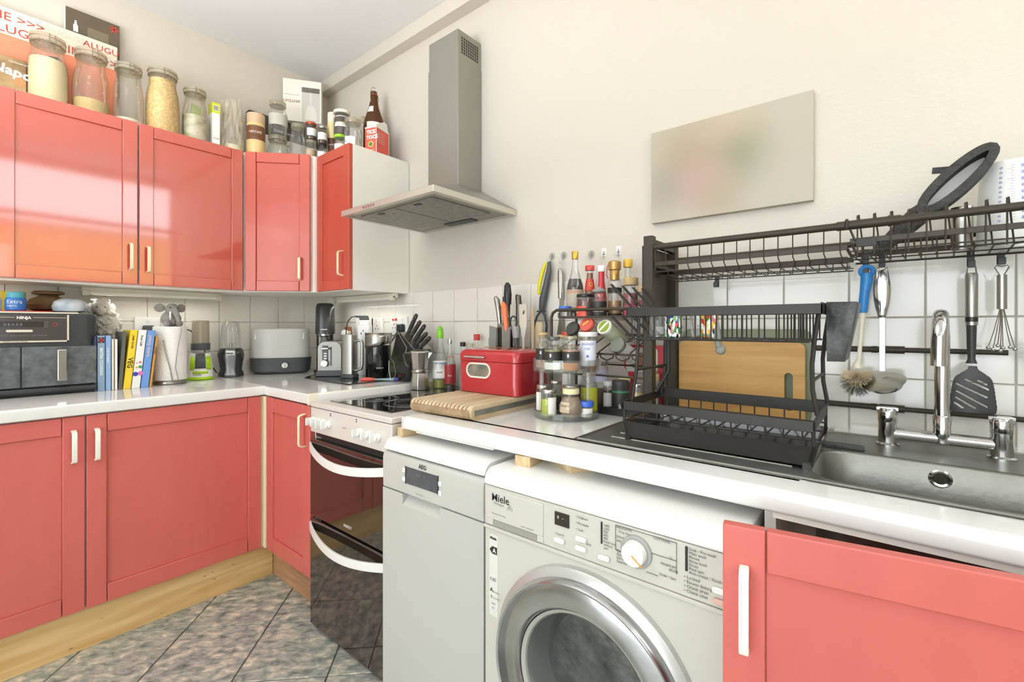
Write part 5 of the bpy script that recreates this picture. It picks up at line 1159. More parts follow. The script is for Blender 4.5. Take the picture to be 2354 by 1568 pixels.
t = thing('kitchen_utensil', 'dark utensil with a steel collar standing low in the pot', 'utensil', (1.545, -.150, ZW + .02), 0)
part('handle', MB().tube([(1.548, -.150, ZW + .02), (1.536, -.150, 1.08), (1.532, -.150, 1.125)], [.007, .009, .010], 10), DGREY, t, world=True)
part('collar', MB().tube([(1.5355, -.150, 1.10), (1.532, -.150, 1.14)], [.0125, .0135], 12), GREY, t, world=True)
# things on the wall hooks
def hook(label, x, z, plate=False):
    t = thing('wall_hook', label, 'hook', (x, 0, z), 0, 'clear stick-on hooks in a row on the wall')
    part('plate', MB().cyl((0, 0, .006), (0, -.003, .006), .013, n=20) if not plate else MB().box(-.009, .009, -.003, 0, -.004, .024), GLASS if not plate else APPW, t)
    part('hook_wire', MB().tube([(0, -.004, .014), (0, -.006, 0), (-.001, -.010, -.012), (-.004, -.018, -.014), (-.006, -.020, -.004)], .0014, 6).tube([(-.006, -.004, .004), (.006, -.004, .004)], .0012, 6), STEEL, t); return t
hook('clear wall hook carrying the yellow and grey tongs', 1.585, 1.392)
hook('clear wall hook carrying the steel peeler', 1.636, 1.390)
hook('empty clear wall hook above the red capped sauce bottle', 1.748, 1.383)
hook('white wall hook above the white capped sauce bottle', 1.797, 1.380, True)
hook('white wall hook above the cork stoppered bottle', 1.851, 1.382, True)
c = thing('tongs', 'kitchen tongs with a yellow and grey handle hanging from the first hook', 'tongs', (1.565, -.025, 1.38))
part('grey_handle', MB().tube([(1.590, -.026, 1.375), (1.588, -.026, 1.34), (1.576, -.026, 1.29), (1.562, -.026, 1.24), (1.556, -.026, 1.20)], [.006, .010, .012, .014, .011], 12), DGREY, c, world=True)
part('yellow_inlay', MB().tube([(1.583, -.036, 1.372), (1.570, -.038, 1.345), (1.558, -.040, 1.30), (1.551, -.040, 1.262)], [.004, .007, .007, .005], 10).tube([(1.551, -.040, 1.262), (1.562, -.040, 1.262)], .005, 8), M('tongs_yellow', (214, 206, 30), .4), c, world=True)
part('grey_arm', MB().tube([(1.556, -.026, 1.20), (1.538, -.028, 1.18), (1.524, -.028, 1.150), (1.518, -.028, 1.12)], .0045, 8).tube([(1.556, -.026, 1.20), (1.572, -.028, 1.18), (1.580, -.028, 1.145), (1.576, -.028, 1.105)], .0045, 8), DGREY, c, world=True)
part('crossbar', MB().tube([(1.536, -.028, 1.196), (1.576, -.028, 1.196)], .003, 6), DGREY, c, world=True)
c = thing('peeler', 'steel handled kitchen tool with a flat blade hanging from the second hook', 'peeler', (1.636, -.03, 1.37))
part('handle', MB().tube([(1.634, -.024, 1.345), (1.636, -.024, 1.33), (1.638, -.024, 1.24)], [.006, .0095, .0095], 14), STEEL, c, world=True)
part('loop', MB().tube([(1.634 + .006 * math.sin(k * PI / 6), -.022, 1.358 + .011 * math.cos(k * PI / 6)) for k in range(12)], .0012, 6, True), STEEL, c, world=True)
part('blade', MB().prism([(1.633, 1.24), (1.643, 1.24), (1.644, 1.17), (1.652, 1.115), (1.622, 1.110), (1.632, 1.17)], -.026, -.022, 'xz'), STEEL, c, world=True)
# ================= turntable =================
TX, TY, TRr = 1.847, -.317, .090
c = thing('spice_carousel', 'two tier clear acrylic turntable crowded with spice jars', 'turntable', (TX, TY, ZW))
part('lower_tray', MB().lathe([(.086, 0), (.0905, .003), (.0905, .020), (.0885, .020), (.0885, .005), (0, .005)], 56), ACRYL, c)
part('foot_ring', MB().lathe([(.07, .0), (.078, .0), (.078, .002), (.07, .002)], 48), ACRYL, c)
part('upper_tray', MB().lathe([(.0, .126), (.0905, .126), (.0915, .130), (.0915, .160), (.0895, .160), (.0895, .130), (0, .130)], 56), ACRYL, c)
for ang in (-2.15, -.1, 2.0, 3.3): part('post', MB().cyl((.074 * math.cos(ang), .074 * math.sin(ang), .004), (.074 * math.cos(ang), .074 * math.sin(ang), .127), .0052, n=14), ACRYL, c)
ZU = ZW + .1305; ZL = ZW + .0055
BLAB = M('label_black', (48, 46, 42), .5); WLAB = M('label_white', (236, 234, 226), .6)
GT = 'jars on the spice carousel'
def spice(label, x, y, z, r, h, fillm, cork, lower, g=GT):
    t = container('spice_jar', label, 'jar', x, y, z, r, h, 'apoth', GLASS, fill=(fillm, .62), band=(BLAB, .26, .58, 150, 0), group=g)
    P = prof_for('apoth', r, h); ca2 = camang(x, y)
    part('lower_label', MB().lathe([(r + .0009, h * .04), (r + .0009, h * .25)], 16, a0=ca2 - 1.2, a1=ca2 + .9), lower, t)
    part('emblem', MB().sph((r * math.cos(ca2 - .3), r * math.sin(ca2 - .3), h * .46), .0045, (.6, .6, 1.2), 10, 6), PAPER, t)
    part('stopper', MB().lathe([(r * .52, 0), (r * .52, h * .02), (r * .74, h * .03), (r * .74, h * .10), (0, h * .105)], 20, (0, 0, h * .93)), cork, t)
    return t
HERB = M('dried_herb', (166, 160, 90), .95, var=.4, vscale=120); PINKS = M('spice_pink', (206, 150, 124), .9); PEACH = M('spice_peach', (214, 146, 96), .9, var=.2, vscale=50)
spice('spice jar with black label and wooden stopper at the outer edge of the upper tray', 1.783, -.338, ZU, .0195, .098, M('grey_spice', (160, 150, 136), .9), CORK, M('label_pinkish', (206, 168, 150), .6))
t = spice('spice jar of dried herbs with a dark glass stopper, front of the upper tray', 1.838, -.366, ZU, .0245, .088, HERB, M('stopper_dark', (84, 92, 84), .3), WLAB)
spice('spice jar with a clear stopper and peach coloured lower label on the upper tray', 1.888, -.357, ZU, .0235, .090, PINKS, GLID, PEACH)
container('spice_jar', 'white lidded jar of red peppercorns on the upper tray', 'jar', 1.909, -.304, ZU, .0220, .103, 'straight', GLASS, lid=(M('lid_white', (236, 234, 230), .4), 1.25, .012), fill=(M('peppercorn', (150, 84, 62), .9, var=.5, vscale=120), .85), band=(M('label_cool_white', (228, 230, 240), .6), .12, .78, 150, 0), group=GT, txt=[('BRANDY', .009, PRINTB, .66, 0), ('1769', .008, PRINTB, .54, 0), ('▪', .02, PRINTB, .32, 0)])
spice('small spice jar at the back of the upper tray behind the herb jar', 1.800, -.262, ZU, .018, .090, HERB, CORK, WLAB)
container('spice_jar', 'low green herb jar with silver lid at the outer edge of the lower tray', 'jar', 1.782, -.332, ZL, .0205, .078, 'straight', GLASS, lid=(ALU, 1.05, .010), fill=(M('olive_herb', (116, 112, 62), .95, var=.3, vscale=90), .7), band=(WLAB, .1, .75, 60, -50), group=GT)
container('spice_jar', 'lower tray jar with lime green and white labels and silver lid', 'jar', 1.825, -.370, ZL, .0215, .073, 'straight', GLASS, lid=(ALU, 1.05, .010), fill=(M('lime_leaf', (190, 200, 60), .8), .75), band=(WLAB, .1, .72, 75, 35), group=GT, txt=[('G', .010, PRINT, .45, 30)])
container('spice_jar', 'round bellied jar of brown powder with a cream lid on the lower tray', 'jar', 1.884, -.350, ZL, .0325, .078, 'globe', GLASS, lid=(M('lid_cream', (232, 218, 170), .45), 1.12, .014), fill=(M('brown_powder', (160, 134, 108), .95), .88), band=(M('label_tan', (222, 198, 166), .7), .22, .56, 60, -38), group=GT, txt=[('Cumin', .008, PRINTG, .40, -38)])
container('spice_jar', 'flat squat jar with a bright blue lid on the lower tray', 'jar', 1.915, -.324, ZL, .0170, .044, 'straight', GLASS, lid=(M('lid_blue', (70, 110, 210), .4), 1.25, .014), fill=(SALT, .8), band=(WLAB, .1, .6, 150, 0), group=GT)
container('spice_jar', 'tall olive jar with a yellow green label and clear stopper on the lower tray', 'jar', 1.897, -.277, ZL, .0225, .122, 'jar', GLASS, lid=(GLID, 1.05, .016), fill=(M('olive_green', (150, 146, 50), .8), .55), band=(M('label_olive', (176, 176, 50), .5), .10, .62, 160, 0), group=GT, txt=[('(III)', .020, M('cream_print', (232, 226, 180), .6), .38, -15)])
container('spice_jar', 'silver lidded jar at the back of the lower tray behind the round jar', 'jar', 1.828, -.262, ZL, .0235, .074, 'straight', GLASS, lid=(ALU, 1.05, .010), fill=(M('dark_spice', (96, 84, 66), .9), .7), group=GT)
container('spice_jar', 'clear jar with steel lid beside the back post of the lower tray', 'jar', 1.785, -.275, ZL, .0180, .085, 'straight', GLASS, lid=(ALU, 1.05, .010), fill=(M('dark_spice', (96, 84, 66), .9), .5), group=GT)
# ================= three tier spice rack =================
c = thing('spice_rack', 'bronze coloured tube spice rack with bottles on top against the tiles', 'rack', (1.9, -.14, ZW))
XA, XB, YF, YB, ZTOP = 1.733, 2.035, -.222, -.075, 1.190
m = MB()
for y in (YF, YB):
    m.tube([(XA, y, ZW), (XA, y, ZTOP - .022), (XA + .006, y, ZTOP - .008), (XA + .020, y, ZTOP), (XB - .02, y, ZTOP), (XB - .006, y, ZTOP - .008), (XB, y, ZTOP - .022), (XB, y, ZW)], .0048, 10)
part('tube_frame', m, BRONZE, c, world=True)
m = MB()
for x in (XA + .02, XB - .02): m.tube([(x, YF, ZTOP - .001), (x, YB, ZTOP - .001)], .003, 6)
m.tube([(XA + .024, YF + .006, 1.168), (XB - .02, YF + .006, 1.168)], .0036, 8).tube([(XA + .024, YF + .006, 1.168), (XA + .024, YF + .006, 1.182)], .0036, 8)
part('top_rail', m, BRONZE, c, world=True)
part('top_shelf', MB().box(XA + .02, XB - .02, YF + .004, YB - .004, 1.1640, 1.1665), glass('shelf_acrylic', (220, 220, 214), .25), c, world=True)
m = MB()
for (y0_, z0_, y1_, z1_) in ((YF + .004, 1.062, YB, 1.115), (YF + .004, 1.00, YB, 1.02)):
    m.tube([(XA, y0_, z0_), (XB, y0_, z0_)], .003, 6).tube([(XA, y1_, z1_), (XB, y1_, z1_)], .003, 6)
part('middle_rail', m, BRONZE, c, world=True)
dips = MB()
for k in range(6):
    x = 1.782 + k * .048
    dips.tube([(x - .024, YF - .006, 1.068), (x - .018, YF - .006, 1.052), (x, YF - .006, 1.045), (x + .018, YF - .006, 1.052), (x + .024, YF - .006, 1.068)], .0022, 6)
    dips.tube([(x - .024, YF - .006, 1.068), (x - .024, YB, 1.118)], .002, 6)
part('cradle_wire', dips, BRONZE, c, world=True)
part('base_shelf', MB().box(XA, XB, YF, YB, ZW + .002, ZW + .006).box(XA, XB, YF - .003, YF, ZW, ZW + .02), BLACK, c, world=True)
ZS = 1.1668
GR = 'bottles and jars on top of the spice rack'
SOY = M('soy_dark', (44, 26, 18), .1)
container('soy_sauce_bottle', 'tallest bottle on the spice rack, dark sauce with a gold cap', 'bottle', 1.768, -.140, ZS, .0275, .212, 'bottle', GLASS, lid=(M('cap_gold', (206, 166, 70), .3, metal=.6), 1.15, .024), fill=(SOY, .66), band=(M('label_greige', (178, 168, 148), .5), .12, .42, 160, 0), group=GR, txt=[('KIKKOMAN', .010, M('orange_print', (226, 120, 60), .5), .37, -15), ('SOY SAUCE', .008, PRINTW, .16, 0)])
container('sauce_bottle', 'brown sauce bottle with a red cap and red neck label on the spice rack', 'bottle', 1.809, -.118, ZS, .0195, .166, 'sauce', GLASS, lid=(M('cap_red', (206, 70, 60), .35), 1.35, .016), fill=(M('oyster_brown', (140, 80, 34), .3), .95), band=(M('label_red', (204, 70, 56), .5), .52, .74, 359, 0), group=GR, txt=[('O', .018, M('gold_print', (222, 190, 90), .5), .60, 0)])
container('sauce_bottle', 'red sauce bottle with a white cap on the spice rack', 'bottle', 1.843, -.105, ZS, .0165, .164, 'sauce', M('bottle_red', (206, 62, 66), .35), lid=(PAPER, 1.3, .019), group=GR)
t = container('oil_dispenser', 'square clear bottle with a brass neck and looped red cord on the spice rack', 'bottle', 1.900, -.128, ZS, .0205, .145, 'straight', GLASS, lid=(M('brass', (190, 150, 90), .35, metal=.6), .75, .032), fill=(M('amber_oil', (200, 150, 100), .3), .45), band=(BLAB, .52, .62, 359, 0), group=GR)
part('brass_cap', MB().lathe([(.014, 0), (.019, .003), (.019, .026), (.012, .030), (0, .030)], 24, (0, 0, .142)), M('brass', (190, 150, 90), .35, metal=.6), t)
part('red_cord', MB().tube([(0, 0, .17), (-.012, -.004, .172), (-.022, -.006, .155), (-.024, -.006, .130), (-.018, -.008, .118)], .0014, 6), M('cord_red', (170, 80, 60), .7), t)
part('black_base', MB().lathe([(.022, 0), (.022, .010), (.0205, .012)], 24, (0, 0, 0)), BLACK, t)
container('small_bottle', 'clear bottle with a yellow cap at the far end of the spice rack', 'bottle', 1.925, -.090, ZS, .0170, .178, 'sauce', GLASS, lid=(M('cap_yellow', (222, 176, 60), .4), 1.45, .024), fill=(M('amber_oil', (200, 150, 100), .3), .3), band=(M('label_yellow', (226, 196, 110), .5), .62, .70, 359, 0), group=GR)
container('spice_jar', 'pink labelled spice jar with a cork lid right of the oil dispenser', 'jar', 1.948, -.120, ZS, .0215, .118, 'straight', GLASS, lid=(CORK, 1.08, .022), fill=(M('pink_spice', (176, 90, 90), .9, var=.4, vscale=70), .75), band=(M('label_pink', (206, 90, 120), .5), .05, .30, 120, 0), group=GR)
container('spice_jar', 'plain jar holding crimson spice under the plate rack loops', 'jar', 1.992, -.120, ZS, .0200, .092, 'straight', GLASS, lid=(CORK, 1.08, .018), fill=(M('crimson_spice', (150, 60, 62), .9), .7), band=(WLAB, .05, .34, 120, 0), group=GR)
t = container('spice_jar', 'dark labelled apothecary jar with a mushroom shaped lid on the spice rack', 'jar', 1.878, -.186, ZS, .0225, .078, 'apoth', GLASS, fill=(M('grey_spice', (160, 150, 136), .9), .5), band=(BLAB, .06, .60, 170, 0), group=GR, txt=[('CUMIN SEED', .006, PRINTW, .2, 0)])
part('mushroom_lid', MB().lathe([(.012, 0), (.020, .002), (.021, .006), (.012, .012), (.004, .016), (0, .018)], 24, (0, 0, .0735)), GREY, t)
container('sauce_jar', 'dark red sauce jar with a black lid in front of the soy sauce bottle', 'jar', 1.838, -.196, ZS, .0265, .070, 'straight', GLASS, lid=(BLACK, 1.05, .009), fill=(M('chilli_red', (86, 26, 22), .2), .9), band=(M('label_orange_red', (216, 84, 66), .5), .05, .48, 80, -35), group=GR, txt=[('XO', .012, PRINTW, .18, -35)])
container('small_tub', 'low clear tub with a blue lid at the near end of the spice rack top', 'tub', 1.762, -.190, ZS, .0190, .036, 'straight', ACRYL, lid=(M('lid_blue', (70, 110, 210), .4), 1.08, .009), group=GR)
# tilted jars on the middle shelf
def tilted(label, x, z, r, L, lidm, facem=None, body=GLASSJ, y=-.215):
    t = thing('spice_jar', label, 'jar', (x, y, z), 0, 'tilted jars on the middle tier of the spice rack')
    d = Vector((-.12, -.86, .42)).normalized(); q = Vector((0, 0, 1)).rotation_difference(d).to_matrix().to_4x4()
    m = MB(); m.m = q; m.lathe([(r * .9, -L), (r * .93, -L + .004), (r * .93, -.014), (r * .86, -.010)], 24); part('body', m, body, t)
    m = MB(); m.m = q; m.lathe([(r * .97, -.012), (r, -.010), (r, -.002), (r * .95, 0), (0, 0)], 28); part('lid', m, lidm, t)
    if facem:
        m = MB(); m.m = q; m.lathe([(0, .0003), (r * .72, .0003), (r * .72, .0011), (0, .0012)], 24); part('lid_print', m, facem, t)
    return t, q
tilted('tilted jar with a plain dark grey lid, first on the middle tier', 1.800, 1.136, .0225, .075, M('lid_darkgrey', (70, 70, 66), .5), y=-.212)
t, q = tilted('tilted jar with a coral red lid on the middle tier', 1.852, 1.148, .0232, .075, M('lid_coral', (220, 96, 82), .4))
m = MB(); m.m = q; m.bar((-.010, -.004, .0016), (.008, .008, .0016), .006, .0006); part('gold_print', m, M('gold_print', (222, 190, 90), .5), t)
t, q = tilted('tilted white jar with a green and white lid on the middle tier', 1.910, 1.140, .0240, .095, M('lid_white2', (232, 230, 222), .4), M('lid_green', (146, 170, 50), .5), M('jar_white_green', (206, 214, 180), .4))
m = MB(); m.m = q; m.bar((-.012, -.012, .0018), (.012, .012, .0018), .007, .0006); part('white_stripe', m, PAPER, t)
container('spice_jar', 'small jar with a bright red lid seen behind the carousel top', 'jar', 1.755, -.165, ZW + .0062, .018, .226, 'straight', GLASS, lid=(M('lid_tomato', (214, 80, 60), .4), 1.1, .014), band=(WLAB, .2, .5, 120, 0))
t, q = tilted('tilted jar of pale spice lying under the green lidded jar', 1.950, 1.090, .0235, .085, M('lid_smoke', (120, 122, 112), .3), None, M('jar_label_pale', (206, 204, 196), .5))
# jars on base shelf
ZBs = ZW + .0065
GB = 'jars on the bottom tier of the spice rack'
container('dark_jar', 'black tin with a green stripe and small white figure on the bottom tier', 'tin', 1.947, -.185, ZBs, .0250, .088, 'straight', M('tin_black', (46, 46, 42), .5), lid=(M('tin_lid', (66, 64, 58), .5), 1.02, .022), band=(M('green_stripe', (60, 130, 90), .5), .62, .68, 359, 0), group=GB, txt=[('å', .020, PRINTW, .12, 0)])
container('spice_jar', 'small jar with a white lid and dark contents beside the black tin', 'jar', 1.900, -.170, ZBs, .0145, .080, 'straight', GLASS, lid=(PAPER, 1.08, .012), fill=(JAM, .8), band=(WLAB, .1, .6, 130, 0), group=GB)
container('spice_jar', 'pale glass jar just behind the black tin', 'jar', 1.925, -.115, ZBs, .0180, .088, 'straight', GLASS, lid=(M('lid_cream', (232, 218, 170), .45), 1.05, .012), fill=(M('yellow_spice', (200, 180, 110), .9), .6), group=GB)
container('spice_jar', 'slim jar of mustard coloured spice between black tin and dish rack', 'jar', 1.988, -.165, ZBs, .0150, .080, 'straight', GLASS, lid=(ALU, 1.05, .010), fill=(M('yellow_spice', (200, 180, 110), .9), .8), group=GB)
container('spice_jar', 'jar with a broad cork lid nearest the dish rack on the bottom tier', 'jar', 2.008, -.110, ZBs, .0200, .105, 'straight', GLASS, lid=(CORK, 1.08, .020), fill=(M('pale_spice', (220, 208, 176), .9), .7), group=GB)
container('spice_jar', 'jar lying at the quiet end of the bottom tier behind the carousel', 'jar', 1.775, -.120, ZBs, .0220, .100, 'straight', GLASS, lid=(ALU, 1.05, .012), fill=(M('dark_spice', (96, 84, 66), .9), .6), group=GB)
container('spice_jar', 'jar with a lilac printed label glimpsed behind the carousel posts', 'jar', 1.850, -.130, ZBs, .0270, .135, 'straight', GLASS, lid=(ALU, 1.05, .012), fill=(M('dark_spice', (96, 84, 66), .9), .4), band=(M('label_lilac', (206, 200, 226), .6), .55, .85, 120, 0), group=GB, txt=[('mixed herbs', .006, PRINTB, .72, 0)])
c = thing('red_tray', 'small red rimmed tray with a copper ewer picture propped behind the jars', 'tray', (1.965, -.052, ZW + .08))
RIM = M('tray_rim_red', (204, 52, 58), .35)
part('tray_back', MB().prism(rrect(1.895, 2.045, 1.0, 1.083, .018), -.054, -.050, 'xz'), RIM, c, world=True, bevel=.001)
part('tray_print', MB().prism(rrect(1.902, 2.005, 1.0, 1.075, .012), -.0555, -.0538, 'xz'), M('tray_print_grey', (206, 204, 198), .5), c, world=True)
part('ewer_print', MB().prism([(1.915, 1.022), (1.935, 1.028), (1.948, 1.060), (1.956, 1.060), (1.962, 1.036), (1.985, 1.052), (1.986, 1.048), (1.966, 1.025), (1.955, 1.010), (1.925, 1.012)], -.0565, -.0552, 'xz'), M('ewer_copper', (150, 104, 74), .5), c, world=True)
for q in (1.91, 2.01): part('leg', MB().box(q, q + .016, -.056, -.050, ZW + .0065, 1.0), RIM, c, world=True)
# ================= sink =================
c = thing('sink', 'stainless steel sink with round cornered bowl and drainer set in the long worktop', 'sink', (2.45, -.3, .875))
zt = .8925
m = MB()
m.prism(rrect(2.0, 2.435, -.528, -.078, .006)[:], .8912, zt, 'xy')
# flange round the bowl
bx0, bx1, by0, by1 = 2.437, 2.86, -.505, -.268
hole = rrect(bx0, bx1, by0, by1, .055, 8); outer = rrect(2.4355, 2.93, -.528, -.078, .01, 8)
def circ(o, k, cx_, cy_): return o
N = len(hole)
vs = [(x, y, zt) for x, y in outer] + [(x, y, zt) for x, y in hole]
fs = [(k, (k + 1) % N, N + (k + 1) % N, N + k) for k in range(N)]
m.add(vs, fs)
part('flange', m, SINKM, c, world=True)
m = MB(); rings = [(hole, zt), (rrect(bx0 + .003, bx1 - .003, by0 + .003, by1 - .003, .052, 8), zt - .004), (rrect(bx0 + .008, bx1 - .008, by0 + .008, by1 - .004, .05, 8), zt - .12), (rrect(bx0 + .03, bx1 - .03, by0 + .03, by1 - .02, .04, 8), zt - .14)]
vs = [(x, y, z) for r_, z in rings for x, y in r_]; fs = []
for i in range(3):
    for k in range(N): fs.append((i * N + k, i * N + (k + 1) % N, (i + 1) * N + (k + 1) % N, (i + 1) * N + k))
fs.append(tuple(3 * N + k for k in range(N)))
m.add(vs, fs); part('bowl', m, SINKM, c, world=True, solid=.0015)
o = part('overflow', MB().lathe([(.0, 0), (.010, 0), (.010, .002), (.0135, .003), (.0165, .001), (.0165, 0)], 28), CHROME, c)
Mx = WM[c.name].inverted() @ Matrix.Translation((2.614, by1 - .0045, .866)) @ Matrix.Rotation(PI / 2, 4, 'X'); o.data.transform(Mx)
o = part('overflow_slot', MB().lathe([(0, .002), (.0095, .0021), (.0095, .0028), (.0035, .0029), (.003, .004), (0, .004)], 24), M('overflow_dark', (50, 46, 30), .4), c); o.data.transform(Mx)
rg = MB()
for k in range(8): rg.tube([(2.06, -.46 + k * .045, zt + .0005), (2.41, -.46 + k * .045, zt + .0002)], .0022, 6)
rg.tube([(2.008, -.520, zt), (2.43, -.520, zt)], .003, 6).tube([(2.008, -.520, zt), (2.008, -.086, zt)], .003, 6).tube([(2.008, -.086, zt), (2.92, -.086, zt)], .003, 6).tube([(2.43, -.520, zt), (2.92, -.520, zt)], .003, 6)
part('pressed_ridge', rg, SINKM, c, world=True)
# tap
c = thing('mixer_tap', 'chrome bridge mixer tap with two lever tops and a tall curved spout', 'tap', (2.622, -.155, zt))
TPY = -.155
for i, x in enumerate((2.540, 2.706)):
    part('pillar', MB().lathe([(.0205, 0), (.0205, .003), (.0160, .006), (.0158, .040), (.0155, .072)], 28, (x, TPY, zt)), CHROME, c, world=True)
    part('lever_top', MB().lathe([(.0160, .0), (.0165, .002), (.0165, .020), (.0150, .026), (.013, .029), (0, .029)], 28, (x, TPY, zt + .048)).prism([(x - .019, TPY - .006), (x - .014, TPY + .010), (x + .014, TPY + .012), (x + .018, TPY - .004)], zt + .072, zt + .079, 'xy'), CHROME, c, world=True, bevel=.001)
part('bridge', MB().cyl((2.540, TPY, .918), (2.706, TPY, .918), .0122, n=20), CHROME, c, world=True)
part('column_base', MB().lathe([(.0135, -.012), (.0140, .0), (.0138, .040), (.0126, .042)], 24, (2.624, TPY, .922)), CHROME, c, world=True)
sp = [(2.624, TPY, .955), (2.624, TPY, 1.110)]
for k in range(9):
    a = math.radians(180 - 22.5 * k); sp.append((2.624 - .010 * (k / 8), TPY - .047 - .047 * math.cos(a), 1.118 + .044 * math.sin(a)))
sp.append((2.613, TPY - .094, 1.068))
part('spout', MB().tube(sp, .0119, 20), CHROME, c, world=True)
# ================= draining rack tray + rack =================
BT_ = M('drip_tray_black', (44, 42, 38), .14, coat=.5)
c = thing('dish_rack', 'two tier black dish rack with drip tray standing on the drainer', 'dish rack', (2.27, -.36, zt))
X0, X1, Y0, Y1 = 2.090, 2.444, -.466, -.262
def tray(z0, z1):
    m = MB(); a = rrect(X0 + .004, X1 - .004, Y0 + .004, Y1 - .004, .012, 4); b = rrect(X0 - .004, X1 + .006, Y0 - .005, Y1 + .004, .014, 4); d_ = rrect(X0 + .007, X1 - .007, Y0 + .007, Y1 - .007, .010, 4)
    n = len(a); rs = [(a, z0 + .006), (b, z1), (rrect(X0 - .001, X1 + .003, Y0 - .002, Y1 + .001, .012, 4), z1), (d_, z0 + .012)]
    vs = [(x, y, z) for r_, z in rs for x, y in r_]; fs = []
    for i in range(3):
        for k in range(n): fs.append((i * n + k, i * n + (k + 1) % n, (i + 1) * n + (k + 1) % n, (i + 1) * n + k))
    fs += [tuple(range(n)), tuple(3 * n + k for k in range(n))]
    return m.add(vs, fs)
part('drip_tray', tray(zt, zt + .042), BT_, c, world=True)
for x in (X0 + .01, X1 - .012):
    for y in (Y0 + .008, Y1 - .012): part('tray_foot', MB().box(x - .006, x + .006, y - .006, y + .006, zt, zt + .014), BT_, c, world=True)
# lower basket
zb0, zb1 = .958, .977
lb = part('lower_rim', MB().box(X0, X1, Y0, Y0 + .003, zb0, zb1).box(X0, X1, Y1 - .003, Y1, zb0 + .004, zb1 + .010).box(X0, X0 + .003, Y0, Y1, zb0 + .002, zb1 + .002).box(X1 - .003, X1, Y0, Y1, zb0 + .002, zb1 + .002), BWIRE, c, world=True, bevel=.001)
for k in range(12):
    x = X0 + .018 + k * (X1 - X0 - .036) / 11
    part('basket_wire', MB().tube([(x, Y0 + .002, zb0), (x, Y0 + .002, .946), (x, Y0 + .012, .944), (x, Y1 - .004, .944), (x, Y1 - .003, zb0 + .006)], .0016, 6), BWIRE, c, world=True)
m = MB()
for y in (Y0 + .006, (Y0 + Y1) / 2, Y1 - .006): m.tube([(X0, y, .9435), (X1, y, .9435)], .0018, 6)
part('basket_rail', m, BWIRE, c, world=True)
for x in (X0 + .002, X1 - .002):
    for y in (Y0 + .003, Y1 - .003): part('corner_post', MB().tube([(x, y, zt + .035), (x, y, zb1)], .003, 8), BWIRE, c, world=True)
# side frames (tubes leaning in)
def sideleg(x, s, dxm):
    m = MB()
    for y in (Y0 + .02, Y1 - .015):
        m.tube([(x, y, .985), (x + dxm * .9, y, 1.03), (x + dxm, y, 1.075), (x + dxm * .5, y, 1.12), (x + s * .002, y, 1.165)], .0038, 8)
    m.tube([(x + dxm * .9, Y0 + .02, 1.045), (x + dxm * .9, Y1 - .015, 1.045)], .003, 8)
    m.tube([(x, Y0 + .02, .983), (x, Y1 - .015, .983)], .003, 8)
    part('side_frame', m, BWIRE, c, world=True)
sideleg(X1 + .002, 1, -.008)
m = MB()
for y in (Y0 + .02, Y1 - .015): m.tube([(X0 + .012, y, .975), (X0 + .022, y, 1.04), (X0 + .026, y, 1.10), (X0 + .028, y, 1.165)], .0038, 8)
m.tube([(X0 + .022, Y0 + .02, 1.045), (X0 + .022, Y1 - .015, 1.045)], .003, 8)
m.tube([(X0 + .030, Y1 - .015, 1.165), (X0 + .030, Y1 - .015, 1.03), (X0 + .004, Y1 - .03, .978)], .005, 8)
part('side_frame', m, BWIRE, c, world=True)
# upper basket
U0, U1, ub, uz0, uz1 = 2.098, 2.456, 1.114, 1.162, 1.180
part('upper_rim', MB().box(U0, U1, Y0, Y0 + .0035, uz0, uz1).box(U0, U1, Y1 - .003, Y1, uz0 + .004, uz1 + .004).box(U0, U0 + .003, Y0, Y1, uz0, uz1 + .002).box(U1 - .004, U1, Y0, Y1, uz0, uz1 + .002), BWIRE, c, world=True, bevel=.001)
m = MB()
for y in (Y0 + .004, (Y0 + Y1) / 2, Y1 - .004): m.tube([(U0, y, ub), (U1 - .02, y, ub)], .0022, 6)
part('basket_rail', m, BWIRE, c, world=True)
xs = [U0 + .012, U0 + .030, U0 + .046, U0 + .062, U0 + .090, U0 + .118, U0 + .146, U0 + .156, U0 + .166, U0 + .176, U0 + .186, U0 + .196, U0 + .206, U0 + .232, U0 + .260, U0 + .288] + [U0 + .300 + .0056 * k for k in range(7)]
for x in xs:
    part('basket_wire', MB().tube([(x, Y0 + .003, uz0 + .002), (x, Y0 + .003, ub + .002), (x, Y0 + .010, ub), (x, Y1 - .010, ub), (x, Y1 - .003, ub + .003), (x, Y1 - .003, uz0 + .006)], .0015, 6), BWIRE, c, world=True)
for j, y in enumerate((-.452, -.395, -.338, -.285)):
    for (z0_, z1_) in ((1.183, 1.236), (1.116, 1.166)):
        part('plate_loop', MB().tube([(U0 + .004, y - .005, z0_ - .010), (U0 + .004, y - .005, z0_ + .002), (U0 - .036, y - .005, z1_ - .008), (U0 - .043, y - .003, z1_), (U0 - .043, y + .003, z1_), (U0 - .036, y + .005, z1_ - .008), (U0 + .004, y + .005, z0_ + .002), (U0 + .004, y + .005, z0_ - .010)], .0016, 6), BWIRE, c, world=True)
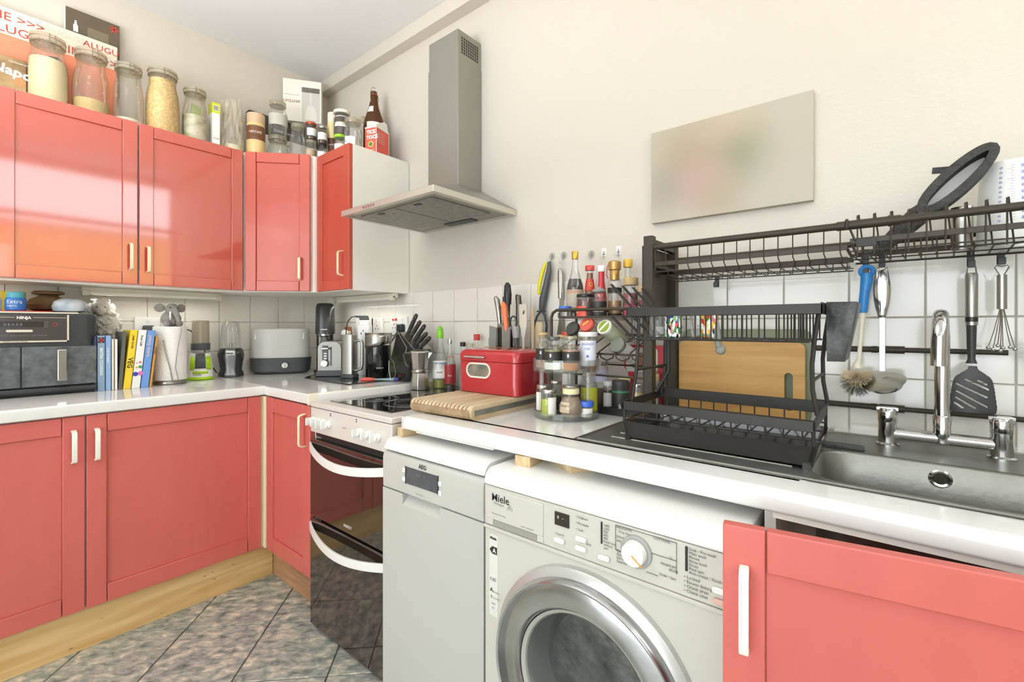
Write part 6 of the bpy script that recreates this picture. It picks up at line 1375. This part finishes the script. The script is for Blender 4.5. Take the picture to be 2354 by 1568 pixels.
# cutlery holder hooked on the end
c = thing('cutlery_holder', 'black speckled tapering plastic holder hooked on the end of the dish rack', 'holder', (2.475, -.36, 1.08))
SPK = M('speckled_black', (40, 42, 42), .4, var=.5, vscale=150, rgb2=(66, 68, 66))
m = MB(); t_ = [(2.4585, -.437), (2.500, -.425), (2.500, -.30), (2.4585, -.29)]; b_ = [(2.4585, -.425), (2.482, -.415), (2.482, -.31), (2.4585, -.30)]
m.add([(x, y, 1.183) for x, y in t_] + [(x, y, 1.080) for x, y in b_], [(7, 6, 5, 4), (0, 1, 5, 4), (1, 2, 6, 5), (2, 3, 7, 6), (3, 0, 4, 7)])
part('cup', m, SPK, c, world=True, solid=.003)
part('hook', MB().cyl((2.455, -.40, 1.172), (2.462, -.40, 1.172), .004, n=10), CHROME, c, world=True)
# glasses in the upper basket
CF1 = confetti('confetti_glass', [(240, 240, 236), (60, 130, 70), (240, 240, 240), (50, 60, 150), (206, 80, 60), (230, 232, 226), (40, 40, 44), (150, 190, 120)], 210)
CF2 = confetti('confetti_glass_warm', [(236, 236, 230), (214, 150, 50), (50, 120, 60), (200, 60, 50), (232, 200, 70), (40, 60, 110), (240, 240, 240), (230, 130, 60)], 210)
for lbl, x, y, mt in (('speckled tumbler mostly white, green and blue in the upper dish rack', 2.187, -.425, CF1), ('speckled tumbler with more orange and yellow in the upper dish rack', 2.258, -.42, CF2)):
    t = thing('tumbler', lbl, 'glass', (x, y, ub + .0024), 0, 'multicoloured tumblers in the dish rack')
    part('glass_body', MB().lathe([(.0155, 0), (.0180, .003), (.0178, .046), (.0172, .047), (.0168, .046), (.0168, .005), (0, .005)], 28), mt, t)
t = thing('upturned_glass', 'clear tumbler upside down at the end of the upper dish rack', 'glass', (2.128, -.36, ub + .0024)); part('glass_body', MB().lathe([(.021, 0), (.019, .058), (.017, .060), (0, .060)], 24), GLASS, t)
t = thing('clear_glass', 'plain glass standing between the two speckled tumblers', 'glass', (2.215, -.345, ub + .0024)); part('glass_body', MB().lathe([(.014, 0), (.018, .012), (.020, .05), (.018, .05), (.012, .004), (0, .004)], 24), GLASS, t)
c = thing('ball_ended_utensil', 'grey ball ended utensil poking down through the upper dish rack', 'utensil', (2.283, -.43, 1.09))
part('ball', MB().sph((2.283, -.43, 1.094), .0100), M('pewter', (140, 140, 130), .5, bump=.3, bscale=80), c, world=True)
part('stem', MB().tube([(2.280, -.43, 1.100), (2.276, -.428, 1.118), (2.274, -.425, 1.15)], [.006, .007, .004], 10), M('pewter', (140, 140, 130), .5), c, world=True)
c = thing('sink_scourer', 'dark grey squeegee pad lying at the corner of the sink bowl', 'sponge', (2.47, -.247, zt))
part('pad', MB().prism(rrect(-.035, .035, -.012, .012, .008), 0, .008, 'xy'), M('pad_grey', (78, 82, 80), .8, bump=.6, bscale=120), c, bevel=.002)
# ================= cutting boards =================
c = thing('cutting_board', 'large grey green plastic chopping board leaning on the tiles behind the bamboo one', 'chopping board', (2.225, -.03, ZW))
part('board', MB().prism(rrect(2.070, 2.392, ZW + .002, 1.133, .022), -.032, -.024, 'xz'), M('board_green', (128, 136, 108), .5), c, world=True, bevel=.002)
c = thing('cutting_board', 'bamboo chopping board with an oval grip hole, in front of the green board', 'chopping board', (2.21, -.045, ZW))
outer = rrect(2.067, 2.380, ZW + .002, 1.099, .016, 8); hole = rrect(2.335, 2.354, .925, 1.022, .0094, 8)
N = len(outer); vs = []; 
for y in (-.052, -.038): vs += [(x, y, z) for x, z in outer] + [(x, y, z) for x, z in hole]
fs = []
for k in range(N):
    q = (k + 1) % N
    fs += [(k, q, N + q, N + k), (2 * N + k, 2 * N + q, 3 * N + q, 3 * N + k), (k, q, 2 * N + q, 2 * N + k), (N + k, N + q, 3 * N + q, 3 * N + k)]
part('board', MB().add(vs, fs), BAMBOO, c, world=True)
# ================= over sink rack =================
c = thing('over_sink_rack', 'tall black steel rack bridging the sink with two wire baskets on top', 'dish rack', (2.5, -.16, ZW))
RF, RB = -.262, -.058
RM_ = M('rack_black', (58, 51, 40), .45, spec=.35)
for x in (2.054, 2.985):
    f = part('end_frame', MB().box(x - .012 + .012 * (x < 2.5), x + .012 + .012 * (x < 2.5), RF - .012, RF + .012, .8935, 1.372).box(x - .014, x + .010, RB - .012, RB + .012, .8935, 1.372).box(x - .008, x + .008, RF + .012, RB - .012, 1.352, 1.3715).box(x - .008, x + .008, RF + .012, RB - .012, 1.296, 1.306), RM_, c, world=True, bevel=.0015)
    part('foot', MB().box(x - .012, x + .012, RF + .012, RB - .012, .893, .899), RM_, c, world=True, bevel=.001)
m = MB()
for k in range(3):
    for q in range(2): m.cyl((2.0665, RF + .03 + k * .018, 1.322 + q * .018), (2.0685, RF + .03 + k * .018, 1.322 + q * .018), .006, n=12)
for x in (2.040,): part('side_plate', MB().box(x, x + .004, RF + .012, RB - .012, 1.14, 1.352), RM_, c, world=True)
part('front_rail', MB().cyl((2.052, RF, 1.343), (3.0, RF, 1.343), .0075, n=14).cyl((2.46, RF, 1.343), (2.56, RF, 1.343), .0092, n=14).cyl((2.541, RF, 1.343), (2.548, RF, 1.343), .0108, n=14), RM_, c, world=True)
part('rear_rail', MB().cyl((2.052, RB, 1.333), (3.0, RB, 1.333), .0070, n=14), RM_, c, world=True)
for z in (1.086, .950):
    part('cross_tube', MB().cyl((2.07, -.0150, z), (2.56, -.0150, z), .0068, n=12).cyl((2.52, -.0150, z), (2.733 if z > 1 else 2.97, -.0150, z), .0056, n=12).cyl((2.525, -.0150, z), (2.570, -.0150, z), .0086, n=12).cyl((2.510, -.0150, z), (2.521, -.0150, z), .0078, n=12), RM_, c, world=True)
def basket(x0, x1, rimz, bot, n, spikes=False):
    b = part('basket_rim', MB().box(x0, x1, RF - .0015, RF + .0015, rimz - .005, rimz + .006).box(x0, x1, RB - .0015, RB + .0015, rimz - .008, rimz + .004).box(x0, x0 + .003, RF, RB, rimz - .005, rimz + .004).box(x1 - .003, x1, RF, RB, rimz - .005, rimz + .004), RM_, c, world=True, bevel=.0008, seg=1)
    for k in range(n):
        x = x0 + .012 + k * (x1 - x0 - .024) / (n - 1)
        if not spikes:
            part('basket_wire', MB().tube([(x, RF - .001, rimz + .040), (x, RF - .001, rimz - .010), (x + .004, RF + .006, bot + .006), (x, RF + .016, bot), (x, RB - .010, bot), (x, RB - .001, rimz - .010)], .0013, 6), RM_, b, world=True)
        else:
            part('basket_wire', MB().tube([(x, RF - .002, rimz - .030), (x, RF - .002, rimz + .050), (x + .002, RF + .002, rimz + .052), (x + .010, RF + .012, rimz - .026), (x - .010, RF + .045, bot + .002), (x, RB - .02, bot + .003), (x, RB - .003, rimz + .03)], .0016, 6), RM_, b, world=True)
    m = MB()
    for y, z in ((RF - .001, rimz - .02), (RF + .016, bot), ((RF + RB) / 2, bot), (RB - .012, bot), (RB - .001, rimz - .022)): m.tube([(x0, y, z), (x1, y, z)], .0015, 6)
    part('long_wire', m, RM_, b, world=True)
basket(2.068, 2.478, 1.299, 1.270, 15)
basket(2.482, 2.965, 1.310, 1.285, 19, True)
part('basket_hanger', MB().tube([(2.477, RF - .010, 1.335), (2.477, RF - .010, 1.352), (2.477, RF, 1.354), (2.477, RF + .010, 1.346)], .003, 8).tube([(2.482, RF - .002, 1.335), (2.490, RF - .002, 1.312), (2.50, RF, 1.306), (2.516, RF, 1.306)], .0022, 6).box(2.492, 2.524, RF - .004, RF + .004, 1.298, 1.314), BWIRE, c, world=True, bevel=.0005)
# flat S hooks and hanging utensils
HY_ = RB - .008
def shook(label, x, z0, z1):
    t = thing('flat_hook', label, 'hook', (x, HY_, z1), 0, 'flat black hooks on the rack')
    part('strap', MB().box(-.0058, .0058, -.0015, .0015, z0 - z1, 0).box(-.0058, .0058, -.011, -.0015, z0 - z1, z0 - z1 + .003).box(-.0058, .0058, -.014, -.011, z0 - z1, z0 - z1 + .014).box(-.0058, .0058, -.0015, .012, -.003, 0), BLACK, t, bevel=.0008, seg=1)
shook('empty flat black hook hanging over the tiles near the rack end', 2.176, 1.248, 1.278)
UY = HY_ - .012
shook('flat black hook holding the blue dish brush', 2.501, 1.262, 1.318)
shook('flat black hook holding the steel ladle', 2.530, 1.258, 1.318)
shook('flat black hook holding the slotted black turner', 2.673, 1.262, 1.318)
shook('flat black hook holding the ball whisk', 2.716, 1.264, 1.318)
c = thing('dish_brush', 'dish brush with a bright blue handle, white stem and round bristle head', 'brush', (2.499, UY, 1.27))
CBL = M('brush_blue', (44, 130, 200), .35)
m = MB(); m.tube([(2.503, UY, 1.262), (2.503, UY, 1.245), (2.499, UY, 1.215), (2.496, UY, 1.18), (2.496, UY, 1.172)], [.0115, .0118, .0095, .0095, .0085], 16)
m.tube([(2.503 + .0115 * math.cos(k * PI / 8), UY, 1.266 + .011 * math.sin(k * PI / 8)) for k in range(16)], .0048, 8, True)
part('handle', m, CBL, c, world=True)
part('stem', MB().tube([(2.496, UY, 1.174), (2.493, UY, 1.13), (2.489, UY, 1.065), (2.486, UY, 1.052), (2.486, UY, 1.045)], [.0062, .0042, .0042, .0085, .009], 12), M('stem_white', (232, 226, 206), .4), c, world=True)
random.seed(5)
def brist(cx_, cy_, cz_, R_, n_, mat, parent, up=False):
    m = MB()
    for k in range(n_):
        u_ = random.uniform(-1, .55); a = random.uniform(0, 2 * PI); rr = math.sqrt(1 - u_ * u_); d = Vector((rr * math.cos(a), rr * math.sin(a) * .8, u_))
        p = Vector((cx_, cy_, cz_)); L = R_ * random.uniform(.85, 1.05)
        m.tube([p + d * R_ * .25, p + d * L * .7, p + d * L + Vector((random.uniform(-.002, .002), 0, random.uniform(-.002, .001)))], [.0006, .0005, .0003], 3)
    o = part('bristles', m, mat, parent, world=True); o['kind'] = 'stuff'; return o
brist(2.485, UY, 1.025, .031, 900, M('bristle_cream', (226, 208, 172), .8), c)
brist(2.485, UY, 1.012, .034, 380, M('bristle_grey', (120, 120, 108), .8), c)
c = thing('ladle', 'long stainless steel ladle with a side turned bowl', 'ladle', (2.53, UY, 1.26))
m = MB(); pts = [(2.53, UY - .004, 1.266), (2.53, UY - .006, 1.245), (2.53, UY - .006, 1.215), (2.53, UY - .004, 1.18), (2.53, UY, 1.16)]
def lad(u, v):
    z = 1.272 - .112 * v; w_ = .0035 + .0115 * math.sin(PI * min(1, v * .80 + .14)); t = (u - .5) * PI
    return (2.53 + w_ * math.sin(t), UY - .004 - .006 * math.cos(t) * math.sin(PI * min(1, v * .8 + .1)), z)
part('handle', MB().grid(lad, 12, 18), CHROME, c, world=True, solid=.0016)
part('stem', MB().box(2.525, 2.536, UY - .003, UY - .001, 1.040, 1.170), STEEL, c, world=True, bevel=.0006)
m = MB(); q = Matrix.Translation((2.534, UY - .012, 1.015)) @ Matrix.Rotation(math.radians(38), 4, 'X') @ Matrix.Rotation(math.radians(-16), 4, 'Y'); m.m = q
m.lathe([(.0, -.022), (.014, -.020), (.026, -.012), (.032, 0), (.036, .004)], 36, sx=1.12, sy=.80)
part('bowl', m, M('ladle_steel', (190, 190, 184), .16, metal=1), c, world=True, solid=.0012)
c = thing('slotted_turner', 'black slotted turner with a brushed steel handle', 'turner', (2.682, UY, 1.26))
x = 2.673
part('handle', MB().tube([(x, UY, 1.250), (x, UY, 1.246), (x, UY, 1.165), (x, UY, 1.160)], [.0085, .0100, .0096, .0096], 18), STEEL, c, world=True)
part('collar', MB().cyl((x, UY, 1.160), (x, UY, 1.150), .0098, n=18), BLACK, c, world=True); part('lower_collar', MB().cyl((x, UY, 1.150), (x, UY, 1.143), .0096, n=18), STEEL, c, world=True)
part('loop', MB().tube([(x - .007, UY, 1.248), (x - .006, UY, 1.262), (x, UY, 1.268), (x + .006, UY, 1.262), (x + .007, UY, 1.248)], .0013, 6), STEEL, c, world=True)
TB = M('nylon_black', (50, 52, 50), .45)
part('stem', MB().tube([(x, UY, 1.144), (x, UY, 1.10), (x, UY, 1.075), (x, UY, 1.065)], [.0080, .0072, .0058, .009], 12), TB, c, world=True)
# turner blade with real slots, built as strips along a rotated grid
bl = MB(); slots = [(-.023, .012, .020, -.012), (-.010, .022, .022, .004), (.008, .021, .020, .014), (-.023, -.003, .020, -.031), (-.024, -.016, .003, -.035), (-.026, -.027, -.015, -.036)]
nx, nz = 84, 88; bx_ = .036; hz0, hz1 = -.046, .050; cxz = (x + .001, 1.010)
def inside(u, v):
    pr2 = ((-.046, .029), (-.043, .033), (-.034, .0345), (0, .0315), (.020, .0285), (.028, .025), (.036, .016), (.043, .008), (.050, .0055)); w_ = 0
    for (v0, w0), (v1, w1) in zip(pr2, pr2[1:]):
        if v0 <= v <= v1: w_ = w0 + (w1 - w0) * (v - v0) / (v1 - v0)
    if abs(u) > w_: return False
    for a0, b0, a1, b1 in slots:
        dx, dz = a1 - a0, b1 - b0; L2 = dx * dx + dz * dz; t = max(0, min(1, ((u - a0) * dx + (v - b0) * dz) / L2))
        if (u - a0 - t * dx) ** 2 + (v - b0 - t * dz) ** 2 < .0019 ** 2: return False
    return True
idx = {}; vs = []; fs = []
def vid(i, j):
    if (i, j) not in idx:
        idx[(i, j)] = len(vs); u = -bx_ + 2 * bx_ * i / nx; v = hz0 + (hz1 - hz0) * j / nz; vs.append((cxz[0] + u, UY - .004 - .004 * math.cos(u * 40), cxz[1] + v))
    return idx[(i, j)]
for j in range(nz):
    for i in range(nx):
        u = -bx_ + 2 * bx_ * (i + .5) / nx; v = hz0 + (hz1 - hz0) * (j + .5) / nz
        if inside(u, v): fs.append((vid(i, j), vid(i + 1, j), vid(i + 1, j + 1), vid(i, j + 1)))
part('blade', MB().add(vs, fs), TB, c, world=True, solid=.003)
c = thing('ball_whisk', 'steel whisk of loose wires tipped with small balls', 'whisk', (2.725, UY, 1.26))
x = 2.716
part('handle', MB().cyl((x, UY, 1.243), (x, UY, 1.175), .0075, n=16), STEEL, c, world=True)
part('loop', MB().tube([(x - .003, UY, 1.243), (x - .010, UY, 1.258), (x - .008, UY, 1.262), (x, UY, 1.260), (x + .008, UY, 1.262), (x + .010, UY, 1.258), (x + .003, UY, 1.243)], .0012, 6), STEEL, c, world=True)
for k, (dx, dy, dz) in enumerate(((-.019, 0, 0), (-.013, -.006, -.003), (-.005, .006, .004), (-.003, -.008, -.005), (.002, .004, .0), (.011, -.004, .002), (.018, .002, -.002))):
    part('wire', MB().tube([(x + dx * .15, UY + dy * .2, 1.176), (x + dx * .6, UY + dy * .7, 1.13), (x + dx, UY + dy, 1.100 + dz)], .0008, 5), STEEL, c, world=True)
    part('ball', MB().sph((x + dx, UY + dy, 1.098 + dz), .0036, n=10, m=8), CHROME, c, world=True)
c = thing('bristle_brush', 'fluffy white bristle brush hanging with a yellow knob at the edge of the view', 'brush', (2.775, UY, 1.26))
part('knob', MB().sph((2.768, UY, 1.262), .009), M('knob_yellow', (226, 206, 120), .5), c, world=True)
part('stem', MB().tube([(2.770, UY, 1.255), (2.772, UY, 1.12)], .004, 8), GREY, c, world=True)
brist(2.772, UY, 1.095, .034, 600, M('bristle_white', (232, 232, 226), .8), c)
# ================= things in the right basket =================
ZK = 1.288
c = thing('padded_loop', 'long black padded loop lined with white, leaning up out of the rack basket', 'oven mitt', (2.62, -.16, 1.30))
NEO = M('neoprene_black', (66, 66, 62), .8, bump=.8, bscale=120, var=.3, vscale=60)
A = Vector((2.520, -.175, 1.292)); B = Vector((2.690, -.165, 1.470)); dv = B - A; pn = Vector((-dv.z, 0, dv.x)).normalized()
outl = []
for k in range(28):
    t = 2 * PI * k / 28; s_ = .5 - .5 * math.cos(t); wdt = .0190 * (1 if s_ > .12 else .6 + 3.3 * s_); outl.append(A + dv * (.42 + .58 * s_) + pn * (wdt * math.sin(t)))
m = MB(); n = len(outl); vs = []; fs = []
for k, p_ in enumerate(outl):
    d = (outl[(k + 1) % n] - outl[k - 1]).normalized(); nr = d.cross(Vector((0, 1, 0))).normalized() * .0072
    for sn, yy in ((-1, -.030), (1, -.030), (1, .022), (-1, .022)): vs.append(p_ + nr * sn + Vector((0, yy, 0)))
for k in range(n):
    q = (k + 1) % n
    for e in range(4): fs.append((k * 4 + e, k * 4 + (e + 1) % 4, q * 4 + (e + 1) % 4, q * 4 + e))
part('loop_band', m.add(vs, fs), NEO, c, world=True, bevel=.0015)
m = MB(); vs = []; fs = []
for k, p_ in enumerate(outl):
    d = (outl[(k + 1) % n] - outl[k - 1]).normalized(); nr = d.cross(Vector((0, 1, 0))).normalized() * .0050
    ins = p_ - (p_ - (A + dv * .71)).normalized() * .0055
    for yy in (-.024, .018): vs.append(ins + Vector((0, yy, 0)))
fs.append(tuple(2 * k + 1 for k in range(n)))
for k in range(n):
    q = (k + 1) % n; fs.append((k * 2, k * 2 + 1, q * 2 + 1, q * 2))
part('white_lining', m.add(vs, fs), M('lining_white', (236, 232, 222), .8), c, world=True, solid=.002)
m = MB(); m.tube([A, A + dv * .12, A + dv * .26, A + dv * .40, A + dv * .48], [.010, .014, .018, .020, .016], 14); part('gathered_end', m, NEO, c, world=True)
part('strap_tail', MB().bar(A + dv * .80 + pn * .016, A + dv * .80 + pn * .016 + Vector((-.036, 0, .004)), .012, .003, (0, 1, 0)), NEO, c, world=True)
c = thing('measuring_jug', 'translucent white measuring jug with blue scale marks, upside down in the rack', 'jug', (2.722, -.115, ZK))
part('body', MB().lathe([(.047, 0), (.0475, .004), (.043, .12), (.042, .155), (.036, .165), (0, .167)], 36), M('jug_white', (236, 236, 230), .3), c)
ca = camang(2.722, -.115); mk = MB(); 
for k in range(22):
    z = .05 + k * .0048; L_ = .22 if k % 4 == 0 else .13
    for j in range(5):
        a0 = ca + .15 - L_ * j / 5; a1 = ca + .15 - L_ * (j + 1) / 5; r_ = .0478 - .030 * z
        mk.tube([(r_ * math.cos(a0), r_ * math.sin(a0), z), (r_ * math.cos(a1), r_ * math.sin(a1), z)], .0002, 4)
part('scale_line', mk, PRINTG, c)['kind'] = 'stuff'
for k in range(12): text('o', .0085, PRINTB, c, None, cyl=(.0482 - .030 * (.05 + k * .009), .048 + k * .009, ca - .36 + .004 * k))
for k in range(9): text('8', .0085, PRINTB, c, None, cyl=(.0482 - .030 * (.05 + k * .012), .050 + k * .012, ca + .32))
c = thing('steel_cup', 'small steel cup beside the measuring jug in the rack basket', 'cup', (2.652, -.155, ZK))
part('cup', MB().lathe([(.014, 0), (.0155, .003), (.0165, .082), (.0160, .084), (.0155, .082), (.0145, .004), (0, .004)], 28), STEEL, c)
c = thing('glass_bowl', 'shallow clear glass bowl lying flat in the rack basket', 'bowl', (2.700, -.175, ZK))
part('bowl', MB().lathe([(.012, 0), (.026, .003), (.033, .010), (.031, .010), (.0, .005)], 28), GLASS, c)
# ================= final size: one drawing unit is 1.14 m, floor at zero =================
for o in list(col.objects):
    if o.parent is None and o.type in ('MESH', 'EMPTY'):
        o.location = Vector((o.location.x * S, o.location.y * S, (o.location.z - FLOOR) * S)); o.scale = (S, S, S)
